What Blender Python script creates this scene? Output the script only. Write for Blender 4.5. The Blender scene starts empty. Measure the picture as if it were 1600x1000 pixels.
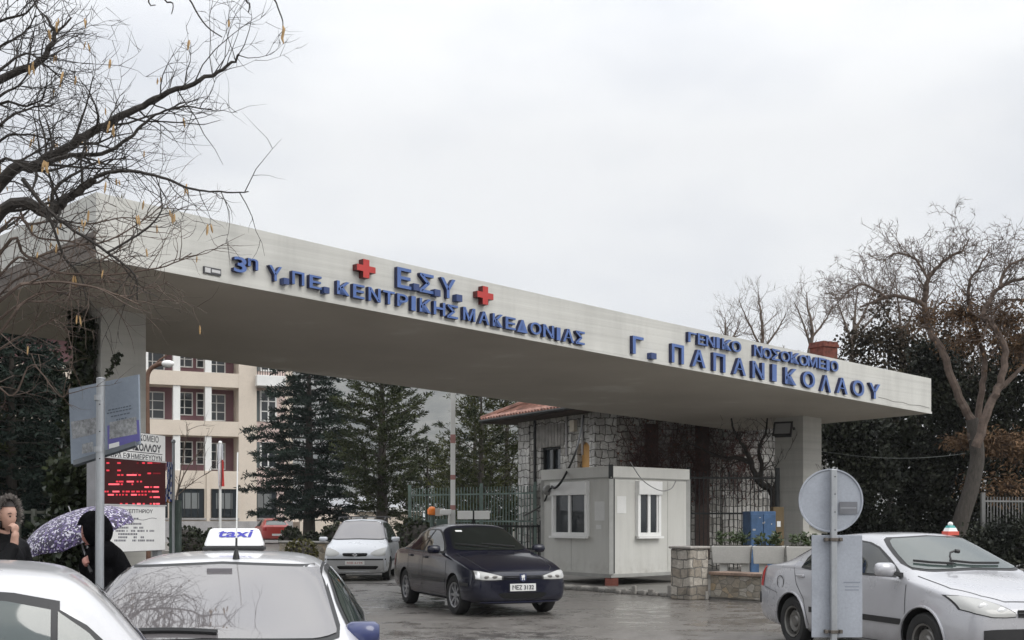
import bpy, bmesh, math, random
from mathutils import Vector, Matrix, noise
from mathutils.bvhtree import BVHTree
R = math.radians
V = Vector
scene = bpy.context.scene
COL = scene.collection

# ------------------------------------------------------------------ camera, sky, sun, exposure
F = 1850.0            # focal length in photo pixels (1600 wide)
HZ = 812.0            # horizon row
EYE = 1.6
cam_data = bpy.data.cameras.new('camera')
cam = bpy.data.objects.new('camera', cam_data)
COL.objects.link(cam)
cam.location = (0, 0, EYE)
cam.rotation_euler = (R(90), 0, 0)
cam_data.sensor_width = 36.0
cam_data.lens = F / 1600.0 * 36.0
cam_data.shift_y = (HZ - 500.0) / 1600.0
cam_data.clip_start = 0.05
cam_data.clip_end = 6000
scene.camera = cam

SUN_EL, SUN_AZ = R(42), R(128)       # azimuth clockwise from +Y : behind the camera, to its right
world = bpy.data.worlds.new('World')
scene.world = world
world.use_nodes = True
wt = world.node_tree
wt.nodes.clear()
def wn(t, **kw):
    n = wt.nodes.new(t)
    for k, v in kw.items():
        setattr(n, k, v)
    return n
w_out = wn('ShaderNodeOutputWorld')
w_sky = wn('ShaderNodeTexSky', sky_type='NISHITA', sun_disc=False, sun_elevation=SUN_EL, sun_rotation=SUN_AZ)
w_bg1 = wn('ShaderNodeBackground'); w_bg1.inputs['Strength'].default_value = 0.1
wt.links.new(w_sky.outputs[0], w_bg1.inputs['Color'])
w_tc = wn('ShaderNodeTexCoord')
w_map = wn('ShaderNodeMapping'); w_map.inputs['Scale'].default_value = (1.0, 1.0, 2.6)
wt.links.new(w_tc.outputs['Generated'], w_map.inputs['Vector'])
w_noise = wn('ShaderNodeTexNoise'); w_noise.inputs['Scale'].default_value = 2.3
w_noise.inputs['Detail'].default_value = 5; w_noise.inputs['Roughness'].default_value = 0.5
wt.links.new(w_map.outputs[0], w_noise.inputs['Vector'])
w_ramp = wn('ShaderNodeValToRGB')
w_ramp.color_ramp.elements[0].position = 0.40; w_ramp.color_ramp.elements[0].color = (0.605, 0.625, 0.665, 1)
w_ramp.color_ramp.elements[1].position = 0.60; w_ramp.color_ramp.elements[1].color = (0.775, 0.78, 0.785, 1)
wt.links.new(w_noise.outputs['Fac'], w_ramp.inputs['Fac'])
w_sep = wn('ShaderNodeSeparateXYZ')
wt.links.new(w_tc.outputs['Generated'], w_sep.inputs[0])
w_el = wn('ShaderNodeMapRange')          # an overcast sky is brighter overhead than at the horizon
w_el.inputs['From Min'].default_value = 0.30; w_el.inputs['From Max'].default_value = 1.0
w_el.inputs['To Min'].default_value = 1.0; w_el.inputs['To Max'].default_value = 2.55
wt.links.new(w_sep.outputs['Z'], w_el.inputs['Value'])
w_bg2 = wn('ShaderNodeBackground')
wt.links.new(w_ramp.outputs[0], w_bg2.inputs['Color'])
wt.links.new(w_el.outputs[0], w_bg2.inputs['Strength'])
w_mix = wn('ShaderNodeMixShader'); w_mix.inputs[0].default_value = 0.93
wt.links.new(w_bg1.outputs[0], w_mix.inputs[1]); wt.links.new(w_bg2.outputs[0], w_mix.inputs[2])
wt.links.new(w_mix.outputs[0], w_out.inputs['Surface'])

sun_data = bpy.data.lights.new('sun', 'SUN')
sun_data.energy = 1.4
sun_data.angle = R(40)
sun_data.color = (1.0, 0.97, 0.92)
sun = bpy.data.objects.new('sun', sun_data)
COL.objects.link(sun)
sun.rotation_euler = (R(90) - SUN_EL, 0, math.pi - SUN_AZ)
sun.location = (20, -20, 30)

vs = scene.view_settings
vs.view_transform = 'Standard'; vs.look = 'None'; vs.exposure = 0.36; vs.gamma = 1.0
vs.use_curve_mapping = False
scene.cycles.max_bounces = 6
scene.cycles.use_denoising = True

# ------------------------------------------------------------------ helpers
def wp(px, py, Y):
    """A pixel of the photograph at depth Y as a point of the place."""
    return V(((px - 800.0) / F * Y, Y, EYE - (py - HZ) / F * Y))

def gy(px, Y):
    return V(((px - 800.0) / F * Y, Y, 0.0))

def tag(o, label=None, cat=None, group=None, kind=None):
    if label: o['label'] = label
    if cat: o['category'] = cat
    if group: o['group'] = group
    if kind: o['kind'] = kind
    return o

def thing(name, label, cat, loc=(0, 0, 0), rz=0.0, group=None):
    o = bpy.data.objects.new(name, None)
    COL.objects.link(o)
    o.location = loc
    o.rotation_euler = (0, 0, rz)
    o.empty_display_size = 0.2
    return tag(o, label, cat, group)

def smooth_by_angle(me, ang=38):
    bm = bmesh.new(); bm.from_mesh(me)
    lim = R(ang)
    for f in bm.faces: f.smooth = True
    for e in bm.edges:
        if len(e.link_faces) == 2:
            e.smooth = e.calc_face_angle(0) < lim
        else:
            e.smooth = False
    bm.to_mesh(me); bm.free()

class MB:
    """Collects shapes; build() links them as ONE mesh object."""
    def __init__(self):
        self.v = []; self.f = []; self.m = []; self.M = Matrix.Identity(4); self.mi = 0
    def add(self, vs, fs, mi=None):
        n = len(self.v)
        M = self.M
        self.v.extend([(M @ V(p))[:] for p in vs])
        for f in fs:
            self.f.append([i + n for i in f]); self.m.append(self.mi if mi is None else mi)
    def box(self, lo, hi, mi=None):
        x0, y0, z0 = lo; x1, y1, z1 = hi
        self.add([(x0, y0, z0), (x1, y0, z0), (x1, y1, z0), (x0, y1, z0), (x0, y0, z1), (x1, y0, z1), (x1, y1, z1), (x0, y1, z1)],
                 [(0, 3, 2, 1), (4, 5, 6, 7), (0, 1, 5, 4), (1, 2, 6, 5), (2, 3, 7, 6), (3, 0, 4, 7)], mi)
    def cbox(self, c, s, mi=None):
        self.box((c[0] - s[0] / 2, c[1] - s[1] / 2, c[2] - s[2] / 2), (c[0] + s[0] / 2, c[1] + s[1] / 2, c[2] + s[2] / 2), mi)
    def hexa(self, b, t, mi=None):
        """bottom quad b, top quad t (same winding, counter-clockwise from above)"""
        self.add(list(b) + list(t), [(3, 2, 1, 0), (4, 5, 6, 7), (0, 1, 5, 4), (1, 2, 6, 5), (2, 3, 7, 6), (3, 0, 4, 7)], mi)
    def prism(self, pts, n, mi=None):
        """polygon pts (3D list) pushed along vector n"""
        k = len(pts); n = V(n)
        vs = [V(p) for p in pts] + [V(p) + n for p in pts]
        fs = [tuple(range(k - 1, -1, -1)), tuple(range(k, 2 * k))] + [(i, (i + 1) % k, k + (i + 1) % k, k + i) for i in range(k)]
        self.add(vs, fs, mi)
    def tube(self, pts, rad, n=6, cap=True, mi=None):
        pts = [V(p) for p in pts]
        if not hasattr(rad, '__len__'): rad = [rad] * len(pts)
        k = len(pts)
        d = (pts[1] - pts[0]).normalized()
        a = d.cross(V((0, 0, 1)))
        if a.length < 1e-3: a = d.cross(V((1, 0, 0)))
        a.normalize()
        vs = []
        for i in range(k):
            d = (pts[min(i + 1, k - 1)] - pts[max(i - 1, 0)])
            if d.length < 1e-9: d = V((0, 0, 1))
            d.normalize()
            a = a - d * a.dot(d)
            if a.length < 1e-6: a = d.orthogonal()
            a.normalize()
            b = d.cross(a)
            for j in range(n):
                t = 2 * math.pi * j / n
                vs.append(pts[i] + (a * math.cos(t) + b * math.sin(t)) * rad[i])
        fs = []
        for i in range(k - 1):
            for j in range(n):
                fs.append((i * n + j, i * n + (j + 1) % n, (i + 1) * n + (j + 1) % n, (i + 1) * n + j))
        if cap:
            fs.append(tuple(range(n - 1, -1, -1))); fs.append(tuple(range((k - 1) * n, k * n)))
        self.add(vs, fs, mi)
    def lathe(self, prof, n=16, axis='z', mi=None, cap=True):
        """prof: (r, h) pairs turned round an axis"""
        vs = []; fs = []
        for (r, h) in prof:
            for j in range(n):
                t = 2 * math.pi * j / n
                c, s = r * math.cos(t), r * math.sin(t)
                vs.append((c, s, h) if axis == 'z' else ((s, h, c) if axis == 'y' else (h, c, s)))
        for i in range(len(prof) - 1):
            for j in range(n):
                fs.append((i * n + j, i * n + (j + 1) % n, (i + 1) * n + (j + 1) % n, (i + 1) * n + j))
        if cap: fs.append(tuple(range(n - 1, -1, -1))); fs.append(tuple(range((len(prof) - 1) * n, len(prof) * n)))
        self.add(vs, fs, mi)
    def ball(self, c, r, n=12, m=8, mi=None):
        c = V(c)
        if not hasattr(r, '__len__'): r = (r, r, r)
        vs = [c + V((0, 0, -r[2]))]
        for i in range(1, m):
            p = -math.pi / 2 + math.pi * i / m
            for j in range(n):
                t = 2 * math.pi * j / n
                vs.append(c + V((r[0] * math.cos(p) * math.cos(t), r[1] * math.cos(p) * math.sin(t), r[2] * math.sin(p))))
        vs.append(c + V((0, 0, r[2])))
        fs = []
        for j in range(n):
            fs.append((0, 1 + (j + 1) % n, 1 + j))
            fs.append((len(vs) - 1, len(vs) - 1 - n + j, len(vs) - 1 - n + (j + 1) % n))
        for i in range(m - 2):
            for j in range(n):
                a = 1 + i * n + j; b = 1 + i * n + (j + 1) % n
                fs.append((a, b, b + n, a + n))
        self.add(vs, fs, mi)
    def build(self, name, mats, parent=None, smooth=None, bevel=0.0, weld=False):
        me = bpy.data.meshes.new(name)
        me.from_pydata(self.v, [], self.f)
        if not isinstance(mats, (list, tuple)): mats = [mats]
        for m in mats: me.materials.append(m)
        me.polygons.foreach_set('material_index', self.m)
        if weld or bevel:
            bm = bmesh.new(); bm.from_mesh(me)
            if weld: bmesh.ops.remove_doubles(bm, verts=bm.verts, dist=1e-4)
            if bevel:
                es = [e for e in bm.edges if len(e.link_faces) == 2 and e.calc_face_angle(0) > R(30)]
                bmesh.ops.bevel(bm, geom=es, offset=bevel, segments=2, profile=0.5, affect='EDGES', clamp_overlap=True)
            bm.to_mesh(me); bm.free()
        me.update()
        if smooth: smooth_by_angle(me, smooth)
        o = bpy.data.objects.new(name, me)
        COL.objects.link(o)
        if parent: o.parent = parent
        return o

def mesh_obj(name, me, mats, parent=None):
    o = bpy.data.objects.new(name, me)
    for m in (mats if isinstance(mats, (list, tuple)) else [mats]): me.materials.append(m)
    COL.objects.link(o)
    if parent: o.parent = parent
    return o

def copy_tree(o, parent=None):
    c = o.copy(); COL.objects.link(c)
    if parent: c.parent = parent
    for ch in list(o.children): copy_tree(ch, c)
    return c

def text_mesh(body, bold=0.02, unit=True):
    """flat mesh of a word in the xy plane; unit: scaled to the box 0..1"""
    c = bpy.data.curves.new('t', 'FONT'); c.body = body; c.size = 1; c.offset = bold; c.resolution_u = 4
    o = bpy.data.objects.new('t', c); COL.objects.link(o)
    dg = bpy.context.evaluated_depsgraph_get(); dg.update()
    me = bpy.data.meshes.new_from_object(o.evaluated_get(dg))
    bpy.data.objects.remove(o); bpy.data.curves.remove(c)
    me.materials.clear()
    vs = [v.co.copy() for v in me.vertices]; fs = [tuple(p.vertices) for p in me.polygons]
    bpy.data.meshes.remove(me)
    if unit and vs:
        x0 = min(v.x for v in vs); x1 = max(v.x for v in vs); y0 = min(v.y for v in vs); y1 = max(v.y for v in vs)
        vs = [V(((v.x - x0) / max(x1 - x0, 1e-6), (v.y - y0) / max(y1 - y0, 1e-6), 0)) for v in vs]
    return vs, fs

_txt = {}
def solid_text(mb, body, org, ex, ey, en, depth, bold=0.02, mi_front=0, mi_side=0):
    """A word filling the box org + [0,1]ex + [0,1]ey, standing out by depth along en."""
    key = (body, bold)
    if key not in _txt: _txt[key] = text_mesh(body, bold)
    vs, fs = _txt[key]
    org, ex, ey, en = V(org), V(ex), V(ey), V(en)
    bm = bmesh.new()
    bv = [bm.verts.new(v) for v in vs]
    for f in fs:
        try: bm.faces.new([bv[i] for i in f])
        except ValueError: pass
    bmesh.ops.remove_doubles(bm, verts=bm.verts, dist=1e-5)
    front = [[v.co.copy() for v in f.verts] for f in bm.faces]
    flip = ex.cross(ey).dot(en) < 0
    P = lambda c, d: org + ex * c.x + ey * c.y + en * d
    for loop in front:
        pts = [P(c, depth) for c in loop]
        n = sum((pts[i].cross(pts[(i + 1) % len(pts)]) for i in range(len(pts))), V((0, 0, 0)))
        if n.dot(en) < 0: pts.reverse()
        mb.add(pts, [tuple(range(len(pts)))], mi_front)
    if depth > 0.004:
        for e in bm.edges:
            if len(e.link_faces) == 1:
                a, b = e.verts[0].co, e.verts[1].co
                mb.add([P(a, 0), P(b, 0), P(b, depth), P(a, depth)], [(0, 1, 2, 3)], mi_side)
    bm.free()

# ------------------------------------------------------------------ materials
class NT:
    def __init__(self, name):
        self.mat = bpy.data.materials.new(name); self.mat.use_nodes = True
        self.t = self.mat.node_tree
        self.p = self.t.nodes['Principled BSDF']
    def n(self, ty, **kw):
        n = self.t.nodes.new(ty)
        for k, v in kw.items():
            if k in n.inputs.keys(): n.inputs[k].default_value = v
            else: setattr(n, k, v)
        return n
    def l(self, a, b): self.t.links.new(a, b)
    def coord(self, scale=(1, 1, 1), kind='Object'):
        tc = self.n('ShaderNodeTexCoord'); mp = self.n('ShaderNodeMapping'); mp.inputs['Scale'].default_value = scale
        self.l(tc.outputs[kind], mp.inputs['Vector']); return mp.outputs[0]
    def noise(self, vec, scale, detail=4, rough=0.55):
        n = self.n('ShaderNodeTexNoise', Scale=scale, Detail=detail, Roughness=rough)
        if vec: self.l(vec, n.inputs['Vector'])
        return n.outputs['Fac']
    def ramp(self, fac, stops):
        r = self.n('ShaderNodeValToRGB'); e = r.color_ramp.elements
        while len(e) < len(stops): e.new(0.5)
        for el, (p, c) in zip(e, stops):
            el.position = p; el.color = (c[0], c[1], c[2], 1) if hasattr(c, '__len__') else (c, c, c, 1)
        self.l(fac, r.inputs['Fac']); return r.outputs[0]
    def mix(self, a, b, fac, mode='MIX'):
        m = self.n('ShaderNodeMix', data_type='RGBA', blend_type=mode)
        for s, x in ((m.inputs[0], fac), (m.inputs[6], a), (m.inputs[7], b)):
            if hasattr(x, 'is_linked'): self.l(x, s)
            elif hasattr(x, '__len__'): s.default_value = (x[0], x[1], x[2], 1)
            else: s.default_value = x
        return m.outputs[2]
    def bump(self, h, strength=0.3, dist=0.02):
        b = self.n('ShaderNodeBump', Strength=strength, Distance=dist)
        self.l(h, b.inputs['Height']); self.l(b.outputs[0], self.p.inputs['Normal'])
    def set(self, **kw):
        for k, v in kw.items():
            k = k.replace('_', ' ')
            s = self.p.inputs[k]
            if hasattr(v, 'is_linked'): self.l(v, s)
            elif hasattr(v, '__len__') and len(v) == 3: s.default_value = (v[0], v[1], v[2], 1)
            else: s.default_value = v
        return self.mat

def tint(c, k): return tuple(min(1.0, x * k) for x in c)

def plain(name, col, rough=0.5, metal=0.0, var=0.12, scale=4.0, bump=0.0, spec=0.5, coat=0.0, stretch=(1, 1, 1), fine=0.0):
    t = NT(name)
    vec = t.coord(stretch)
    nz = t.noise(vec, scale, 5, 0.6)
    c = t.ramp(nz, [(0.3, tint(col, 1 - var)), (0.7, tint(col, 1 + var))])
    if fine:
        n2 = t.noise(vec, scale * 14, 3, 0.7)
        c = t.mix(c, t.ramp(n2, [(0.3, 1 - fine), (0.7, 1.0)]), 1.0, 'MULTIPLY')
    t.set(Base_Color=c, Roughness=rough, Metallic=metal)
    t.p.inputs['Specular IOR Level'].default_value = spec
    if coat:
        t.p.inputs['Coat Weight'].default_value = coat; t.p.inputs['Coat Roughness'].default_value = 0.06
    if bump: t.bump(t.noise(vec, scale * 6, 4), bump, 0.02)
    return t.mat

def stone(name, cols, mortar, scale=3.2, bump=0.8, gap=0.05, squash=1.45):
    t = NT(name)
    vec = t.coord((1, 1, squash))
    wob = t.n('ShaderNodeTexNoise', Scale=2.2, Detail=2)
    t.l(vec, wob.inputs['Vector'])
    vm = t.n('ShaderNodeVectorMath', operation='MULTIPLY_ADD')
    t.l(wob.outputs['Color'], vm.inputs[0]); vm.inputs[1].default_value = (0.12, 0.12, 0.12); t.l(vec, vm.inputs[2])
    v1 = t.n('ShaderNodeTexVoronoi', Scale=scale, Randomness=0.82); t.l(vm.outputs[0], v1.inputs['Vector'])
    v2 = t.n('ShaderNodeTexVoronoi', feature='DISTANCE_TO_EDGE', Scale=scale, Randomness=0.82); t.l(vm.outputs[0], v2.inputs['Vector'])
    bw = t.n('ShaderNodeSeparateColor'); t.l(v1.outputs['Color'], bw.inputs[0])
    k = len(cols)
    c = t.ramp(bw.outputs[0], [(i / max(1, k - 1), cc) for i, cc in enumerate(cols)])
    nz = t.noise(vec, 14, 5, 0.7)
    c = t.mix(c, t.ramp(nz, [(0.25, 0.62), (0.7, 1.12)]), 1.0, 'MULTIPLY')
    e = t.ramp(v2.outputs['Distance'], [(gap * 0.5, 0.0), (gap * 1.5, 1.0)])
    c = t.mix(mortar, c, e)
    t.set(Base_Color=c, Roughness=0.85)
    h = t.mix(e, t.ramp(nz, [(0.2, 0.6), (0.8, 1.0)]), 1.0, 'MULTIPLY')
    t.bump(h, bump, 0.05)
    return t.mat

def courses(name, c1, c2, mortar, bw=.36, rh=.21, ms=.022, bump=.8, wob=.05):
    """roughly squared rubble laid in courses, for walls along the local x or y axis"""
    t = NT(name); vec = t.coord()
    sep = t.n('ShaderNodeSeparateXYZ'); t.l(vec, sep.inputs[0])
    ad = t.n('ShaderNodeMath', operation='ADD'); t.l(sep.outputs[0], ad.inputs[0]); t.l(sep.outputs[1], ad.inputs[1])
    cb = t.n('ShaderNodeCombineXYZ'); t.l(ad.outputs[0], cb.inputs[0]); t.l(sep.outputs[2], cb.inputs[1])
    wn_ = t.n('ShaderNodeTexNoise', Scale=3.2, Detail=3); t.l(vec, wn_.inputs['Vector'])
    vm = t.n('ShaderNodeVectorMath', operation='MULTIPLY_ADD'); t.l(wn_.outputs['Color'], vm.inputs[0]); vm.inputs[1].default_value = (wob * 2.4, wob * 2.4, 0); t.l(cb.outputs[0], vm.inputs[2])
    br = t.n('ShaderNodeTexBrick', offset=.43, squash=.7, squash_frequency=3)
    br.inputs['Color1'].default_value = (*c1, 1); br.inputs['Color2'].default_value = (*c2, 1); br.inputs['Mortar'].default_value = (*mortar, 1)
    for k, v in (('Scale', 1.0), ('Mortar Size', ms), ('Mortar Smooth', .35), ('Bias', .1), ('Brick Width', bw), ('Row Height', rh)): br.inputs[k].default_value = v
    t.l(vm.outputs[0], br.inputs['Vector'])
    nz = t.noise(vec, 11, 5, .7)
    c = t.mix(br.outputs['Color'], t.ramp(nz, [(.25, .6), (.7, 1.15)]), 1.0, 'MULTIPLY')
    v1 = t.n('ShaderNodeTexVoronoi', Scale=1.9); t.l(vm.outputs[0], v1.inputs['Vector'])
    bw_ = t.n('ShaderNodeSeparateColor'); t.l(v1.outputs['Color'], bw_.inputs[0])
    c = t.mix(c, t.ramp(bw_.outputs[1], [(.0, .72), (1, 1.15)]), 1.0, 'MULTIPLY')
    t.set(Base_Color=c, Roughness=.88)
    inv = t.n('ShaderNodeMath', operation='SUBTRACT'); inv.inputs[0].default_value = 1.0; t.l(br.outputs['Fac'], inv.inputs[1])
    t.bump(t.mix(inv.outputs[0], t.ramp(nz, [(.2, .5), (.8, 1.0)]), 1.0, 'MULTIPLY'), bump, .05)
    return t.mat

def leafy(name, dark, light, scale=1.4, rough=0.55, spec=0.3):
    t = NT(name)
    vec = t.coord()
    a = t.noise(vec, scale, 3, 0.6); b = t.noise(vec, scale * 9, 2, 0.6)
    c = t.mix(t.ramp(a, [(0.35, dark), (0.68, light)]), t.ramp(b, [(0.3, 0.55), (0.7, 1.3)]), 1.0, 'MULTIPLY')
    t.set(Base_Color=c, Roughness=rough)
    t.p.inputs['Specular IOR Level'].default_value = spec
    return t.mat

def glass_dark(name, col=(0.012, 0.014, 0.016), ior=1.5, rough=0.03):
    t = NT(name)
    t.set(Base_Color=col, Roughness=rough, IOR=ior)
    return t.mat

def emit(name, col, strength=1.0):
    t = NT(name)
    t.set(Base_Color=(0.02, 0.0, 0.0), Emission_Color=col)
    t.p.inputs['Emission Strength'].default_value = strength
    return t.mat
# ------------------------------------------------------------------ ground, road, hill
def asphalt():
    t = NT('wet_asphalt')
    vec = t.coord()
    big = t.noise(vec, 0.35, 4, 0.6)
    mid = t.noise(vec, 2.2, 5, 0.65)
    fine = t.noise(vec, 90, 3, 0.7)
    c = t.ramp(mid, [(0.3, (0.115, 0.106, 0.097)), (0.7, (0.175, 0.162, 0.150))])
    c = t.mix(c, t.ramp(fine, [(0.3, 0.6), (0.75, 1.5)]), 1.0, 'MULTIPLY')
    wet = t.n('ShaderNodeMix', data_type='FLOAT'); wet.inputs[0].default_value = 0.55
    t.l(big, wet.inputs[2]); t.l(mid, wet.inputs[3])
    r = t.ramp(wet.outputs[0], [(0.40, 0.08), (0.47, 0.26), (0.60, 0.50)])
    t.set(Base_Color=c, Roughness=r)
    h = t.mix(t.ramp(fine, [(0.2, 0.0), (0.8, 1.0)]), t.ramp(wet.outputs[0], [(0.40, 0.1), (0.55, 1.0)]), 1.0, 'MULTIPLY')
    t.bump(h, 0.22, 0.004)
    return t.mat
M_ROAD = asphalt()
M_EARTH = plain('damp_earth', (0.07, 0.062, 0.045), 0.9, var=0.4, scale=1.2, bump=0.5, fine=0.4)
M_PAVE = plain('damp_concrete_paving', (0.20, 0.19, 0.175), 0.45, var=0.2, scale=1.5, bump=0.25, fine=0.25)
M_KERB = plain('old_kerb', (0.25, 0.24, 0.22), 0.7, var=0.3, scale=3, bump=0.5, fine=0.3)

def sheet(name, pts, z, m):
    mb = MB(); mb.add([(x, y, z) for x, y in pts], [tuple(range(len(pts)))])
    return tag(mb.build(name, m), kind='structure')

sheet('ground', [(-2600, -400), (2600, -400), (2600, 3600), (-2600, 3600)], 0.0, M_EARTH)
# the forecourt outside the gate and the drive through it
sheet('road', [(-60, -30), (60, -30), (60, 12), (9.6, 14.6), (4.95, 22.6), (1.25, 27.0), (-0.2, 28.9), (-1.2, 34), (-2.2, 60), (-24, 66),
               (-24, 58), (-8.5, 46), (-5.9, 33), (-5.6, 22), (-5.2, 15.5), (-9, 13.0), (-60, 12.5)], 0.004, M_ROAD)
sheet('drain_strip', [(-5.8, 29.9), (-0.9, 29.9), (-0.9, 31.7), (-5.8, 31.7)], 0.008, M_PAVE)
mb = MB(); mb.box((-5.8, 29.62, -0.1), (-0.9, 29.86, 0.012))
tag(mb.build('drain_grating', plain('drain_iron', (0.03, 0.03, 0.03), 0.5, 0.6)), kind='structure')

# mountain far behind the hospital
def hill():
    mb = MB(); nx, ny = 90, 24
    rng = random.Random(5)
    vs = []
    for j in range(ny):
        for i in range(nx):
            x = -1500 + 3000 * i / (nx - 1); y = 1250 + 1300 * j / (ny - 1)
            prof = math.sin(math.pi * min(1, (j / (ny - 1)) * 0.9 + 0.02)) ** 0.8
            env = 330 * math.exp(-((x + 200) / 560.0) ** 2) + 60 * math.exp(-((x - 700) / 420.0) ** 2)
            z = env * prof * (0.86 + 0.3 * noise.noise(V((x * 0.004, y * 0.004, 3)))) + 14 * noise.noise(V((x * 0.013, y * 0.013, 9))) * prof
            vs.append((x, y, z - 4))
    fs = [(j * nx + i, j * nx + i + 1, (j + 1) * nx + i + 1, (j + 1) * nx + i) for j in range(ny - 1) for i in range(nx - 1)]
    mb.add(vs, fs)
    t = NT('hill_scrub'); vec = t.coord()
    a = t.noise(vec, 0.02, 6, 0.65)
    t.set(Base_Color=t.ramp(a, [(0.38, (0.03, 0.036, 0.03)), (0.6, (0.10, 0.10, 0.085))]), Roughness=0.95)
    o = mb.build('hill', t.mat, smooth=60)
    return tag(o, kind='structure')
hill()

# ------------------------------------------------------------------ the concrete gate over the drive
def concrete_paint(name, col, streak=0.10):
    t = NT(name); vec = t.coord(); vz = t.coord((1.0, 1.0, 0.10))
    a = t.noise(vec, 0.6, 6, 0.6); b = t.noise(vz, 2.4, 5, 0.65); f = t.noise(vec, 30, 3, 0.6)
    c = t.ramp(a, [(0.3, tint(col, 0.90)), (0.7, tint(col, 1.05))])
    c = t.mix(c, t.ramp(b, [(0.34, 1 - streak), (0.55, 1.0)]), 1.0, 'MULTIPLY')
    hz_ = t.noise(t.coord((.10, .10, 11)), 1.0, 4, .6)
    c = t.mix(c, t.ramp(hz_, [(.34, .90), (.5, 1.0), (.72, 1.03)]), 1.0, 'MULTIPLY')
    t.set(Base_Color=c, Roughness=0.8)
    t.bump(hz_, 0.35, 0.02)
    return t.mat
M_FASCIA = concrete_paint('painted_concrete', (0.55, 0.545, 0.51))
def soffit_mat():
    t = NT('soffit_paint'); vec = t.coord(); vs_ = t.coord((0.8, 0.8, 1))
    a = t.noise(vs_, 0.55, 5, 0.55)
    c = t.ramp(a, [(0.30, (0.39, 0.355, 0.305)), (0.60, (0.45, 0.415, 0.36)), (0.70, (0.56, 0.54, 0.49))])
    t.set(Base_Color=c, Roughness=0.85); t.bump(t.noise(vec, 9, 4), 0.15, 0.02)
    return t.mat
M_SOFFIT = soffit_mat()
M_COLUMN = concrete_paint('column_paint', (0.46, 0.45, 0.415), 0.14)
M_BROWNBOARD = plain('weathered_brown_board', (0.145, 0.125, 0.11), 0.85, var=0.4, scale=1.2, stretch=(1, 1, 9), fine=0.3)

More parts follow.
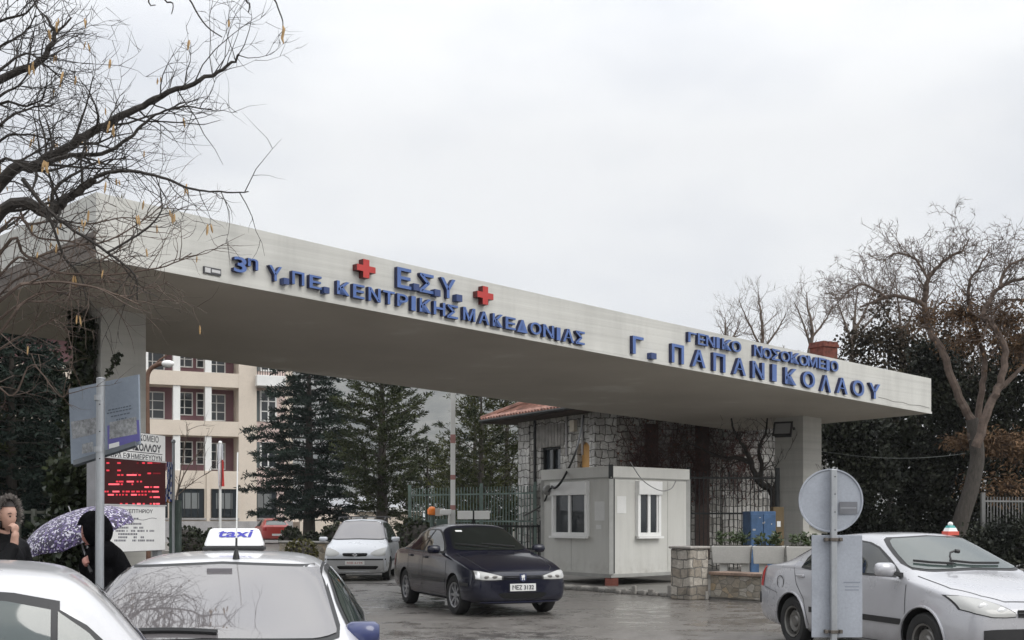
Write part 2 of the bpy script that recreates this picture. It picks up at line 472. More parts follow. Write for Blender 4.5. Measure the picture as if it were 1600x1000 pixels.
FLb = wp(150, 403, 16.3); FLt = wp(150, 300, 16.3)
FRb = wp(1455, 646, 33.6); FRt = wp(1455, 591.5, 33.6)
U = (FRb - FLb); U.z = 0; U.normalize()
N = V((U.y, -U.x, 0))              # out of the fascia, towards the road
BK = -N
DEP = 6.4
E_SLOPE = (FRb - FLb).normalized()
def gate():
    g = thing('entrance_gate', 'long pale concrete gate canopy with blue lettering and red crosses spanning the hospital drive', 'gate')
    BLb = FLb + BK * DEP; BLb.z = 5.06
    BRb = FRb + BK * DEP; BRb.z = 4.44
    BLt = BLb.copy(); BLt.z = FLt.z - 0.05
    BRt = BRb.copy(); BRt.z = FRt.z - 0.05
    n = 14
    def row(a, b, sag):
        return [a.lerp(b, i / n) - V((0, 0, sag * 4 * (i / n) * (1 - i / n))) for i in range(n + 1)]
    fb, ft, bb, bt = row(FLb, FRb, 0.02), row(FLt, FRt, 0.06), row(BLb, BRb, 0.0), row(BLt, BRt, 0.05)
    mb = MB()
    for i in range(n):
        mb.add([fb[i], fb[i + 1], ft[i + 1], ft[i]], [(0, 1, 2, 3)], 0)
        mb.add([ft[i], ft[i + 1], bt[i + 1], bt[i]], [(0, 1, 2, 3)], 0)
        mb.add([bt[i], bt[i + 1], bb[i + 1], bb[i]], [(0, 1, 2, 3)], 0)
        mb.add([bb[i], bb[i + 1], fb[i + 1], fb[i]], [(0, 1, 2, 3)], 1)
    mb.add([fb[0], ft[0], bt[0], bb[0]], [(0, 1, 2, 3)], 0)
    mb.add([fb[n], bb[n], bt[n], ft[n]], [(0, 1, 2, 3)], 0)
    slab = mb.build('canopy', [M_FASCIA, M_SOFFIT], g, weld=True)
    # thin drip edge along the fascia foot
    mb = MB()
    for i in range(n):
        a, b = fb[i], fb[i + 1]; o = N * 0.025
        mb.add([a + N * 0.003 + V((0, 0, -0.015)), b + N * 0.003 + V((0, 0, -0.015)), b + o + V((0, 0, -0.015)), a + o + V((0, 0, -0.015)),
                a + N * 0.003 + V((0, 0, 0.05)), b + N * 0.003 + V((0, 0, 0.05)), b + o + V((0, 0, 0.045)), a + o + V((0, 0, 0.045))],
               [(3, 2, 1, 0), (4, 5, 6, 7), (3, 0, 4, 7), (2, 3, 7, 6), (1, 2, 6, 5)])
    mb.build('drip_edge', M_FASCIA, g)
    # brown boarding on the end wall
    mb = MB(); o = -U * 0.03; h = 0.36
    for k in range(3):
        z0 = 0.02 + k * h / 3; z1 = z0 + h / 3 - 0.014
        a0, b0 = FLb + V((0, 0, z0)), BLb + V((0, 0, z0)); a1, b1 = FLb + V((0, 0, z1)), BLb + V((0, 0, z1))
        mb.hexa([a0, b0, b0 + o, a0 + o], [a1, b1, b1 + o, a1 + o])
    mb.build('end_boarding', M_BROWNBOARD, g)
    # two columns
    def column(px, Y, a, b):
        c = gy(px, Y)
        pts = [c, c + U * a, c + U * a + BK * b, c + BK * b]
        top = []
        for p in pts:
            s = (p - FLb).dot(U) / (FRb - FLb).dot(U); d = (p - FLb).dot(BK) / DEP
            top.append(FLb.z + (FRb.z - FLb.z) * s + d * ((BLb.z + (BRb.z - BLb.z) * s) - (FLb.z + (FRb.z - FLb.z) * s)) + 0.03)
        mb = MB(); mb.hexa([V((p.x, p.y, 0)) for p in pts], [V((p.x, p.y, t)) for p, t in zip(pts, top)])
        mb.build('column', M_COLUMN, g, bevel=0.015)
    column(158, 19.5, 0.8, 0.95)
    column(1255, 34.0, 1.0, 0.95)
    # lettering: each sign letter stands on the fascia where the photograph shows it
    blue = plain('blue_letter_face', (0.075, 0.135, 0.34), 0.4, var=0.15, scale=2)
    navy = plain('navy_letter_side', (0.012, 0.016, 0.06), 0.5, var=0.1)
    red = plain('red_cross_face', (0.42, 0.035, 0.03), 0.45, var=0.1)
    dred = plain('dark_red_side', (0.10, 0.008, 0.008), 0.5)
    def hit(px, py):
        d = wp(px, py, 1.0) - V((0, 0, EYE)); o = V((0, 0, EYE))
        t = (FLb - o).dot(N) / d.dot(N); return o + d * t
    def place(px0, py0, px1, py1, k=0.195):
        xc, yc = (px0 + px1) / 2, (py0 + py1) / 2
        c = hit(xc, yc); w = (hit(px1, yc) - hit(px0, yc)).dot(U)
        h = ((py1 - py0) - k * (px1 - px0)) * c.y / F
        ex = E_SLOPE * w; ey = V((0, 0, h))
        return c - ex * 0.5 - ey * 0.5, ex, ey
    dots = []
    def letter(ch, x0, y0, x1, y1, dep=0.085):
        org, ex, ey = place(x0, y0, x1, y1)
        mb = MB(); solid_text(mb, ch, org, ex, ey, N, dep, 0.018, 0, 1)
        mb.build('letter', [blue, navy], g)
    def dot(x, y, r):
        letter_box(x - r, y - r * 1.15, x + r, y + r * 1.15)
    def letter_box(x0, y0, x1, y1):
        org, ex, ey = place(x0, y0, x1, y1, 0)
        mb = MB(); mb.hexa([org, org + ex, org + ex + N * 0.12, org + N * 0.12][::-1], [org + ey, org + ex + ey, org + ex + ey + N * 0.12, org + ey + N * 0.12][::-1])
        mb.build('letter', [plain('blue_full_stop', (.035, .06, .17), .45)], g)
    rowA = [('3', 361, 401, 381, 429), ('η', 383, 404, 399, 424), ('Υ', 416, 415, 436, 442), ('Π', 452, 424, 471, 448), ('Ε', 479, 430, 498, 454),
            ('Κ', 522, 439, 542, 464), ('Ε', 547, 444, 565, 469), ('Ν', 571, 449, 590, 474), ('Τ', 594, 454, 612, 478), ('Ρ', 616, 459, 633, 482),
            ('Ι', 638, 463, 645, 487), ('Κ', 651, 466, 669, 491), ('Η', 673, 471, 691, 495), ('Σ', 694, 476, 711, 500), ('Μ', 719, 480, 738, 504),
            ('Α', 743, 486, 760, 509), ('Κ', 765, 490, 781, 513), ('Ε', 785, 495, 801, 517), ('Δ', 803, 499, 820, 522), ('Ο', 824, 503, 841, 525),
            ('Ν', 844, 507, 861, 530), ('Ι', 865, 512, 871, 533), ('Α', 875, 513, 892, 537), ('Σ', 895, 517, 909, 540)]
    rowB = [('Ε', 616, 418, 638, 454), ('Σ', 651, 427, 673, 461), ('Υ', 684, 434, 707, 469)]
    rowC = [('Γ', 1071, 519, 1084, 537), ('Ε', 1086, 521, 1098, 541), ('Ν', 1099, 524, 1113, 544), ('Ι', 1115, 527, 1120, 545), ('Κ', 1124, 529, 1139, 549), ('Ο', 1139, 532, 1154, 552),
            ('Ν', 1174, 539, 1187, 559), ('Ο', 1188, 543, 1201, 562), ('Σ', 1202, 545, 1215, 565), ('Ο', 1216, 548, 1230, 567), ('Κ', 1231, 550, 1245, 570), ('Ο', 1245, 554, 1258, 573),
            ('Μ', 1258, 556, 1273, 575), ('Ε', 1275, 559, 1286, 578), ('Ι', 1287, 562, 1292, 580), ('Ο', 1294, 563, 1306, 582)]
    rowD = [('Γ', 984, 525, 1001, 556), ('Π', 1045, 537, 1064, 570), ('Α', 1077, 545, 1098, 576), ('Π', 1110, 551, 1129, 583), ('Α', 1141, 558, 1161, 588),
            ('Ν', 1171, 564, 1190, 594), ('Ι', 1202, 569, 1209, 597), ('Κ', 1222, 574, 1240, 603), ('Ο', 1250, 579, 1269, 608), ('Λ', 1278, 585, 1294, 614),
            ('Α', 1303, 589, 1320, 617), ('Ο', 1328, 593, 1346, 621), ('Υ', 1354, 598, 1371, 625)]
    for r in (rowA, rowB, rowD):
        for it in r: letter(*it)
    for it in rowC: letter(*it, dep=0.08)
    for x, y, r in ((441, 441, 4.2), (504, 455, 4.2), (644, 450, 4.5), (677, 459, 4.5), (711, 467, 4.5), (1015, 557, 4)):
        dot(x, y, r)
    for (x0, y0, x1, y1) in ((551, 405, 580, 438), (739, 447, 764, 479)):
        org, ex, ey = place(x0, y0, x1, y1, 0.15)
        q = [(1, 0), (2, 0), (2, 1), (3, 1), (3, 2), (2, 2), (2, 3), (1, 3), (1, 2), (0, 2), (0, 1), (1, 1)]
        mb = MB()
        P = [org + ex * (a / 3) + ey * (b / 3) for a, b in q]; D = N * 0.12
        mb.add([p + D for p in P], [tuple(range(12))], 0)
        for i in range(12): mb.add([P[i], P[(i + 1) % 12], P[(i + 1) % 12] + D, P[i] + D], [(0, 1, 2, 3)], 1)
        mb.build('red_cross', [red, dred], g)
    # small dark plate near the foot of the fascia
    org, ex, ey = place(317, 416, 344, 432, 0.2)
    mb = MB(); mb.hexa([org + N * .002, org + ex + N * .002, org + ex + N * 0.03, org + N * 0.03][::-1], [org + ey + N * .002, org + ex + ey + N * .002, org + ex + ey + N * 0.03, org + ey + N * 0.03][::-1])
    pl = mb.build('plate', plain('dark_plate', (0.05, 0.05, 0.055), 0.5), g)
    mb = MB()
    for a, b, c_, d_ in ((0.06, 0.15, 0.38, 0.85), (0.45, 0.3, 0.95, 0.75)):
        q0 = org + ex * a + ey * b + N * 0.034
        mb.add([q0, q0 + ex * (c_ - a), q0 + ex * (c_ - a) + ey * (d_ - b), q0 + ey * (d_ - b)], [(0, 1, 2, 3)])
    mb.build('plate_print', plain('plate_white', (0.5, 0.5, 0.5), 0.5), pl)
    # weeds along the top edge, rust runs below the letters, a hair crack near the end
    rng = random.Random(12); M_WEED = plain('dry_weed', (.09, .075, .04), .9, var=.4)
    for k in range(26):
        s_ = rng.choice((rng.uniform(.86, .995), rng.uniform(.6, .99), rng.uniform(.0, .12)))
        p = FLt.lerp(FRt, s_) + BK * rng.uniform(.02, .25) - V((0, 0, .05)); hh = rng.uniform(.05, .2); mb = MB()
        for q in range(9):
            d = V((rng.uniform(-.6, .6), rng.uniform(-.6, .6), 1)).normalized(); w = d.orthogonal().normalized() * .008
            mb.add([p - w, p + w, p + d * hh * rng.uniform(.6, 1.2)], [(0, 1, 2)])
        mb.build('weed_tuft', M_WEED, g)
    cr = [(1372, 621), (1385, 624), (1396, 628), (1410, 629), (1421, 633), (1437, 634), (1452, 638)]
    mb = MB()
    for a, b in zip(cr[:-1], cr[1:]):
        p, q = hit(*a) + N * .0035, hit(*b) + N * .0035; mb.add([p, q, q + V((0, 0, .014)), p + V((0, 0, .014))], [(0, 1, 2, 3)])
    mb.build('hair_crack', plain('crack_dark', (.16, .155, .14), .9), g)
    # rooftop rainwater stains and bits of growth are in the material; a hair crack near the end
    return g
gate()

# floodlight on the right column
def floodlight():
    c = wp(1224, 672, 33.55)
    t = thing('floodlight', 'black square floodlight fixed at the top of the gate column under the canopy', 'lamp', c)
    mb = MB(); mb.M = Matrix.Rotation(R(-28), 4, 'Z') @ Matrix.Rotation(R(-25), 4, 'X')
    mb.box((-0.24, -0.06, -0.19), (0.24, 0.08, 0.19)); mb.box((-0.27, -0.1, -0.22), (0.27, -0.06, -0.17)); mb.box((-0.27, -0.1, 0.17), (0.27, -0.06, 0.22))
    mb.box((-0.27, -0.1, -0.17), (-0.22, -0.06, 0.17)); mb.box((0.22, -0.1, -0.17), (0.27, -0.06, 0.17))
    M = mb.M
    mb.build('housing', plain('black_housing', (0.012, 0.012, 0.012), 0.5), t)
    mb = MB(); mb.M = M; mb.box((-0.22, -0.085, -0.17), (0.22, -0.065, 0.17)); mb.build('lens', glass_dark('flood_glass', (0.2, 0.2, 0.2), 1.6), t)
    mb = MB(); mb.tube([(0.3, 0.0, 0.02), (0.36, 0.25, 0.08), (0.3, 0.5, 0.1)], 0.03, 6); mb.tube([(0, 0.07, 0), (0.12, 0.45, 0.05)], 0.035, 6)
    mb.build('bracket', plain('black_bracket', (0.015, 0.015, 0.015), 0.5), t)
floodlight()
# ------------------------------------------------------------------ hospital building
M_CREAM = plain('cream_render', (0.62, 0.545, 0.46), 0.85, var=0.07, scale=0.5, fine=0.06)
M_PINK = plain('pink_render', (0.60, 0.48, 0.44), 0.85, var=0.07, scale=0.5, fine=0.06)
M_MAUVE = plain('mauve_loggia_wall', (0.20, 0.105, 0.118), 0.85, var=0.1, scale=0.7)
M_WHITEP = plain('white_paint', (0.72, 0.72, 0.70), 0.5, var=0.06, scale=2)
M_GREYBASE = plain('grey_plinth', (0.36, 0.35, 0.35), 0.85, var=0.2, scale=1.2, fine=0.2)
M_PANE = glass_dark('window_pane', (0.03, 0.035, 0.04), 1.5, 0.06)
M_CURTAIN = plain('net_curtain', (0.42, 0.42, 0.40), 0.9, var=0.15, scale=3, stretch=(8, 8, 0.3))
M_IRON = plain('dark_iron', (0.03, 0.032, 0.032), 0.5, 0.6, var=0.2)
M_GREENIRON = plain('green_painted_iron', (0.095, 0.13, 0.112), 0.5, 0.2, var=0.35, scale=3)

def window(parent, M, w, h, bars=(1, 1), frame=0.07, mat_frame=None, pane=None, curtain=0.0, name='window'):
    """M places the lower middle of the opening; local x across, z up, -y out"""
    mb = MB(); mb.M = M
    f = frame
    mb.box((-w / 2, -0.05, 0), (-w / 2 + f, 0.05, h)); mb.box((w / 2 - f, -0.05, 0), (w / 2, 0.05, h))
    mb.box((-w / 2 + f, -0.05, 0), (w / 2 - f, 0.05, f)); mb.box((-w / 2 + f, -0.05, h - f), (w / 2 - f, 0.05, h))
    for i in range(1, bars[0] + 1):
        x = -w / 2 + w * i / (bars[0] + 1); mb.box((x - f * .45, -0.045, f), (x + f * .45, 0.045, h - f))
    for j in range(1, bars[1] + 1):
        z = h * j / (bars[1] + 1); mb.box((-w / 2 + f, -0.04, z - f * .35), (w / 2 - f, 0.04, z + f * .35))
    o = mb.build(name, mat_frame or M_WHITEP, parent)
    mb = MB(); mb.M = M; mb.box((-w / 2 + f * .5, -0.01, f * .5), (w / 2 - f * .5, 0.012, h - f * .5)); p = mb.build('pane', pane or M_PANE, o)
    if curtain:
        mb = MB(); mb.M = M; mb.box((-w / 2 + f, -0.018, f), (-w / 2 + f + (w - 2 * f) * curtain, -0.0125, h - f)); mb.build('curtain', M_CURTAIN, o)
    return o

def hospital():
    O = gy(230, 74.0); D = (V((-17.6, 76.3, 0)) - V((-22.7, 74.0, 0))).normalized()
    rz = math.atan2(D.y, D.x)
    t = thing('hospital_building', 'cream hospital building with mauve loggias, white pillars and barred ground floor windows', 'building', O, rz)
    # local: x along the facade (0 = photo column 230), y into the building, z up
    def xl(px, dy=0.0):
        """local x of photo column px on the facade plane set back by dy"""
        n = V((-D.y, D.x, 0)); p0 = O + n * dy
        k = (px - 800) / F
        return (k * p0.y - p0.x) / (D.x - k * D.y)
    W0, W1, DEPTH, HT = -20.0, xl(373), 16.0, 17.6
    bands = [(4.72 - 0.0, 6.95, 7.9), (7.9, 10.1, 11.0), (11.0, 13.2, 14.1), (14.1, 16.3, 17.2)]
    # solid core behind the loggias, in mauve on its face
    mb = MB()
    mb.box((W0, 1.7, 4.6), (W1, DEPTH, HT - 0.2), 1)
    mb.box((W0, 0.0, 1.5), (W1, DEPTH, 4.72), 0)
    for zf, zs, zt in bands:
        mb.box((W0, 0.0, zs), (W1, 1.69, zt), 0)
    mb.box((W0 - 0.2, -0.3, HT - 0.19), (W1 + 12, DEPTH + .2, HT + 0.3), 0)
    # end pier
    xe = xl(401)
    mb.box((W1, -0.02, 1.5), (xe, DEPTH, HT - 0.2), 0)
    # pink wing beyond, a step back
    xw = xl(456, 0.8)
    mb.box((xe, 0.8, 1.5), (xw, DEPTH, HT - 0.2), 2)
    for k in range(20):                       # quoins
        z = 1.7 + k * 0.78
        mb.box((xw - (0.7 if k % 2 else 0.45), 0.74, z), (xw + 0.05, 1.2, z + 0.72), 0)
    mb.build('wall', [M_CREAM, M_MAUVE, M_PINK], t)
    mb = MB(); mb.box((W0, -0.12, -0.1), (xe, 0.6, 1.5)); mb.box((xe, 0.68, -0.1), (xw + .05, 1.2, 1.5)); mb.box((W0, 0.6, -0.1), (xw, DEPTH, 1.49))
    mb.build('plinth', M_GREYBASE, t)
    # white pillars
    for zf, zs, zt in bands:
        for px0, px1 in ((271, 282), (321, 331), (222, 232), (176, 186), (132, 142)):
            a, b = xl(px0), xl(px1)
            mb = MB(); mb.box((a, 0.08, zf), (b, 0.6, zs)); mb.build('pillar', M_WHITEP, t)
        for px0 in (234, 276, 326):
            mb = MB(); mb.box((xl(px0) - 1.0, 0.1, zf + 0.12), (xl(px0) - .98, 0.12, zf + .1401)); 
    # loggia windows on the mauve wall
    n = V((-D.y, D.x, 0))
    for zf, zs, zt in bands:
        for px, w in ((236, 1.5), (288, 1.05), (318, 0.95), (338, 1.15)):
            if px == 236: x = xl(238, 1.7)
            else: x = xl(px, 1.7)
            h = 1.75 if px in (236, 338) else 1.5
            if zf > 10.9 and px == 288: h = 1.6
            window(t, Matrix.Translation((x, 1.66, zf + (0.15 if px in (236, 338) else 0.45))), w, h, (1, 2), 0.065)
        mb = MB(); mb.box((xl(357, 1.7) - .35, 1.3, zf + 1.1), (xl(357, 1.7) + .35, 1.69, zf + 1.6))
        if zf > 10.9 and zf < 12: mb.build('air_conditioner', M_WHITEP, t)
    # wing windows and a balcony
    for z, h in ((5.0, 1.7), (8.05, 2.0), (11.35, 1.5), (14.3, 1.7)):
        window(t, Matrix.Translation((xl(419, .8), 0.78, z)), 1.1, h, (1, 2), 0.1)
        mb = MB(); mb.box((xl(419, .8) - 1.05, 0.74, z), (xl(419, .8) - 0.58, 0.8, z + h)); mb.build('shutter', plain('grey_shutter', (0.10, 0.12, 0.12), 0.6, stretch=(.2, .2, 20)), t)
    a, b = xl(399, 0), xl(444, 0)
    mb = MB(); mb.box((a, -0.5, 10.25), (b, 0.79, 10.95)); mb.build('balcony', M_WHITEP, t, bevel=0.03)
    mb = MB()
    for i in range(12):
        x = a + .05 + (b - a - .1) * i / 11; mb.box((x - .02, -0.47, 10.95), (x + .02, -0.43, 11.7))
    mb.box((a, -.48, 11.7), (b, -.42, 11.76)); mb.build('balcony_railing', M_IRON, t)
    # barred ground floor windows
    for px0, px1 in ((278, 319), (330, 371), (395, 436), (226, 262), (170, 208)):
        x0, x1 = xl(px0), xl(px1); w = x1 - x0
        yy = -0.02 if px0 < 380 else 0.76
        o = window(t, Matrix.Translation(((x0 + x1) / 2, yy, 1.72)), w, 1.85, (3, 0), 0.06, M_IRON, M_PANE, name='barred_window')
        mb = MB(); mb.box((x0 + .3, yy - .03, 2.3), (x0 + w * .8, yy - .014, 3.3))
        mb.build('blind', plain('grey_blind', (0.16, 0.17, 0.17), 0.8, stretch=(6, 6, .3)), o)
        mb = MB(); mb.box((x0 - .1, yy - .12, 1.60), (x1 + .1, yy - .04, 1.70)); mb.build('sill', M_GREYBASE, o)
    for px in (322, 371, 268, 216):
        x = xl(px + 3); mb = MB(); mb.box((x - .1, -0.1, 1.5), (x + .12, -0.002, 4.6)); mb.build('pilaster', M_CREAM, t)
    return t
hospital()

def low_annex():
    # cream low building seen between the cedars' trunks
    a = gy(500, 80); b = gy(660, 84)
    d = (b - a); L = d.length; rz = math.atan2(d.y, d.x)
    t = thing('low_annex', 'low cream annex with a white eaves band behind the trunks of the cedars', 'building', a, rz)
    mb = MB(); mb.box((2.6, 0, 0), (L, 7, 2.15)); mb.hexa([(-1.5, -.2, 0), (2.6, -.2, 0), (2.6, 6, 0), (-1.5, 6, 0)], [(-1.5, -.2, 1.45), (2.6, -.2, 2.1), (2.6, 6, 2.1), (-1.5, 6, 1.45)])
    mb.build('wall', M_CREAM, t)
    mb = MB(); mb.box((2.4, -.35, 2.15), (L + .3, 7.2, 2.45)); mb.build('eaves', M_WHITEP, t)
    for x in (4.0, 6.3):
        mb = MB(); mb.box((x, -0.04, 0.9), (x + 1.0, 0.04, 1.7)); mb.build('window', M_PANE, t)
low_annex()

# ------------------------------------------------------------------ stone lodge by the gate
M_STONE = stone('pale_rubble_stone', [(0.20, 0.19, 0.175), (0.44, 0.42, 0.39), (0.33, 0.30, 0.26), (0.50, 0.49, 0.47), (0.38, 0.36, 0.34)], (0.09, 0.083, 0.075), 2.5, 0.7, 0.06, 1.5)
M_LODGE = courses('lodge_masonry', (.27, .255, .23), (.56, .545, .51), (.12, .11, .10), .36, .22, .016, .8, .085)
M_LODGEPALE = courses('pale_lodge_masonry', (.40, .385, .36), (.66, .65, .62), (.12, .11, .10), .33, .24, .016, .8, .085)
M_PILLARSTONE = courses('pillar_masonry', (.27, .23, .18), (.52, .48, .42), (.19, .18, .16), .28, .18, .013, .8, .07)
M_STONE2 = stone('dark_rubble_stone', [(0.16, 0.15, 0.14), (0.30, 0.285, 0.26), (0.23, 0.21, 0.185), (0.36, 0.345, 0.33)], (0.07, 0.065, 0.06), 3.0, 0.7, 0.06, 1.5)
M_QUOIN = plain('white_limestone', (0.50, 0.49, 0.46), 0.85, var=0.3, scale=3, fine=0.3, bump=0.6)
M_WALLSTONE = stone('tan_wall_stone', [(0.20, 0.17, 0.13), (0.36, 0.31, 0.24), (0.28, 0.25, 0.20), (0.42, 0.39, 0.34), (0.36, 0.28, 0.18)], (0.20, 0.185, 0.16), 6.0, 0.7, 0.035, 1.35)
M_TILE = plain('red_roof_tile', (0.235, 0.115, 0.085), 0.85, var=0.6, scale=2.5, fine=0.4)
M_BRICK = plain('chimney_brick', (0.20, 0.06, 0.04), 0.85, var=0.5, scale=6, fine=0.4, bump=0.5)
M_OCHRE = plain('ochre_board', (0.52, 0.29, 0.10), 0.7, var=0.15, scale=2)
M_SHUTTER = plain('brown_window_board', (0.055, 0.03, 0.022), 0.6, var=0.4, scale=3, stretch=(1, 1, 8))
def lodge():
    C = gy(930, 36.0)                                    # the corner towards the drive
    A = gy(812, 40.0); d1 = (C - A).normalized()        # left wall A->C
    d2 = V((-d1.y, d1.x, 0))                             # right wall runs from C
    if d2.x < 0: d2 = -d2
    rz = math.atan2(d2.y, d2.x)
    t = thing('stone_lodge', 'old rubble stone lodge with red tiled hip roof beside the guard booth', 'building', C, rz)
    Lw = (C - A).length; Rw = 9.5                        # local: x along right wall, y back along left wall
    H = 5.0
    mb = MB()
    # walls as slabs with openings left in the left wall
    wt_ = 0.45
    def yl(px):          # position on left wall (local y) of a photo column
        k = (px - 800) / F; e = A - C; e.normalize()
        return (k * C.y - C.x) / (e.x - k * e.y)
    ops = [(yl(876), yl(845), 2.55, 3.95), (yl(922), yl(902), 2.0, 4.0)]
    y = 0.0
    for (y0, y1, z0, z1) in sorted(ops):
        mb.box((0, y, 0), (wt_, y0, H)); mb.box((0, y0, 0), (wt_, y1, z0)); mb.box((0, y0, z1), (wt_, y1, H)); y = y1
    mb.box((0, y, 0), (wt_, Lw, H))
    mb.box((wt_, 0, 0), (Rw, wt_, H), 0); mb.box((wt_, Lw - wt_, 0), (Rw, Lw, H)); mb.box((Rw - wt_, wt_, 0), (Rw, Lw - wt_, H))
    mb.build('wall', M_LODGE, t)
    # pale rubble wall face panels on the right wall between the openings, standing proud
    mb = MB()
    def xr(px):
        k = (px - 800) / F
        return (k * C.y - C.x) / (d2.x - k * d2.y)
    mb.box((xr(1029), -0.06, 0), (xr(1061), -0.003, 4.97)); mb.box((xr(1128), -0.05, 0), (Rw, -0.003, 4.97))
    mb.build('pale_pier', M_LODGEPALE, t)
    mb = MB()
    rng = random.Random(3)
    mb.box((-.05, -.065, 0), (xr(962), -.004, 4.97)); mb.box((-.05, -.0039, 0), (-.003, .26, 4.97)); 
    mb.build('corner_masonry', M_LODGEPALE, t, bevel=.02); mb = MB(); mb.box((-.05, Lw - .7, 0), (-.003, Lw + .03, 4.97))
    mb.build('corner_masonry', M_LODGEPALE, t, bevel=.02)
    mb = MB()
    for x0, x1 in ((xr(1008), xr(1028)), (xr(1086), xr(1108))):
        mb.box((x0, -0.02, 0.3), (x1, -0.003, 4.6))
    mb.build('boarded_opening', M_SHUTTER, t)
    for (y0, y1, z0, z1), nm in zip(ops, ('window', 'boarded_window')):
        mb = MB(); mb.box((0.18, y0 - .02, z0 - .02), (0.24, y1 + .02, z1 + .02))
        o = mb.build(nm, M_PANE if nm == 'window' else M_OCHRE, t)
        if nm == 'window':
            mb = MB(); f = .07
            mb.box((.1, y0, z0), (.18, y0 + f, z1)); mb.box((.1, y1 - f, z0), (.18, y1, z1)); mb.box((.1, (y0 + y1) / 2 - f / 2, z0), (.18, (y0 + y1) / 2 + f / 2, z1)); mb.box((.1, y0 + f, z1 - f), (.18, y1 - f, z1))
            mb.build('frame', M_IRON, o)
        else:
            mb = MB(); k = 8; ym, w = (y0 + y1) / 2, (y1 - y0) / 2
            arc = [(0.30, ym - w * math.cos(math.pi * i / k), z1 + .02 - .28 * (1 - math.sin(math.pi * i / k))) for i in range(k + 1)] + [(0.30, y1, z1 + .02), (0.30, y0, z1 + .02)]
            mb.prism([(-.005, p[1], p[2]) for p in arc], (.3, 0, 0)); mb.build('arch_stones', M_QUOIN, o)
    # voussoirs over the small window
    mb = MB(); y0, y1, z0, z1 = ops[0]
    for i in range(9):
        yy = y0 - .25 + (y1 - y0 + .5) * i / 9; mb.box((-.035, yy + .012, z1 + .02), (.2, yy + (y1 - y0 + .5) / 9 - .012, z1 + .72))
    mb.build('lintel_stones', plain('lintel_stone', (0.27, 0.255, 0.235), 0.85, var=.3, scale=3, fine=.3), t)
    # hip roof of pantiles
    ov = 0.95; x0, x1, y0, y1 = -ov, Rw + ov, -ov, Lw + ov; ze, zr = H - .03, H + 1.5
    ym = (y0 + y1) / 2; rx0, rx1 = x0 + (y1 - y0) / 2, x1 - (y1 - y0) / 2
    mb = MB()
    mb.box((x0, y0, ze - .1), (x1, y1, ze))
    soff = mb.build('eaves', plain('eaves_timber', (0.05, 0.035, 0.028), 0.8, var=.3), t)
    mb = MB()
    def tiles(p0, p1, q0, q1, n):
        """roof face p0-p1 eave, q0-q1 ridge, as n barrel rows"""
        for i in range(n):
            a, b = (i + .03) / n, (i + .97) / n
            e0, e1 = p0.lerp(p1, a), p0.lerp(p1, b); r0, r1 = q0.lerp(q1, a), q0.lerp(q1, b)
            up = V((0, 0, .075)); m0, m1 = (e0 + e1) / 2 + up, (r0 + r1) / 2 + up
            base = V((0, 0, .012))
            mb.add([e0 + base, m0, e1 + base, r0 + base, m1, r1 + base], [(0, 1, 4, 3), (1, 2, 5, 4), (0, 2, 1)], 0)
    c = [V((x0, y0, ze)), V((x1, y0, ze)), V((x1, y1, ze)), V((x0, y1, ze))]; r0, r1 = V((rx0, ym, zr)), V((rx1, ym, zr))
    mb.add(c + [r0, r1], [(0, 1, 5, 4), (1, 2, 5), (2, 3, 4, 5), (3, 0, 4)])
    tiles(c[0], c[1], r0, r1, 44); tiles(c[3], c[0], r0, r0 + V((0, .001, 0)), 26); tiles(c[1], c[2], r1, r1 + V((0, .001, 0)), 26)
    rf = mb.build('roof', M_TILE, t)
    mb = MB()
    for e0, e1, inw in ((c[3], c[0], V((1, 0, .33))), (c[0], c[1], V((0, 1, .33)))):
        nn_ = int((e1 - e0).length / .19)
        for i in range(nn_):
            p = e0.lerp(e1, (i + .5) / nn_) - inw.normalized() * .09 + V((0, 0, .045)); mb.tube([p, p + inw.normalized() * .45], .072 + .006 * math.sin(i * 3.7), 7)
    mb.build('eaves_tiles', plain('mottled_tile', (.29, .15, .115), .85, var=.7, scale=5, fine=.4), rf)
    for a, b in ((c[0], r0), (c[3], r0), (c[1], r1), (r0, r1)):
        mb = MB(); mb.tube([a + V((0, 0, .05)), b + V((0, 0, .08))], .11, 8); mb.build('ridge_tiles', M_TILE, rf)
    mb = MB(); mb.tube([V((x0 - .06, y, ze - .03)) for y in (y0, y1)], .06, 8); mb.tube([V((x, y0 - .06, ze - .03)) for x in (x0, x1)], .06, 8); mb.build('gutter', M_IRON, t)
    for yy in (yl(838),): 
        mb = MB(); mb.tube([(-.06, yy, 0), (-.06, yy, 4.9)], .045, 8); mb.build('downpipe', M_IRON, t)
    for px in (887, 912):
        mb = MB(); yy = yl(px); mb.tube([(-.045, yy, 3.6), (-.045, yy, 4.85)], .035, 8); mb.build('conduit', M_GREYBASE, t)
    mb = MB(); mb.box((-.14, yl(899) - .12, 4.35), (-.01, yl(899) + .12, 4.7)); mb.build('junction_box', plain('beige_box', (.5, .45, .36), .6), t)
    # chimney
    P = wp(1287, 550, 41.5); Lc = Matrix.Rotation(-rz, 4, 'Z') @ (P - C)
    cx, cy, zt = Lc.x, Lc.y, P.z + .28
    mb = MB(); mb.box((cx - .33, cy - .33, 4.9), (cx + .33, cy + .33, zt - .14)); mb.box((cx - .37, cy - .37, zt - .14), (cx + .37, cy + .37, zt - .04))
    for sx in (-.25, 0, .25): mb.box((cx + sx - .09, cy - .35, zt - .04), (cx + sx + .09, cy + .35, zt + .05))
    mb.build('chimney', M_BRICK, rf)
lodge()

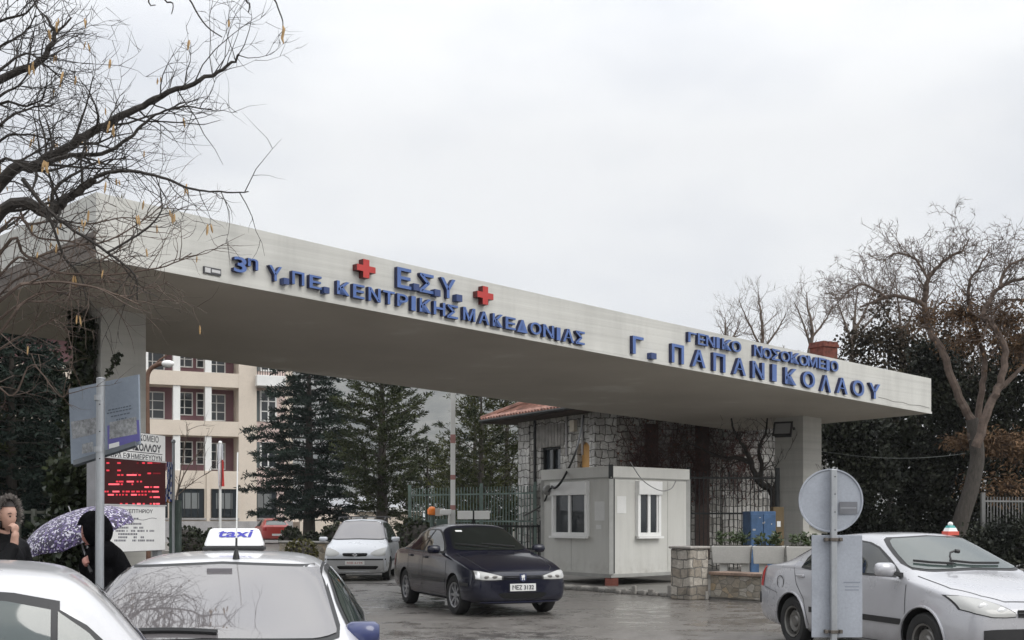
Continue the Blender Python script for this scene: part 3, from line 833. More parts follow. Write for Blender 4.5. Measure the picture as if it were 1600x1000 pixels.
# ------------------------------------------------------------------ guard booth
def booth_panel():
    t = NT('off_white_panel'); vec = t.coord(); run = t.coord((3, 3, .25))
    c = t.ramp(t.noise(vec, 1.0, 4, .6), [(.3, (.55, .545, .505)), (.7, (.61, .605, .57))])
    c = t.mix(c, t.ramp(t.noise(run, 2.2, 5, .65), [(.36, .94), (.52, 1.0)]), 1.0, 'MULTIPLY')
    sep = t.n('ShaderNodeSeparateXYZ'); t.l(vec, sep.inputs[0])
    splash = t.mix(t.ramp(sep.outputs[2], [(.30, 1.0), (.75, 0.0)]), t.ramp(t.noise(vec, 4.5, 5, .7), [(.42, 0.0), (.75, .55)]), 1.0, 'MULTIPLY')
    c = t.mix(c, (.24, .215, .18), splash)
    t.set(Base_Color=c, Roughness=.5); return t.mat
M_BOOTH = booth_panel()
M_PVC = plain('white_pvc', (0.80, 0.80, 0.78), 0.35, var=0.03)
def booth():
    C = gy(955, 27.5); A = gy(848, 29.8); B = gy(1075, 29.4)
    e1, e2 = (A - C), (B - C)
    z0, z1 = .25, 2.85
    t = thing('guard_booth', 'off-white prefabricated guard booth with sliding windows standing on bricks under the canopy', 'booth', C)
    P = lambda a, b, z: V((e1.x * a + e2.x * b, e1.y * a + e2.y * b, z))
    mb = MB(); q = lambda z, g=0.0: [P(-g, -g, z), P(-g, 1 + g, z), P(1 + g, 1 + g, z), P(1 + g, -g, z)]
    mb.hexa(q(z0 + .08), q(z1 - .26)); mb.build('wall', M_BOOTH, t)
    mb = MB(); mb.hexa(q(z1 - .26, .012), q(z1, .012)); mb.build('roof', M_BOOTH, t, bevel=.01)
    mb = MB(); mb.hexa(q(z1 - .275, .017), q(z1 - .255, .017)); mb.hexa(q(z0, .008), q(z0 + .08, .008)); mb.build('edge_strip', plain('grey_edge', (.32, .32, .30), .5), t)
    mb = MB()
    for a, b in ((0, 0), (1, 0), (0, 1)):
        c = P(a, b, 0); mb.box((c.x - .05, c.y - .05, z0 + .08), (c.x + .05, c.y + .05, z1 - .26))
    mb.build('corner_post', plain('corner_post_grey', (.42, .42, .40), .5), t)
    c = P(0.01, 0.0, 0); mb = MB(); mb.box((c.x - .05, c.y - .075, z1 - .3), (c.x + .06, c.y - .055, z1 + .03)); mb.box((c.x + .07, c.y - .07, z0 + .1), (c.x + .095, c.y - .03, z1 - .3)); mb.build('corner_bracket', M_IRON, t)
    for e, fs_ in ((e1, (.56,)), (e2, (.72,))):
        d = e.normalized(); nn = V((d.y, -d.x, 0)); nn = nn if nn.y < 0 else -nn
        for f_ in fs_:
            a = e * f_ + nn * .002; b = a + d * .008
            mb = MB(); mb.hexa([a + V((0, 0, z0 + .1)), b + V((0, 0, z0 + .1)), b + nn * .003 + V((0, 0, z0 + .1)), a + nn * .003 + V((0, 0, z0 + .1))], [a + V((0, 0, z1 - .3)), b + V((0, 0, z1 - .3)), b + nn * .003 + V((0, 0, z1 - .3)), a + nn * .003 + V((0, 0, z1 - .3))]); mb.build('panel_joint', plain('panel_joint_grey', (.33, .325, .30), .6), t)
    # windows with roller boxes
    def bwin(e, f0, f1, zz0, zz1, flip):
        d = e.normalized(); L = e.length
        ang = math.atan2(d.y, d.x) if not flip else math.atan2(-d.y, -d.x)
        M = Matrix.Translation(e * ((f0 + f1) / 2) + V((0, 0, zz0))) @ Matrix.Rotation(ang, 4, 'Z')
        w = (f1 - f0) * L; h = zz1 - zz0
        mb = MB(); mb.M = M; f = .09; rb = .32
        mb.box((-w / 2, -.09, 0), (-w / 2 + f, .02, h - rb)); mb.box((w / 2 - f, -.09, 0), (w / 2, .02, h - rb)); mb.box((-w / 2 + f, -.09, 0), (w / 2 - f, .02, f)); 
        mb.box((-w / 2, -.13, h - rb), (w / 2, .02, h)); mb.box((-.045, -.075, f), (.045, .0, h - rb))
        mb.box((-w / 2 + f, -.06, f), (-w / 2 + f + .04, 0, h - rb)); mb.box((w / 2 - f - .04, -.06, f), (w / 2 - f, 0, h - rb))
        o = mb.build('window', M_PVC, t, bevel=.006)
        mb = MB(); mb.M = M; mb.box((-w / 2 + f + .041, -.035, f), (-.046, -.03, h - rb)); mb.box((.046, -.035, f), (w / 2 - f - .041, -.03, h - rb)); mb.build('pane', M_PANE, o)
        mb = MB(); mb.M = M; mb.box((-w / 2 - .03, -.15, -.05), (w / 2 + .03, -.06, -.002)); mb.build('sill', M_PVC, o)
    s = 65.0
    bwin(e1, .30, .82, EYE - (838 - HZ) / 65.5, EYE - (752 - HZ) / 65.5, True)
    bwin(e2, .30, .60, EYE - (838 - HZ) / 65.5, EYE - (752 - HZ) / 65.5, False)
    # pasted notices
    paper = plain('paper_notice', (.70, .70, .68), .8, var=.04)
    def notice(e, f, w, z, h, flip):
        d = e.normalized(); n = V((d.y, -d.x, 0)); n = n if n.y < 0 else -n
        c = e * f + n * .004; mb = MB()
        a = c - d * w / 2 + V((0, 0, z)); b = c + d * w / 2 + V((0, 0, z)); up = V((0, 0, h)); mb.hexa([a, b, b + n * .004, a + n * .004], [a + up, b + up, b + up + n * .004, a + up + n * .004])
        o = mb.build('notice', paper, t)
        return o
    notice(e1, .155, .38, 1.58, .45, True); notice(e1, .17, .2, 1.38, .1, True); notice(e2, .125, .32, 1.75, .4, False)
    # bricks under it
    M_SB = plain('red_support_brick', (.17, .055, .04), .85, var=.35, scale=5)
    for a, b in ((.03, .03), (.93, .05), (.05, .93)):
        c = P(a, b, 0); mb = MB()
        for k in range(3): mb.cbox((c.x, c.y, .09 + k * .06), (.30, .24, .055))
        mb.build('brick_support', M_SB, t)
    # lamp on its left end and loose cables
    c = P(.86, 0, 0); nrm = V((e1.y, -e1.x, 0)).normalized(); nrm = nrm if nrm.y < 0 else -nrm
    mb = MB(); mb.ball(c + nrm * .12 + V((0, 0, 2.33)), (.14, .14, .13), 12, 8); mb.tube([c + V((0, 0, 2.33)), c + nrm * .1 + V((0, 0, 2.33))], .04, 8)
    mb.build('bulkhead_lamp', plain('grey_lamp', (.22, .22, .21), .35), t, smooth=40)
    t2 = thing('overhead_cable', 'black cable sagging from the stone lodge down to the guard booth wall', 'cable', P(.5, 0, 0) + C)
    def cable(pts, r, m):
        mb = MB(); ps = []
        for i in range(len(pts) - 1):
            for k in range(6):
                u = k / 6; p0 = pts[max(i - 1, 0)]; p1 = pts[i]; p2 = pts[i + 1]; p3 = pts[min(i + 2, len(pts) - 1)]
                ps.append(0.5 * ((2 * p1) + (p2 - p0) * u + (2 * p0 - 5 * p1 + 4 * p2 - p3) * u * u + (-p0 + 3 * p1 - 3 * p2 + p3) * u ** 3))
        ps.append(pts[-1]); off = t2.location
        mb.tube([p - off for p in ps], r, 6); mb.build('cable', m, t2, smooth=60)
    wpn = lambda px, py, Y: wp(px, py, Y)
    cable([wpn(912, 650, 35.2), wpn(904, 690, 33), wpn(896, 715, 30), wpn(880, 748, 28.6), wpn(868, 762, 28.9), wpn(862, 760, 29.2)], .03, M_IRON)
    cable([wpn(862, 762, 29.15), wpn(857, 768, 29.3), wpn(846, 790, 30.2), wpn(818, 806, 33)], .025, M_IRON)
    cable([wpn(985, 722, 27.9), wpn(1004, 750, 27.6), wpn(1030, 766, 28.2), wpn(1048, 764, 28.6), wpn(1056, 752, 28.8)], .012, plain('grey_cable', (.25, .25, .25), .5))
booth()

# ------------------------------------------------------------------ stone kerb wall, pillar and planters on the right of the drive
def roadside_wall():
    P0 = V((1.0, 27.3, 0)); P1 = V((4.95, 22.55, 0)); d = (P1 - P0).normalized(); n = V((d.y, -d.x, 0)); n = n if n.x > 0 else -n
    rz = math.atan2(d.y, d.x)
    L = (P1 - P0).length
    # raised bed behind
    q = [P0, P1, P1 + V((4.4, -6.5, 0)), V((30, 16, 0)), V((30, 34, 0)), V((9, 46, 0)), V((-.6, 34.0, 0)), V((-.3, 29.0, 0))]
    mb = MB(); mb.add([V((p.x, p.y, .06)) for p in q], [tuple(range(len(q)))]); mb.add([V((p.x, p.y, .0)) for p in q[:2]] + [V((p.x, p.y, .06)) for p in q[1::-1]], [(0, 1, 2, 3)])
    tag(mb.build('raised_ground', M_PAVE), kind='structure')
    mb = MB()
    for k in range(16):
        a = P0 + (P1 - P0) * (k / 34) - n * .02; b = P0 + (P1 - P0) * ((k + .95) / 34) - n * .02
        hz = .10 + .015 * math.sin(k * 2.1)
        mb.hexa([a, a + n * .3, b + n * .3, b][::-1], [x + V((0, 0, hz)) for x in (a, a + n * .3, b + n * .3, b)][::-1])
    tag(mb.build('kerb', M_KERB, bevel=.03), kind='structure')
    # pillar
    c = P0 + (P1 - P0) * .705 - n * .29
    t = thing('stone_pillar', 'square rubble stone pillar with a rough cap at the corner of the guard booth', 'pillar', c, rz)
    mb = MB(); mb.box((-.27, -.27, 0), (.27, .27, 1.02)); mb.build('shaft', M_PILLARSTONE, t, bevel=.03)
    rng = random.Random(2)
    mb = MB(); mb.box((-.30, -.30, 1.02), (.30, .30, 1.07)); mb.build('cap', plain('cap_mortar', (.34, .32, .29), .85, var=.25, fine=.3), t, bevel=.02)
    # low wall
    a = P0 + (P1 - P0) * .752
    t = thing('low_stone_wall', 'low tan rubble stone wall with a brownish coping edging the road under the planters', 'wall', a, rz)
    mb = MB(); Lw = L * .248 + .6
    mb.box((-1.0, -.03, 0), (.0, -.31, .2), 0) if 0 else None; mb.box((.0, 0, 0), (Lw, .42, .5), 0); mb.build('stonework', M_WALLSTONE, t, bevel=.02)
    mb = MB(); mb.box((.0, -.05, .5), (Lw + .03, .47, .56)); mb.build('coping', plain('rusty_coping', (.30, .21, .16), .8, var=.5, scale=2.0, fine=.4), t, bevel=.012)
    mb = MB()
    for i in range(16):
        x = -2.6 + i * .165 + rng.uniform(-.04, .04); s = rng.uniform(.10, .155)
        mb.box((x, -.12 + rng.uniform(-.02, .04), .0), (x + s, -.045, rng.uniform(.07, .2) + (.06 if i > 8 else 0)))
    mb.build('footing_stones', plain('footing_stone', (.36, .34, .31), .85, var=.4, scale=3, fine=.4), t, bevel=.03)
    # concrete planters
    mpl = plain('planter_concrete', (.47, .46, .43), .7, var=.1, scale=2, fine=.12)
    soil = plain('planter_soil', (.03, .022, .015), .95)
    for i, (px0, px1, lab) in enumerate(((1113, 1174, 'grey concrete trough planter beside the stone pillar'), (1177, 1226, 'grey concrete trough planter between its neighbour and the silver taxi'), (1229, 1280, 'grey concrete trough planter mostly hidden behind the silver taxi'))):
        xm = (px0 + px1) / 2; Yc = 25.05 - i * .28
        c = gy(xm, Yc); w = (px1 - px0) / F * Yc * .5
        t = thing('planter', lab, 'planter', (c.x, c.y, 0), R(-14), 'concrete planters on the wall')
        mb = MB(); zb, zt = .68, 1.05; k = .93
        mb.hexa([(-w * k, -.24, zb), (w * k, -.24, zb), (w * k, .24, zb), (-w * k, .24, zb)], [(-w, -.28, zt), (w, -.28, zt), (w, .28, zt), (-w, .28, zt)])
        mb.build('trough', mpl, t, bevel=.015)
        mb = MB(); mb.box((-w + .06, -.22, zt - .02), (w - .06, .22, zt + .01)); mb.build('soil', soil, t)
        mb = MB(); mb.box((-w * .6, -.15, .06), (-w * .6 + .16, .15, .68)); mb.box((w * .5, -.15, .06), (w * .5 + .16, .15, .68)); mb.build('foot', mpl, t)
        mb = MB()
        for s in range(26):
            x, y = rng.uniform(-w + .1, w - .1), rng.uniform(-.18, .18); h = rng.uniform(.08, .34)
            p = V((x, y, zt)); q2 = p + V((rng.uniform(-.08, .08), rng.uniform(-.08, .08), h))
            mb.tube([p, q2], .006, 3, False)
            for l in range(7):
                b = p.lerp(q2, rng.uniform(.25, 1)); dd = V((rng.uniform(-1, 1), rng.uniform(-1, 1), rng.uniform(-.2, .8))).normalized(); s2 = dd.orthogonal().normalized() * .025
                mb.add([b, b + dd * .05 + s2, b + dd * .11, b + dd * .05 - s2], [(0, 1, 2, 3)])
        mb.build('plants', leafy('planter_leaf', (.02, .035, .012), (.06, .08, .03), 3), t)
    # blue cabinet and ochre box by the column
    c = gy(1186, 31.2)
    t = thing('blue_cabinet', 'scuffed blue metal cabinet in front of the fence', 'cabinet', (c.x, c.y, .06), R(8))
    mblue = plain('blue_cabinet_paint', (.05, .115, .235), .55, var=.35, scale=3, fine=.2)
    mb = MB(); mb.box((-.35, -.3, 0), (.35, .3, 1.76)); mb.build('carcass', mblue, t, bevel=.015)
    for x in (-.33, .01):
        mb = MB(); mb.box((x, -.325, .08), (x + .32, -.303, 1.68)); d = mb.build('door', mblue, t, bevel=.006)
        mb = MB(); mb.box((x + (.27 if x < 0 else .02), -.345, .85), (x + (.30 if x < 0 else .05), -.326, 1.0)); mb.build('handle', M_IRON, d)
    mb = MB()
    for k in range(9): mb.cbox((rng.uniform(-.3, .3), -.33, rng.uniform(.5, 1.6)), (rng.uniform(.02, .08), .006, rng.uniform(.02, .06)))
    mb.build('sticker_scraps', plain('sticker_scrap', (.4, .4, .4), .8), t)
    c = gy(1214.5, 31.6)
    t = thing('ochre_panel', 'narrow ochre board standing between the blue cabinet and the gate column', 'panel', (c.x, c.y, .06), R(8))
    mb = MB(); mb.box((-.15, -.1, 0), (.15, .1, 1.88)); mb.build('board', plain('dull_ochre', (.13, .09, .042), .7, var=.25, scale=3), t, bevel=.01)
    mb = MB(); mb.box((-.05, -.112, 1.35), (.05, -.102, 1.5)); mb.build('label_plate', M_PVC, t)
roadside_wall()

# ------------------------------------------------------------------ fences, barrier
def fence(name, label, pts, zb, zt, m, gap=.13, post=2.0, rails=None, bar=.012, cat='fence', post_m=None):
    t = thing(name, label, cat, pts[0])
    o = V(pts[0])
    bars = MB(); rl = MB()
    for a, b in zip(pts[:-1], pts[1:]):
        a, b = V(a) - o, V(b) - o; L = (b - a).length; n = max(1, int(L / gap))
        for i in range(n):
            p = a.lerp(b, (i + .5) / n); bars.cbox((p.x, p.y, (zb + zt) / 2), (bar * 2, bar * 2, zt - zb))
        for z in (rails or (zb + .15, zt - .2)):
            d = (b - a).normalized() * .02; nn = V((-d.y, d.x, 0))
            rl.hexa([a + nn + V((0, 0, z)), b + nn + V((0, 0, z)), b - nn + V((0, 0, z)), a - nn + V((0, 0, z))][::-1], [a + nn + V((0, 0, z + .05)), b + nn + V((0, 0, z + .05)), b - nn + V((0, 0, z + .05)), a - nn + V((0, 0, z + .05))][::-1])
        k = max(1, int(L / post))
        for i in range(0 if a.length < 1e-6 else 1, k + 1):
            p = a.lerp(b, i / k); mb = MB(); mb.box((p.x - .05, p.y - .05, -o.z), (p.x + .05, p.y + .05, zt + .12)); mb.build('post', post_m or m, t)
    bars.build('railing', m, t); rl.build('rail', m, t)
    return t
fence('iron_fence', 'tall green iron bar fence with rails beyond the barrier, ending at the stone lodge', [gy(640, 42.5), gy(752, 40.5), gy(836, 38.8)], .3, 2.72, M_GREENIRON, .135, 2.6, (1.52, 2.45), .018)
fence('sliding_gate', 'low dark iron sliding gate standing open beside the guard booth', [gy(676, 32.2), gy(846, 31.4)], .15, 1.46, M_IRON, .15, 3.0, (.2, .8, 1.40), .018, 'gate')
fence('iron_fence', 'dark iron fence with thick posts in front of the stone lodge, beside the blue cabinet', [gy(1076, 33.2), gy(1215, 33.6)], .2, 2.95, M_IRON, .12, 1.35, (1.75, 2.75), .011)
fence('railing_fence', 'pale grey railing on a wall showing through the hedge behind the silver taxi', [gy(1536, 33.5), gy(1660, 34.5)], .5, 2.25, plain('pale_railing', (.15, .15, .145), .6), .11, 2.5, (1.15, 2.1))
fence('wooden_fence', 'weathered vertical bar fence below the cedar behind the two women', [gy(-60, 19.0), gy(112, 20.2)], .1, 1.78, plain('weathered_fence', (.11, .115, .095), .7, var=.3), .24, 2.4, (.3, 1.70), .035)

def barrier():
    c = gy(708, 30.3)
    t = thing('barrier_gate', 'raised white barrier boom with red bands standing upright over the white cabinet', 'barrier', c)
    w = M_PVC
    mb = MB(); mb.box((-.2, -.18, 0), (.2, .22, 1.15)); mb.box((-.23, -.21, 1.15), (.23, .25, 1.2)); mb.build('cabinet', M_PVC, t, bevel=.02)
    mb = MB(); mb.box((-.06, -.16, .95), (.06, -.05, 4.85)); mb.build('boom', M_PVC, t, bevel=.01)
    mred = plain('faded_red_band', (.42, .22, .20), .6, var=.2)
    for z in (3.55, 1.85, 2.62):
        mb = MB(); mb.box((-.063, -.163, z), (.063, -.047, z + (.22 if z > 3 else .12))); mb.build('red_band', mred, t)
    mb = MB(); mb.tube([(0.06, -.1, 2.75), (.16, -.1, 2.68)], .02, 6); mb.build('bracket', M_IRON, t)
    mb = MB(); mb.box((-.32, -.3, 1.72), (-.02, -.1, 1.86)); mb.box((-.12, -.25, 1.2), (-.06, -.15, 1.72)); mb.build('sensor_head', M_PVC, t, bevel=.02)
    c2 = gy(740, 29.4)
    t = thing('sign_box', 'white horizontal sign box on a post beside the barrier boom', 'sign', c2)
    mb = MB(); mb.box((-.40, -.06, 1.61), (-.02, .06, 1.82)); mb.box((.02, -.06, 1.61), (.40, .06, 1.82)); mb.build('box', M_PVC, t, bevel=.01)
    mb = MB(); mb.box((-.04, .07, 0), (.04, .13, 1.8)); mb.box((-.02, -.04, 1.60), (.02, .06, 1.83)); mb.build('post', M_IRON, t)
    c3 = gy(675, 31.0)
    t = thing('warning_light', 'orange warning lamp on a dark green post near the barrier', 'lamp', c3)
    mb = MB(); mb.tube([(0, 0, 0), (0, 0, 1.72)], .055, 8); mb.build('post', M_GREENIRON, t)
    mb = MB(); mb.lathe([(.09, 1.72), (.12, 1.75), (.12, 1.86), (.07, 1.93), (.0, 1.95)], 12); mb.M = Matrix.Identity(4); mb.build('lens', plain('orange_lens', (.80, .20, .015), .3), t, smooth=40)
    mb = MB(); mb.box((.09, -.1, 1.70), (.28, .1, 1.9)); mb.build('housing', plain('pale_housing', (.55, .5, .45), .5), t)
    mb = MB(); mb.box((.12, -.1, .9), (.5, .1, 1.62)); mb.build('control_box', M_GREENIRON, t)
barrier()
# ------------------------------------------------------------------ plants
def rnd_dir(rng):
    while True:
        v = V((rng.uniform(-1, 1), rng.uniform(-1, 1), rng.uniform(-1, 1)))
        if 0.05 < v.length < 1: return v.normalized()

def leaf_quad(mb, p, d, s, rng, asp=0.5, mi=0):
    side = d.cross(rnd_dir(rng))
    if side.length < 1e-3: side = d.orthogonal()
    side = side.normalized() * s * asp
    mb.add([p, p + d * s * .5 + side, p + d * s, p + d * s * .5 - side], [(0, 1, 2, 3)], mi)

def leaf_blob(mb, c, r, n, size, rng, shell=0.55, asp=0.42, lump=0.35, up=0.25):
    c = V(c); off = V((rng.uniform(0, 50), rng.uniform(0, 50), 0))
    for _ in range(n):
        d = rnd_dir(rng)
        k = (shell + (1 - shell) * rng.random()) * (1 + lump * noise.noise(d * 2.2 + off))
        if rng.random() < .25: k *= rng.random() ** .5
        p = c + V((d.x * r[0], d.y * r[1], d.z * r[2])) * k
        dd = (d * .5 + rnd_dir(rng) + V((0, 0, up))).normalized()
        leaf_quad(mb, p, dd, size * rng.uniform(.6, 1.35), rng, asp)

M_BARK = plain('grey_bark', (0.072, 0.062, 0.052), 0.9, var=.35, scale=5, stretch=(4, 4, 1), bump=.8, fine=.4)
M_BARKDARK = plain('wet_dark_bark', (0.040, 0.034, 0.029), 0.85, var=.45, scale=9, bump=.8, fine=.3)
M_TWIG = plain('brown_twig', (0.095, 0.068, 0.053), 0.85, var=.35, scale=6)
M_TWIGPALE = plain('pale_twig', (0.13, 0.10, 0.08), 0.85, var=.35, scale=6)
M_CATKIN = plain('dry_seed_pod', (0.40, 0.26, 0.12), 0.8, var=.4, scale=20)
M_CEDAR = leafy('cedar_needles', (0.009, 0.018, 0.015), (0.034, 0.052, 0.038), 0.8, .65, .2)
M_CEDAR2 = leafy('green_cedar_needles', (0.015, 0.023, 0.009), (0.062, 0.072, 0.026), 0.8, .65, .2)
M_PINE = leafy('yellow_green_needles', (0.014, 0.022, 0.008), (0.075, 0.080, 0.024), 0.9, .65, .2)
M_DARKLEAF = leafy('dark_evergreen_leaf', (0.007, 0.010, 0.006), (0.030, 0.034, 0.019), 1.0, .6, .22)
M_IVY = leafy('ivy_leaf', (0.010, 0.018, 0.007), (0.045, 0.055, 0.022), 3.0, .4, .4)
M_DRYLEAF = leafy('dry_brown_leaf', (0.06, 0.036, 0.022), (0.24, 0.15, 0.085), 1.6, .8, .15)
M_HEDGE = leafy('hedge_leaf', (0.009, 0.014, 0.007), (0.034, 0.040, 0.017), 1.5, .6, .25)
M_HEDGEY = leafy('yellowish_bush_leaf', (0.035, 0.036, 0.010), (0.11, 0.10, 0.03), 2.0, .6, .25)

def curve_pts(pts, n=5):
    out = []
    for i in range(len(pts) - 1):
        p0 = pts[max(i - 1, 0)]; p1 = pts[i]; p2 = pts[i + 1]; p3 = pts[min(i + 2, len(pts) - 1)]
        for k in range(n):
            u = k / n
            out.append(0.5 * ((2 * p1) + (p2 - p0) * u + (2 * p0 - 5 * p1 + 4 * p2 - p3) * u * u + (-p0 + 3 * p1 - 3 * p2 + p3) * u ** 3))
    out.append(pts[-1]); return out

MINR = .0022
def twig(mb, p, d, L, r, rng, depth, tips, bend=.35, up=.1, fork=2.6, nseg=5, spread=(.5, 1.1), mi=0):
    pts = [p]; q = p.copy(); dd = d.copy(); seg = L / nseg
    for i in range(nseg):
        dd = (dd + rnd_dir(rng) * bend * .5 + V((0, 0, up * .3))).normalized()
        q = q + dd * seg; pts.append(q.copy())
    rad = [r * (1 - .75 * i / nseg) for i in range(nseg + 1)]
    mb.tube(pts, rad, 6 if r > .03 else (4 if r > .009 else 3), False, mi)
    tips.append((pts[-1], dd.copy(), r))
    if depth > 0:
        n = int(fork + rng.random() * fork * .8)
        for k in range(n):
            u = rng.uniform(.25, 1.0); j = min(int(u * nseg), nseg - 1)
            b = pts[j].lerp(pts[j + 1], u * nseg - j)
            t = (pts[j + 1] - pts[j]).normalized()
            side = t.cross(rnd_dir(rng)).normalized()
            a = rng.uniform(*spread)
            nd = (t * math.cos(a) + side * math.sin(a)).normalized()
            twig(mb, b, nd, L * rng.uniform(.4, .7), max(r * (1 - .7 * u) * .7, MINR), rng, depth - 1, tips, bend, up, fork, max(3, nseg - 1), spread, mi)

def limb(mb, pts, r0, r1, rng, tips, side_n=10, side_L=(.4, .9), depth=2, up=.15, fork=2.4, bend=.6, start=.15, rs=.35, mi=0):
    cp = curve_pts(pts, 5); n = len(cp)
    cp = [c + rnd_dir(rng) * r0 * .25 for c in cp]
    rad = [r0 + (r1 - r0) * (i / (n - 1)) for i in range(n)]
    mb.tube(cp, rad, 8 if r0 > .03 else 5, True, mi)
    for k in range(side_n):
        u = start + (1 - start) * (k + rng.random()) / side_n
        j = min(int(u * (n - 1)), n - 2)
        t = (cp[j + 1] - cp[j]).normalized(); side = t.cross(rnd_dir(rng)).normalized(); a = rng.uniform(.5, 1.15)
        d = (t * math.cos(a) + side * math.sin(a)).normalized()
        twig(mb, cp[j], d, rng.uniform(*side_L), max(rad[j] * rs, .004, MINR * 1.5), rng, depth, tips, bend, up, fork, mi=mi)
    tips.append((cp[-1], (cp[-1] - cp[-2]).normalized(), r1))

def px_path(lst, Y, dy=None):
    return [wp(a, b, Y if dy is None else Y + dy * i) for i, (a, b) in enumerate(lst)]

def seed_pods(tips, n, L, rng, parent, origin):
    for (p, d, r) in rng.sample(tips, min(n, len(tips))):
        mb = MB()
        for k in range(rng.choice((1, 1, 2, 3))):
            q = p - origin + rnd_dir(rng) * .02; l = L * rng.uniform(.6, 1.3); sw = rnd_dir(rng) * .25
            e = q + (V((0, 0, -1)) + sw).normalized() * l
            mb.tube([q, q.lerp(e, .3), q.lerp(e, .75), e], [l * .05, l * .11, l * .10, l * .03], 4, True)
        mb.build('seed_pod', M_CATKIN, parent)

def near_tree():
    rng = random.Random(11)
    base = V((-4.75, 8.9, 0))
    t = thing('bare_tree', 'bare tree with dry hanging seed pods reaching over the gate beside the two women', 'tree', base)
    mb = MB(); mb.M = Matrix.Translation(-base)
    trunk = [base, base + V((.03, -.02, 1.2)), base + V((.1, -.1, 2.4)), base + V((.22, -.2, 3.4)), base + V((.35, -.35, 4.6)), base + V((.6, -.6, 6.0)), base + V((.7, -.5, 7.4))]
    tips = []
    mb.tube(curve_pts(trunk, 4), [.19 - .15 * i / 24 for i in range(25)], 10)
    mb.build('trunk', M_BARKDARK, t, smooth=50)
    mb = MB(); mb.M = Matrix.Translation(-base)
    T = lambda z: V((base.x + .05 + z * .07, base.y - z * .07, z))
    Y = 8.2
    L = lambda m_, p_, a_, b_, r_, t_, n_, *r, **k: limb(m_, p_, a_ * .9, b_, r_, t_, int(n_ * 1.2), *r, **k)
    L(mb, [T(2.9)] + px_path([(0, 284), (55, 260), (97, 235), (143, 206), (202, 176), (252, 151), (311, 126), (357, 104), (373, 84)], Y), .050, .006, rng, tips, 26, (.25, .75), 2, .25, 2.2)
    L(mb, [T(2.7)] + px_path([(0, 333), (75, 332), (97, 318), (130, 293), (147, 277)], Y - .3), .047, .024, rng, tips, 9, (.25, .7), 2, .1, 2.2)
    L(mb, px_path([(147, 277), (180, 268), (210, 268), (252, 277), (302, 296), (345, 300), (388, 300)], Y - .3), .017, .004, rng, tips, 14, (.2, .5), 1, -.05, 2.2)
    L(mb, [T(4.3)] + px_path([(0, 126), (59, 97), (80, 70), (85, 50), (70, 25)], Y - .1), .035, .008, rng, tips, 14, (.25, .6), 2, .2, 2)
    L(mb, px_path([(84, 52), (100, 40), (112, 27)], Y - .1), .011, .005, rng, tips, 3, (.15, .3), 1)
    L(mb, px_path([(60, 258), (110, 243), (160, 240), (202, 216), (235, 185), (277, 168), (330, 170)], Y - .1), .022, .004, rng, tips, 18, (.2, .6), 1, .1, 2.4)
    L(mb, px_path([(34, 279), (71, 323), (105, 353), (168, 395), (210, 430), (215, 470)], Y - .6), .017, .004, rng, tips, 14, (.2, .55), 1, 0, 2.2)
    L(mb, px_path([(80, 332), (84, 298), (110, 275), (150, 255), (200, 245)], Y - .4), .018, .004, rng, tips, 10, (.2, .5), 1, .1)
    L(mb, px_path([(75, 332), (100, 400), (126, 430), (135, 470)], Y - .5), .012, .004, rng, tips, 8, (.2, .5), 1, 0)
    L(mb, px_path([(168, 395), (225, 360), (252, 330), (250, 300)], Y - .6), .010, .003, rng, tips, 7, (.15, .4), 1, .1)
    L(mb, [T(2.4)] + px_path([(0, 470), (60, 442), (140, 447), (185, 462), (222, 478)], Y - .7), .015, .004, rng, tips, 14, (.2, .6), 1, .05, 2.2, mi=1)
    L(mb, [T(2.2)] + px_path([(0, 395), (40, 400), (90, 425), (180, 428), (260, 415), (300, 395)], Y - .5), .015, .003, rng, tips, 18, (.2, .5), 1, .1, 2.2, mi=1)
    L(mb, [T(2.0)] + px_path([(0, 520), (40, 470), (90, 455), (130, 480)], Y - .4), .014, .004, rng, tips, 12, (.2, .6), 1, .05, 2.2, mi=1)
    L(mb, [T(1.9)] + px_path([(-30, 610), (20, 618), (50, 570), (95, 620), (110, 600)], Y), .010, .003, rng, tips, 8, (.2, .4), 1, .05, 2, mi=1)
    for k, pts in enumerate(([(0, 430), (50, 405), (110, 385), (170, 375), (230, 340), (255, 318)], [(0, 360), (60, 372), (120, 380), (180, 410), (215, 432)], [(10, 490), (70, 470), (120, 430), (170, 400), (205, 385)],
                             [(0, 345), (45, 350), (90, 345), (140, 350), (190, 340), (240, 345)], [(0, 545), (50, 520), (85, 500), (110, 520)], [(20, 440), (90, 452), (160, 440), (230, 450), (262, 440)])):
        L(mb, [T(2.3)] + px_path(pts, Y - .5 + .15 * k), .011, .003, rng, tips, 14, (.18, .5), 1, .1, 2.4, mi=1)
    for k in range(9):
        y = 20 + k * 34
        L(mb, [T(4.6 - k * .22)] + px_path([(-20, y + 30 + rng.uniform(-15, 15)), (30 + rng.uniform(-20, 20), y + rng.uniform(-20, 20)), (75 + rng.uniform(-20, 30), y + rng.uniform(-45, 20))], Y + rng.uniform(-.9, 1.2)), .016, .004, rng, tips, 13, (.25, .7), 2, .15, 2)
    # a limb passing above the frame with hanging ends
    L(mb, [T(5.2), V((-3.2, 7.4, 5.3)), V((-2.2, 6.9, 5.35)), V((-1.3, 6.5, 5.3))], .035, .008, rng, tips, 12, (.3, .6), 2, .25, 2)
    hang = []
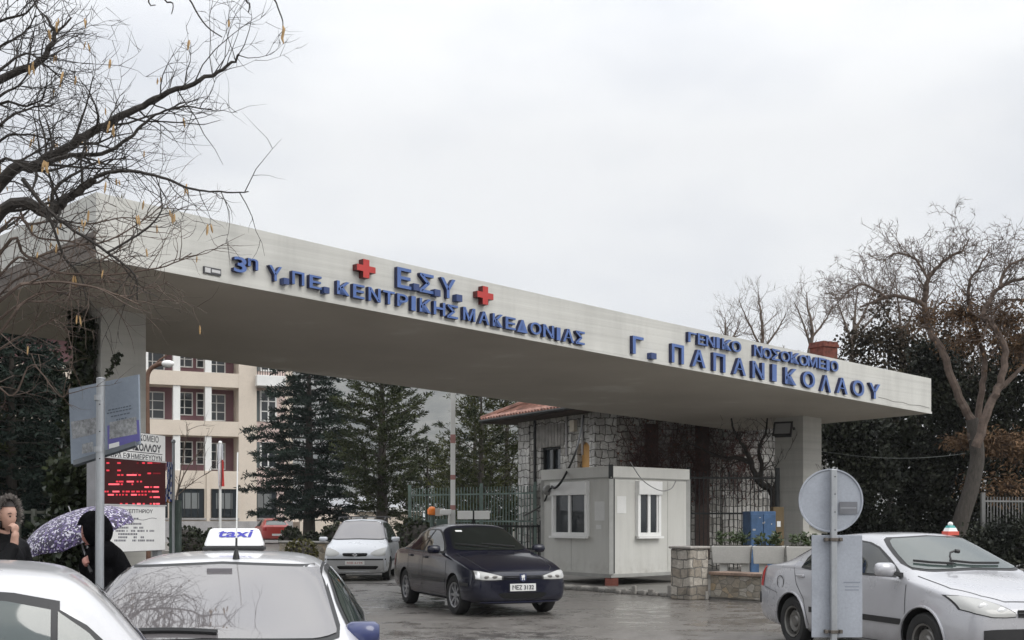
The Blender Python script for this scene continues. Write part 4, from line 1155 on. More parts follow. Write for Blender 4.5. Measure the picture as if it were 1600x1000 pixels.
    for pts in ([(425, -30), (432, 5), (441, 30), (442, 40)], [(285, -40), (300, 5), (322, 40), (347, 58)], [(255, -20), (270, 5), (268, 22)], [(384, -20), (390, 5), (388, 20)], [(232, -15), (243, 8)]):
        q0 = px_path(pts, 6.5); u_ = (q0[0].x + 2.2) / .9; q0 = [V((-2.2, 6.9, 5.35)).lerp(V((-1.3, 6.5, 5.3)), min(1, max(0, u_)))] + q0
        cp = curve_pts(q0, 4); mb.tube(cp, [.006 - .003 * i / (len(cp) - 1) for i in range(len(cp))], 4, False)
        hang.append((cp[-1], V((0, 0, -1)), .003))
    for k in range(5):
        L(mb, [T(5.0 + k * .35), T(5.4 + k * .3) + V((.9, -.3 + k * .3, .5)), T(5.8 + k * .3) + V((1.9, -.6 + k * .45, .9)), T(6 + k * .3) + V((2.9, -.7 + k * .5, 1.0))], .03, .006, rng, tips, 14, (.4, .9), 2, .15, 2.2)
    mb.build('branches', [M_BARKDARK, M_TWIG], t)
    vis = [tp for tp in tips if -20 < 800 + F * tp[0].x / tp[0].y < 460]
    seed_pods(vis, 80, .062, rng, t, base)
    for p, d, r in hang[:1]:
        mb = MB(); mb.M = Matrix.Translation(-base); mb.tube([p, p + V((.006, 0, -.02)), p + V((-.004, 0, -.07)), p + V((.005, 0, -.10))], [.004, .009, .008, .003], 5); mb.build('seed_pod', M_CATKIN, t)
near_tree()

def conifer(name, label, base, H, z0, prof, nb, rng, m, rise=.0, droop=.25, tw=11, bl=.22, tip_up=.0, lean=0.0, keep=1.0, group='conifers behind the gate'):
    t = thing(name, label, 'tree', base, 0, group)
    mb = MB(); mb.tube([(0, 0, 0), (lean * .3, 0, H * .4), (lean, 0, H)], [.028 * H + .03, .018 * H, .02], 8)
    mb.build('trunk', M_BARK, t, smooth=50)
    mb = MB(); wd = MB()
    for i in range(nb):
        z = z0 + (H - z0) * ((i + rng.random() * .8) / nb) ** 1.05
        u = (z - z0) / (H - z0); az = i * 2.399 + rng.uniform(-.4, .4)
        L = prof(u) * rng.uniform(.62, 1.12)
        d = V((math.cos(az), math.sin(az), 0)); p0 = V((lean * z / H, 0, z)); pts = [p0]
        ns = 7
        for k in range(1, ns + 1):
            s = k / ns
            pts.append(p0 + d * L * s + V((0, 0, L * (rise * s - droop * s * s * .6 + tip_up * s ** 3))) + rnd_dir(rng) * .07 * L * s)
        wd.tube(pts, [max(.012, .03 * L * (1 - .85 * k / ns) * .5) for k in range(ns + 1)], 4, False)
        side = V((-d.y, d.x, 0))
        nt = int(tw * 1.5 * (.5 + L / 3.2))
        for k in range(nt):
            s = rng.uniform(.04, 1.0) ** .75; j = min(int(s * ns), ns - 1); b = pts[j].lerp(pts[j + 1], s * ns - j)
            a = rng.choice((-1, 1)) * rng.uniform(.35, 1.2)
            td = (d * math.cos(a) + side * math.sin(a) + V((0, 0, rise * .5 + rng.uniform(-.25, .15)))).normalized()
            tl = L * .36 * (1.1 - .7 * s) * rng.uniform(.5, 1.15) + .12
            nbld = max(6, int(tl / .032))
            for q in range(nbld):
                e = b + td * tl * (q + rng.random()) / nbld
                bd = (td * .8 + rnd_dir(rng) * .75 + V((0, 0, .12))).normalized()
                leaf_quad(mb, e, bd, bl * .72 * rng.uniform(.6, 1.3), rng, .13)
    wd.build('branches', M_BARK, t)
    mb.build('crown', m, t)
    return t
rg = random.Random(21)
conifer('cedar_tree', 'broad dark blue-green cedar overlapping the hospital wall', gy(483, 60), 11.5, 1.5, lambda u: 3.75 * (1 - u) ** .62 * (1 - .35 * max(0, .18 - u) / .18) + .2, 105, rg, M_CEDAR, .16, .30, 15, .30)
conifer('cedar_tree', 'green spreading cedar with upswept branch tips behind the white minivan', gy(597, 54), 10.6, 1.7, lambda u: 3.1 * (1 - u * .78) ** .7 * (1 - .45 * max(0, .2 - u) / .2), 92, rg, M_CEDAR2, .42, .15, 14, .27, .15)
conifer('cedar_tree', 'smaller dark conifer between the green cedar and the barrier boom', gy(668, 58), 5.4, .6, lambda u: 2.3 * (1 - u) ** .6 + .2, 52, rg, M_CEDAR2, .3, .2, 12, .26, .1)
conifer('cedar_tree', 'yellow-green conifer behind the iron fence next to the lodge eaves', gy(752, 46), 6.9, .6, lambda u: 2.25 * (1 - u * .8) ** .6, 80, rg, M_PINE, .55, .12, 12, .22, .2)
conifer('cedar_tree', 'slim yellow-green conifer beside the barrier boom', gy(706, 50), 5.0, .5, lambda u: 1.25 * (1 - u) ** .5 + .25, 46, rg, M_PINE, .5, .1, 11, .2, .2)
conifer('cedar_tree', 'yellow-green conifer rising directly behind the lodge roof edge', gy(792, 49), 7.2, 1.0, lambda u: 2.1 * (1 - u) ** .6 + .2, 60, rg, M_PINE, .5, .1, 12, .22, .2)
conifer('cedar_tree', 'dark shaggy conifer under the canopy behind the two women', gy(18, 25.5), 6.3, .7, lambda u: 2.0 * (1 - u * .75) ** .5, 90, rg, M_CEDAR, .1, .35, 15, .20)
conifer('cedar_tree', 'dark conifer at the picture edge behind the woman in the fur hood', gy(-110, 25), 6.3, .5, lambda u: 2.1 * (1 - u * .7) ** .5, 70, rg, M_CEDAR2, .1, .35, 13, .20)
conifer('cedar_tree', 'faint blue-green conifer tip far behind the barrier boom', gy(742, 75), 9.6, 1.0, lambda u: 1.9 * (1 - u) ** .8 + .1, 50, rg, M_CEDAR, .2, .2, 10, .3)

def ivy():
    rng = random.Random(4)
    base = gy(136, 19.2)
    t = thing('climbing_ivy', 'dark ivy climbing the gate column behind the grey sign panel', 'ivy', base)
    mb = MB(); st = MB()
    def at(px, py, dep=0.0):
        k = (158 - px) / 44.0                       # along the end face of the column
        p = gy(158, 19.5) + BK * (.95 * k) - U * (.05 + dep)
        s = p.y
        return V((p.x, p.y, EYE - (py - HZ) / F * s)) - base
    for pts, w, n in (([(128, 760), (134, 700), (140, 640), (136, 560), (132, 500), (126, 462)], .20, 2300), ([(150, 700), (151, 600), (153, 540), (154, 505)], .06, 420),
                      ([(120, 700), (118, 640), (122, 620)], .14, 420), ([(136, 462), (120, 466)], .2, 420)):
        cp = curve_pts([at(a, b) for a, b in pts], 6)
        st.tube(cp, .025, 5)
        for _ in range(n):
            u = rng.random() * (len(cp) - 1); j = min(int(u), len(cp) - 2); p = cp[j].lerp(cp[j + 1], u - j)
            ww = w * (.6 + .6 * noise.noise(p * 1.7))
            q = p + BK * rng.gauss(0, 1) * ww * .55 - U * abs(rng.gauss(0, 1)) * .10 + V((0, 0, rng.uniform(-.1, .1)))
            leaf_quad(mb, q, (rnd_dir(rng) - U * .6 + V((0, 0, -.3))).normalized(), rng.uniform(.07, .13), rng, .45)
    # a free shoot and the mass at the foot
    cp = [wp(166, 588, 19.0) - base, wp(178, 570, 18.9) - base, wp(186, 552, 18.9) - base]; st.tube(cp, .012, 4)
    for _ in range(60):
        u = rng.random() * 2; j = min(int(u), 1); p = cp[j].lerp(cp[j + 1], u - j); leaf_quad(mb, p + rnd_dir(rng) * .03, rnd_dir(rng), .08, rng, .45)
    for (px, py, rx, rz_, n) in ((110, 770, .32, .65, 1500), (100, 850, .5, .55, 1300), (125, 830, .3, .6, 700)):
        leaf_blob(mb, wp(px, py, 18.8) - base, (rx, .4, rz_), n, .12, rng, .4)
    st.build('stems', M_BARKDARK, t); mb.build('leaves', M_IVY, t)
ivy()

MINR = .0085
def right_tree():
    rng = random.Random(8); Y = 37.0; base = gy(1494, Y); base = V((base.x, base.y, 0))
    t = thing('bare_tree', 'large bare tree with a leaning forked trunk and wide crown beyond the canopy end', 'tree', base)
    M = Matrix.Translation(-base); tips = []
    mb = MB(); mb.M = M
    tr = curve_pts([V((wp(1488, 890, Y).x, Y, 0))] + px_path([(1500, 820), (1517, 765), (1527, 715), (1522, 672), (1518, 655)], Y), 4)
    mb.tube(tr, [.27 - .08 * i / (len(tr) - 1) for i in range(len(tr))], 12)
    mb.build('trunk', M_BARK, t, smooth=50)
    mb = MB(); mb.M = M
    ls = (.5, 1.25)
    limb(mb, px_path([(1521, 690), (1516, 655), (1495, 610), (1474, 553), (1455, 520), (1449, 500), (1444, 480), (1430, 470), (1400, 462), (1380, 466), (1344, 480)], Y), .15, .03, rng, tips, 34, ls, 3, .1, 2.2, start=.4)
    limb(mb, px_path([(1445, 482), (1446, 455), (1450, 436), (1464, 418), (1485, 400), (1503, 392), (1514, 374)], Y + .3), .09, .02, rng, tips, 34, ls, 3, .05, 2.3)
    limb(mb, px_path([(1386, 465), (1352, 445), (1330, 452), (1312, 470)], Y - .3), .045, .015, rng, tips, 26, ls, 3, .05, 2.3)
    limb(mb, px_path([(1450, 436), (1430, 405), (1400, 395), (1380, 408)], Y - .2), .045, .015, rng, tips, 26, ls, 3, .05, 2.3)
    limb(mb, px_path([(1523, 695), (1534, 610), (1538, 565), (1526, 520), (1515, 485), (1514, 444), (1530, 418), (1545, 392)], Y + .5), .11, .02, rng, tips, 36, ls, 3, .1, 2.2, start=.45)
    limb(mb, px_path([(1524, 700), (1545, 638), (1562, 600), (1570, 550), (1550, 505), (1536, 490), (1562, 449), (1600, 437), (1640, 430)], Y - .6), .15, .03, rng, tips, 38, ls, 3, .1, 2.2, start=.4)
    limb(mb, px_path([(1556, 615), (1580, 590), (1610, 560), (1640, 500), (1650, 430)], Y - .2), .09, .02, rng, tips, 30, ls, 3, .1, 2.2, start=.4)
    limb(mb, px_path([(1562, 449), (1572, 420), (1598, 405), (1630, 400)], Y - .8), .06, .015, rng, tips, 28, ls, 3, .05, 2.3)
    limb(mb, px_path([(1600, 470), (1570, 470), (1545, 500)], Y + 1.0), .05, .015, rng, tips, 22, ls, 3, .05, 2.3)
    mb.build('branches', M_TWIG, t)
    # brown withered foliage caught in the middle of the crown
    fl = MB(); fl.M = M
    for px, py, rx, rz_, n in ((1500, 490, 1.4, .8, 800), (1570, 500, 1.6, .9, 1100), (1450, 500, .9, .6, 450), (1520, 530, 1.3, .6, 600), (1600, 540, 1.2, 1.0, 700)):
        leaf_blob(fl, wp(px, py, Y + .3), (rx, 1.2, rz_), int(n * 2.3), .13, rng, .1, .17, .6, -.2)
    fl.build('withered_leaves', M_DRYLEAF, t)
right_tree()
MINR = .006

def evergreen(label, px, Y, blobs, rng, m, trunk_h=2.0, name='evergreen_tree', size=.2, cat='tree', asp=.42, brown=None):
    base = gy(px, Y); t = thing(name, label, cat, base, 0, 'evergreens beside the gate' if cat == 'tree' else None)
    mb = MB(); mb.tube([(0, 0, 0), (.05, 0, trunk_h * .5), (0, .05, trunk_h)], [.16, .13, .08], 8); mb.build('trunk', M_BARKDARK, t, smooth=50)
    br = MB()
    for _ in range(26):
        b = rng.choice(blobs); q = wp(b[0], b[1], Y + b[5] if len(b) > 5 else Y) - base
        q = q + V((rng.uniform(-1, 1) * b[2], rng.uniform(-.7, .7), rng.uniform(-1, 1) * b[3])) * .8; s = V((0, 0, trunk_h * rng.uniform(.3, 1)))
        br.tube([s, s.lerp(q, .5) + V((0, 0, .25)), q], [.05, .03, .008], 4, False)
    br.build('branches', M_BARKDARK, t)
    mb = MB()
    for b in blobs:
        dy = b[5] if len(b) > 5 else 0
        leaf_blob(mb, wp(b[0], b[1], Y + dy) - base, (b[2], max(.7, b[2] * .6), b[3]), int(b[4] * 1.9), size * .68, rng, .35, asp, .45)
    mb.build('crown', m, t)
    if brown:
        mb = MB()
        for b in brown: leaf_blob(mb, wp(b[0], b[1], Y - 2.3) - base, (b[2], .6, b[3]), int(b[4] * 1.6), .15, rng, .1, .16, .6, -.5)
        mb.build('withered_leaves', M_DRYLEAF, t)
    return t
re = random.Random(31)
evergreen('dark glossy evergreen behind the gate column and round road sign', 1320, 38.5, [(1315, 690, 1.0, .8, 1500), (1350, 740, 1.3, 1.2, 2200), (1320, 790, 1.1, 1.1, 1400), (1365, 830, 1.3, .9, 1400), (1340, 670, 1.1, .4, 900), (1300, 850, .9, .7, 800)], re, M_DARKLEAF, 2.5)
evergreen('deep dark evergreen between the gate column and the leaning tree trunk', 1420, 40.5, [(1410, 690, 1.5, 1.3, 2400), (1440, 760, 1.6, 1.4, 2400), (1410, 830, 1.5, 1.1, 1600), (1480, 640, 1.1, 1.2, 1600), (1460, 580, 1.0, 1.2, 1500), (1480, 820, 1.2, 1.2, 1300), (1480, 720, 1.1, 1.3, 1500)], re, M_DARKLEAF, 3)
evergreen('dark evergreen with withered orange-brown foliage beyond the leaning trunk', 1570, 40, [(1560, 620, 1.6, 1.2, 2200), (1590, 700, 1.5, 1.5, 2200), (1560, 800, 1.7, 1.3, 2200), (1620, 780, 1.5, 1.5, 1500), (1530, 700, 1.1, 1.4, 1400), (1600, 560, 1.4, 1.0, 1300)], re, M_DARKLEAF, 3,
          brown=[(1545, 690, 1.3, .5, 900), (1590, 700, 1.2, .7, 900), (1500, 690, .7, .3, 350), (1575, 760, .9, .8, 420), (1520, 760, .6, .6, 200)])
evergreen('brownish olive evergreen behind the canopy end near the chimney', 1390, 47, [(1340, 540, .9, .9, 380), (1392, 530, 1.3, .9, 700), (1430, 560, 1.4, 1.0, 900), (1350, 590, 1.4, 1.0, 800), (1440, 600, 1.6, 1.2, 1300), (1480, 550, 1.2, 1.0, 700), (1400, 640, 1.7, 1.2, 1100), (1520, 590, 1.4, 1.2, 900), (1375, 480, .7, .6, 130)], re, leafy('olive_leaf', (.020, .017, .010), (.075, .057, .037), 1.0, .65, .15), 5)
evergreen('low dark hedge bush at the foot of the leaning tree behind the silver taxi', 1560, 33.2, [(1540, 860, 1.1, .75, 1500), (1590, 850, 1.2, .9, 1700), (1640, 850, 1.2, .9, 1000), (1500, 885, .9, .5, 700)], re, M_DARKLEAF, .6, 'hedge_bush', .15, 'bush')

def small_bare(label, pts_list, Y, rng, base_px, r0=.09, ls=(.4, 1.0), m=None, depth=2, side=9, group=None, up=.25, fork=2.0, name='bare_tree'):
    base = gy(base_px, Y); t = thing(name, label, 'tree', base, 0, group); tips = []
    mb = MB(); mb.M = Matrix.Translation(-base)
    first = True
    for pts in pts_list:
        P = px_path(pts, Y)
        if first:
            tr = MB(); tr.M = mb.M
            cp = curve_pts([V((base.x, base.y, 0)), base.lerp(P[0], .5) + V((0, 0, P[0].z * .3)), P[0]], 4); tr.tube(cp, [r0 * 1.15 - r0 * .15 * i / (len(cp) - 1) for i in range(len(cp))], 8); tr.build('trunk', m or M_TWIG, t, smooth=50)
        limb(mb, P, r0 if first else r0 * .6, r0 * .12, rng, tips, side, ls, depth, up, fork)
        first = False
    mb.build('branches', m or M_TWIG, t); return t
evergreen('dense dark shrubbery behind the bar fence and the two women', 20, 27.5, [(0, 600, 1.4, 1.0, 1500), (70, 590, .8, .8, 700), (60, 690, 1.2, 1.1, 1700), (-30, 720, 1.5, 1.2, 1500), (90, 770, .9, .9, 900), (20, 790, 1.5, .8, 1300)], re, leafy('shrub_dark', (.005, .010, .006), (.022, .030, .015), 1.0, .6, .2), 3, 'evergreen_shrub', .17, 'bush')
rb = random.Random(77)
small_bare('dark crooked bare tree in front of the lodge wall beside the blue cabinet', [[(1210, 785), (1203, 765), (1185, 752), (1172, 719), (1160, 695), (1148, 675), (1140, 640)], [(1186, 752), (1190, 725), (1186, 700), (1195, 678), (1200, 640)], [(1172, 722), (1150, 715), (1132, 716), (1099, 702), (1070, 690)], [(1205, 768), (1215, 750), (1222, 720)]], 34.6, rb, 1211, .13, (.4, 1.1), M_BARKDARK)
for bp, tops, lab in ((1190, [[(1188, 560), (1192, 520), (1187, 480), (1185, 455)], [(1190, 545), (1170, 505), (1155, 470)], [(1190, 550), (1215, 515), (1228, 490)]], 'bare upright tree showing above the middle of the white lettering'),
                      (1258, [[(1262, 560), (1270, 520), (1262, 480), (1261, 455)], [(1266, 540), (1255, 505), (1240, 470)], [(1266, 530), (1290, 500), (1300, 478)]], 'bare twiggy tree directly beside the brick chimney'),
                      (1138, [[(1138, 545), (1134, 520), (1132, 495)], [(1138, 540), (1150, 518), (1156, 505)]], 'small bare treetop peeping over the canopy edge'),
                      (1408, [[(1408, 560), (1406, 500), (1400, 440)], [(1408, 545), (1425, 490), (1440, 440)], [(1407, 530), (1385, 490), (1368, 455)], [(1409, 540), (1450, 500), (1470, 455)]], 'bare brushy tree under the wide crown beyond the canopy end'),
                      (1330, [[(1330, 560), (1335, 500), (1340, 450)], [(1332, 540), (1315, 490), (1305, 460)], [(1334, 520), (1360, 470), (1370, 440)], [(1334, 530), (1385, 470), (1400, 430)]], 'bare brushy tree between the chimney and the olive evergreen')):
    small_bare(lab.replace('white lettering', 'blue lettering'), tops, 52, rb, bp, .10, (.45, 1.05), M_TWIGPALE, 2, 17, 'bare trees behind the canopy', .5, 2.4)

def creeper():
    rng = random.Random(14)
    base = gy(1045, 36.8); t = thing('wall_creeper', 'leafless reddish creeper covering the lodge wall above the guard booth', 'creeper', base)
    mb = MB(); lf = MB(); tips = []
    C = gy(930, 36.0); d2 = (gy(1215, 40.0) - C).normalized(); A = gy(812, 40); d1 = (C - A).normalized(); d2 = V((-d1.y, d1.x, 0)); d2 = d2 if d2.x > 0 else -d2
    nn = V((d2.y, -d2.x, 0)); nn = nn if nn.y < 0 else -nn
    for k in range(120):
        a = rng.choice((rng.uniform(1.1, 3.2), rng.uniform(3.4, 6.0), rng.uniform(1.2, 6.8))); z = rng.uniform(2.0, 3.9)
        p = C + d2 * a + nn * rng.uniform(.1, .2) + V((0, 0, z)) - base
        pts = [p]
        for i in range(6):
            p = p + d2 * rng.uniform(-.28, .28) + V((0, 0, rng.uniform(.1, .4))) + nn * rng.uniform(-.03, .05); pts.append(p)
        mb.tube(pts, [.016, .014, .012, .01, .008, .006, .004], 4, False)
        for q in pts[1:]:
            for r in range(2):
                dd = (d2 * rng.uniform(-1, 1) + V((0, 0, rng.uniform(-.6, 1)))).normalized() ; twig(mb, q, dd, rng.uniform(.2, .5), .008, rng, 1, tips, .5, 0, 1.6, 3)
            if rng.random() < .8: leaf_quad(lf, q + rnd_dir(rng) * .1, rnd_dir(rng), .10, rng, .35)
    mb.build('stems', plain('reddish_stem', (.085, .045, .04), .85, var=.4, scale=5), t)
    lf.build('leaves', plain('red_brown_leaf', (.12, .045, .03), .8, var=.4, scale=5), t)
creeper()

def hedge(label, px0, px1, y0, y1, Y, rng, m=M_HEDGE, name='trimmed_hedge', n=1100, size=.13, box=False):
    c = wp((px0 + px1) / 2, (y0 + y1) / 2, Y); w = (px1 - px0) / F * Y / 2; h = (y1 - y0) / F * Y / 2
    zt = c.z + h; zc = zt / 2
    t = thing(name, label, 'bush', (c.x, c.y, 0), 0, 'clipped bushes in front of the hospital')
    mb = MB(); mb.ball((0, 0, zc), (w * .86, .55, zc * .9), 14, 8); mb.build('twigs', M_BARKDARK, t)
    mb = MB(); leaf_blob(mb, (0, 0, zc), (w, .7, zc), n, size, rng, .8, .5, .15); mb.build('foliage', m, t)
rh = random.Random(55)
for a in (('dark clipped bush beside the green post', 266, 322, 824, 860, 44), ('rounded dark bush in front of the barred windows', 318, 340, 828, 858, 46), ('block of dark hedge next to the red hatchback', 438, 474, 824, 848, 52),
          ('broad dark domed bush behind the white minivan mirror', 500, 552, 817, 850, 46), ('dark hedge clump between the domed bush and the minivan', 472, 506, 832, 850, 47), ('large dark bush between the minivan and the sliding gate', 616, 690, 812, 856, 42),
          ('dark bush just behind the blue sedan roof', 668, 720, 818, 856, 41), ('dark wide bush under the cedar trunk', 520, 600, 820, 850, 50)):
    hedge(*a, rh)
hedge('yellow-green low bush above the taxi roof lamp', 446, 496, 843, 862, 40, rh, M_HEDGEY, 'low_bush', 800, .11)

def garden_wall():
    a = gy(436, 42); b = gy(548, 40); d = b - a; rz = math.atan2(d.y, d.x)
    t = thing('garden_wall', 'low tan stone garden wall between the clipped bushes', 'wall', a, rz)
    mb = MB(); L = d.length; mb.box((0, 0, 0), (L, .35, .78)); mb.build('stonework', M_WALLSTONE, t, bevel=.03)
    mb = MB(); mb.box((-.03, -.04, .78), (L + .03, .39, .85)); mb.build('coping', M_KERB, t, bevel=.02)
garden_wall()
# ------------------------------------------------------------------ cars
def paint(name, col, rough=.28, metal=0.0, coat=.7, spec=.5, grime=.10, film=.62):
    t = NT(name); vec = t.coord()
    a = t.noise(vec, 1.6, 4, .6); f = t.noise(vec, 60, 2, .6)
    c = t.mix(t.ramp(a, [(.3, tint(col, 1 - grime)), (.7, tint(col, 1 + grime * .4))]), t.ramp(f, [(.35, 1 - grime * .5), (.6, 1.0)]), 1.0, 'MULTIPLY')
    sep = t.n('ShaderNodeSeparateXYZ'); t.l(vec, sep.inputs[0])
    low = t.ramp(sep.outputs[2], [(.18, 1.0), (.55, 0.0)])          # road film on the sills and bumpers
    c = t.mix(c, (.11, .10, .088), t.mix(low, t.ramp(t.noise(vec, 5, 5, .65), [(.3, film * .2), (.75, film)]), 1.0, 'MULTIPLY'))
    r = t.ramp(a, [(.3, rough * .8), (.7, rough * 1.3)])
    t.set(Base_Color=c, Roughness=r, Metallic=metal)
    t.p.inputs['Coat Weight'].default_value = coat; t.p.inputs['Coat Roughness'].default_value = .05
    t.p.inputs['Specular IOR Level'].default_value = spec
    return t.mat
M_TYRE = plain('tyre_rubber', (.014, .014, .014), .75, var=.3, scale=8)
M_RUBBER = plain('black_trim', (.014, .014, .015), .5, var=.2)
M_WELL = plain('wheel_well', (.004, .004, .004), .95)
M_SEAM = plain('panel_gap_dark', (.02, .02, .022), .8)
M_CHROME = plain('chrome', (.62, .62, .63), .15, 1.0, var=.05)
M_STEEL = plain('steel_rim', (.16, .155, .145), .45, .6, var=.25, scale=6)
M_ALLOY = plain('alloy_rim', (.36, .36, .37), .35, .8, var=.15, scale=6)
M_LAMPGLASS = glass_dark('lamp_cover', (.40, .40, .385), 1.5, .08)
M_LAMPIN = plain('lamp_reflector', (.75, .75, .74), .2, .6, var=.1, scale=14)
M_TAILRED = plain('tail_lamp_red', (.35, .012, .012), .2, var=.1)
M_PLATE = plain('number_plate_white', (.70, .70, .68), .45, var=.04)
M_INK = plain('plate_ink', (.02, .02, .025), .6)
M_BLUEINK = plain('plate_blue', (.02, .06, .30), .5)
M_GLASSFOG = glass_dark('misted_glass', (.15, .14, .145), 2.1, .05)
M_GLASSDARK = glass_dark('tinted_car_glass', (.010, .013, .012), 1.7, .03)
M_GLASSGREEN = glass_dark('greenish_car_glass', (.045, .062, .058), 1.9, .04)
M_GLASSTAXI = glass_dark('taxi_windscreen', (.12, .112, .115), 2.4, .02)

class Car:
    def __init__(self, name, label, cat, pos, heading, stations, mats, matfn=None, wheels=(1.35, -1.35), wr=.31, track=.74, arch=.355, group=None, p5=(.035, .025)):
        rz = math.atan2(heading[1], heading[0])
        self.t = thing(name, label, cat, (pos[0], pos[1], 0), rz, group)
        K = 9
        vs = []; fs = []; fm = []
        rings = []
        for (x, zb, wm, zm, wb, zbelt, wr_, zr, zt) in stations:
            half = [(0, zb), (wm * .88, zb), (wm * .975, zb + .09), (wm, zm), (wb, zbelt), (wb - p5[0], zbelt + p5[1]), (wr_, zr), (wr_ * .55, zt - (zt - zr) * .22), (0, zt)]
            ring = {}
            for j, (y, z) in enumerate(half):
                ring[(j, 1)] = len(vs); vs.append((x, y, z))
                if 0 < j < K - 1:
                    ring[(j, -1)] = len(vs); vs.append((x, -y, z))
                else: ring[(j, -1)] = ring[(j, 1)]
            rings.append(ring)
        for i in range(len(rings) - 1):
            for j in range(K - 1):
                for s in (1, -1):
                    q = (rings[i][(j, s)], rings[i][(j + 1, s)], rings[i + 1][(j + 1, s)], rings[i + 1][(j, s)])
                    fs.append(q if s == -1 else q[::-1]); fm.append(matfn(i, j) if matfn else 0)
        for i, fl in ((0, 1), (len(rings) - 1, -1)):
            for j in range(K - 1):
                a = [rings[i][(j, 1)], rings[i][(j + 1, 1)], rings[i][(j + 1, -1)], rings[i][(j, -1)]]
                q = []
                for v in a:
                    if v not in q: q.append(v)
                fs.append(q if fl == 1 else q[::-1]); fm.append(matfn(i if i == 0 else i - 1, j) if matfn else 0)
        me = bpy.data.meshes.new('cage'); me.from_pydata(vs, [], fs); me.polygons.foreach_set('material_index', fm)
        for m in mats: me.materials.append(m)
        me.materials.append(M_WELL)
        bm = bmesh.new(); bm.from_mesh(me); bmesh.ops.recalc_face_normals(bm, faces=bm.faces); bm.to_mesh(me); bm.free()
        o = bpy.data.objects.new('cage', me); COL.objects.link(o)
        ss = o.modifiers.new('s', 'SUBSURF'); ss.levels = 3; ss.render_levels = 3
        dg = bpy.context.evaluated_depsgraph_get(); dg.update()
        m1 = bpy.data.meshes.new_from_object(o.evaluated_get(dg))
        self.bvh = BVHTree.FromPolygons([v.co.copy() for v in m1.vertices], [tuple(p.vertices) for p in m1.polygons])
        # wheel arches are really cut out
        cb = MB()
        for wx in wheels:
            for s in (1, -1):
                n = 28; y0, y1 = s * (track - .24), s * (track + .5)
                ring = [(wx + arch * math.cos(2 * math.pi * k / n), arch * math.sin(2 * math.pi * k / n) + wr) for k in range(n)]
                pts = [(x, y0, z) for x, z in ring]; cb.prism(pts, (0, y1 - y0, 0))
        cut = cb.build('cut', M_WELL)
        bm = bmesh.new(); bm.from_mesh(cut.data); bmesh.ops.recalc_face_normals(bm, faces=bm.faces); bm.to_mesh(cut.data); bm.free()
        bo = o.modifiers.new('b', 'BOOLEAN'); bo.operation = 'DIFFERENCE'; bo.object = cut; bo.solver = 'EXACT'; bo.material_mode = 'TRANSFER'
        dg.update()
        m2 = bpy.data.meshes.new_from_object(o.evaluated_get(dg))
        bpy.data.objects.remove(o); bpy.data.objects.remove(cut)
        m2.name = 'body'; smooth_by_angle(m2, 42)
        b = bpy.data.objects.new('body', m2); COL.objects.link(b); b.parent = self.t; self.body = b
        self.wheels_at = wheels; self.wr = wr; self.track = track
    def ray(self, o, d):
        loc, n, i, dist = self.bvh.ray_cast(V(o), V(d))
        if loc is None: return None
        return loc, (n if n.dot(V(d)) < 0 else -n)
    def grid(self, name, rows, mat, off, parent=None):
        """rows: list of lists of (origin, dir) rays"""
        mb = MB(); ids = {}; 
        for i, r in enumerate(rows):
            for j, (o, d) in enumerate(r):
                h = self.ray(o, d)
                if h is None: continue
                ids[(i, j)] = len(mb.v); mb.v.append((h[0] + h[1] * off)[:])
        for i in range(len(rows) - 1):
            for j in range(len(rows[0]) - 1):
                q = [ids.get((i, j)), ids.get((i + 1, j)), ids.get((i + 1, j + 1)), ids.get((i, j + 1))]
                if None not in q: mb.f.append(q); mb.m.append(0)
        if not mb.f: return None
        o = mb.build(name, mat, parent or self.t)
        bm = bmesh.new(); bm.from_mesh(o.data)
        bmesh.ops.recalc_face_normals(bm, faces=bm.faces)
        f = bm.faces[0] if len(bm.faces) else None
        bm.faces.ensure_lookup_table(); f = bm.faces[len(bm.faces) // 2]; d = rows[0][0][1]
        if f.normal.dot(V(d)) > 0: bmesh.ops.reverse_faces(bm, faces=bm.faces)
        for f in bm.faces: f.smooth = True
        bm.to_mesh(o.data); bm.free()
        return o
    @staticmethod
    def dens(st, n, e=0.0):
        xs = [s[0] for s in st]; out = []
        for k in range(n + 1):
            x = xs[0] + (xs[-1] - xs[0]) * k / n
            for i in range(len(st) - 1):
                a, b = st[i], st[i + 1]
                if (a[0] <= x <= b[0]) or (a[0] >= x >= b[0]) or i == len(st) - 2:
                    u = 0 if a[0] == b[0] else (x - a[0]) / (b[0] - a[0]); u = max(0, min(1, u))
                    lo, hi = a[1] + (b[1] - a[1]) * u, a[2] + (b[2] - a[2]) * u; break
            sg = 1 if xs[-1] > xs[0] else -1
            xe = x + (e * sg * (2 * k / n - 1))
            out.append((xe, lo - e, hi + e))
        return out
    def side(self, name, s, st, mat, off=.005, n=16, rows=7, e=0.0, parent=None):
        d = self.dens(st, n, e)
        return self.grid(name, [[((x, s * 2.0, lo + (hi - lo) * r / rows), (0, -s, 0)) for r in range(rows + 1)] for x, lo, hi in d], mat, off, parent)
    def front(self, name, st, mat, off=.005, n=18, rows=7, e=0.0, parent=None, rear=False):
        d = self.dens(st, n, e); X = -4 if rear else 4
        return self.grid(name, [[((X, y, lo + (hi - lo) * r / rows), (-X / 4, 0, 0)) for r in range(rows + 1)] for y, lo, hi in d], mat, off, parent)
    def top(self, name, st, mat, off=.004, n=12, rows=4, parent=None):
        d = self.dens(st, n, 0)
        return self.grid(name, [[((x, lo + (hi - lo) * r / rows, 3), (0, 0, -1)) for r in range(rows + 1)] for x, lo, hi in d], mat, off, parent)
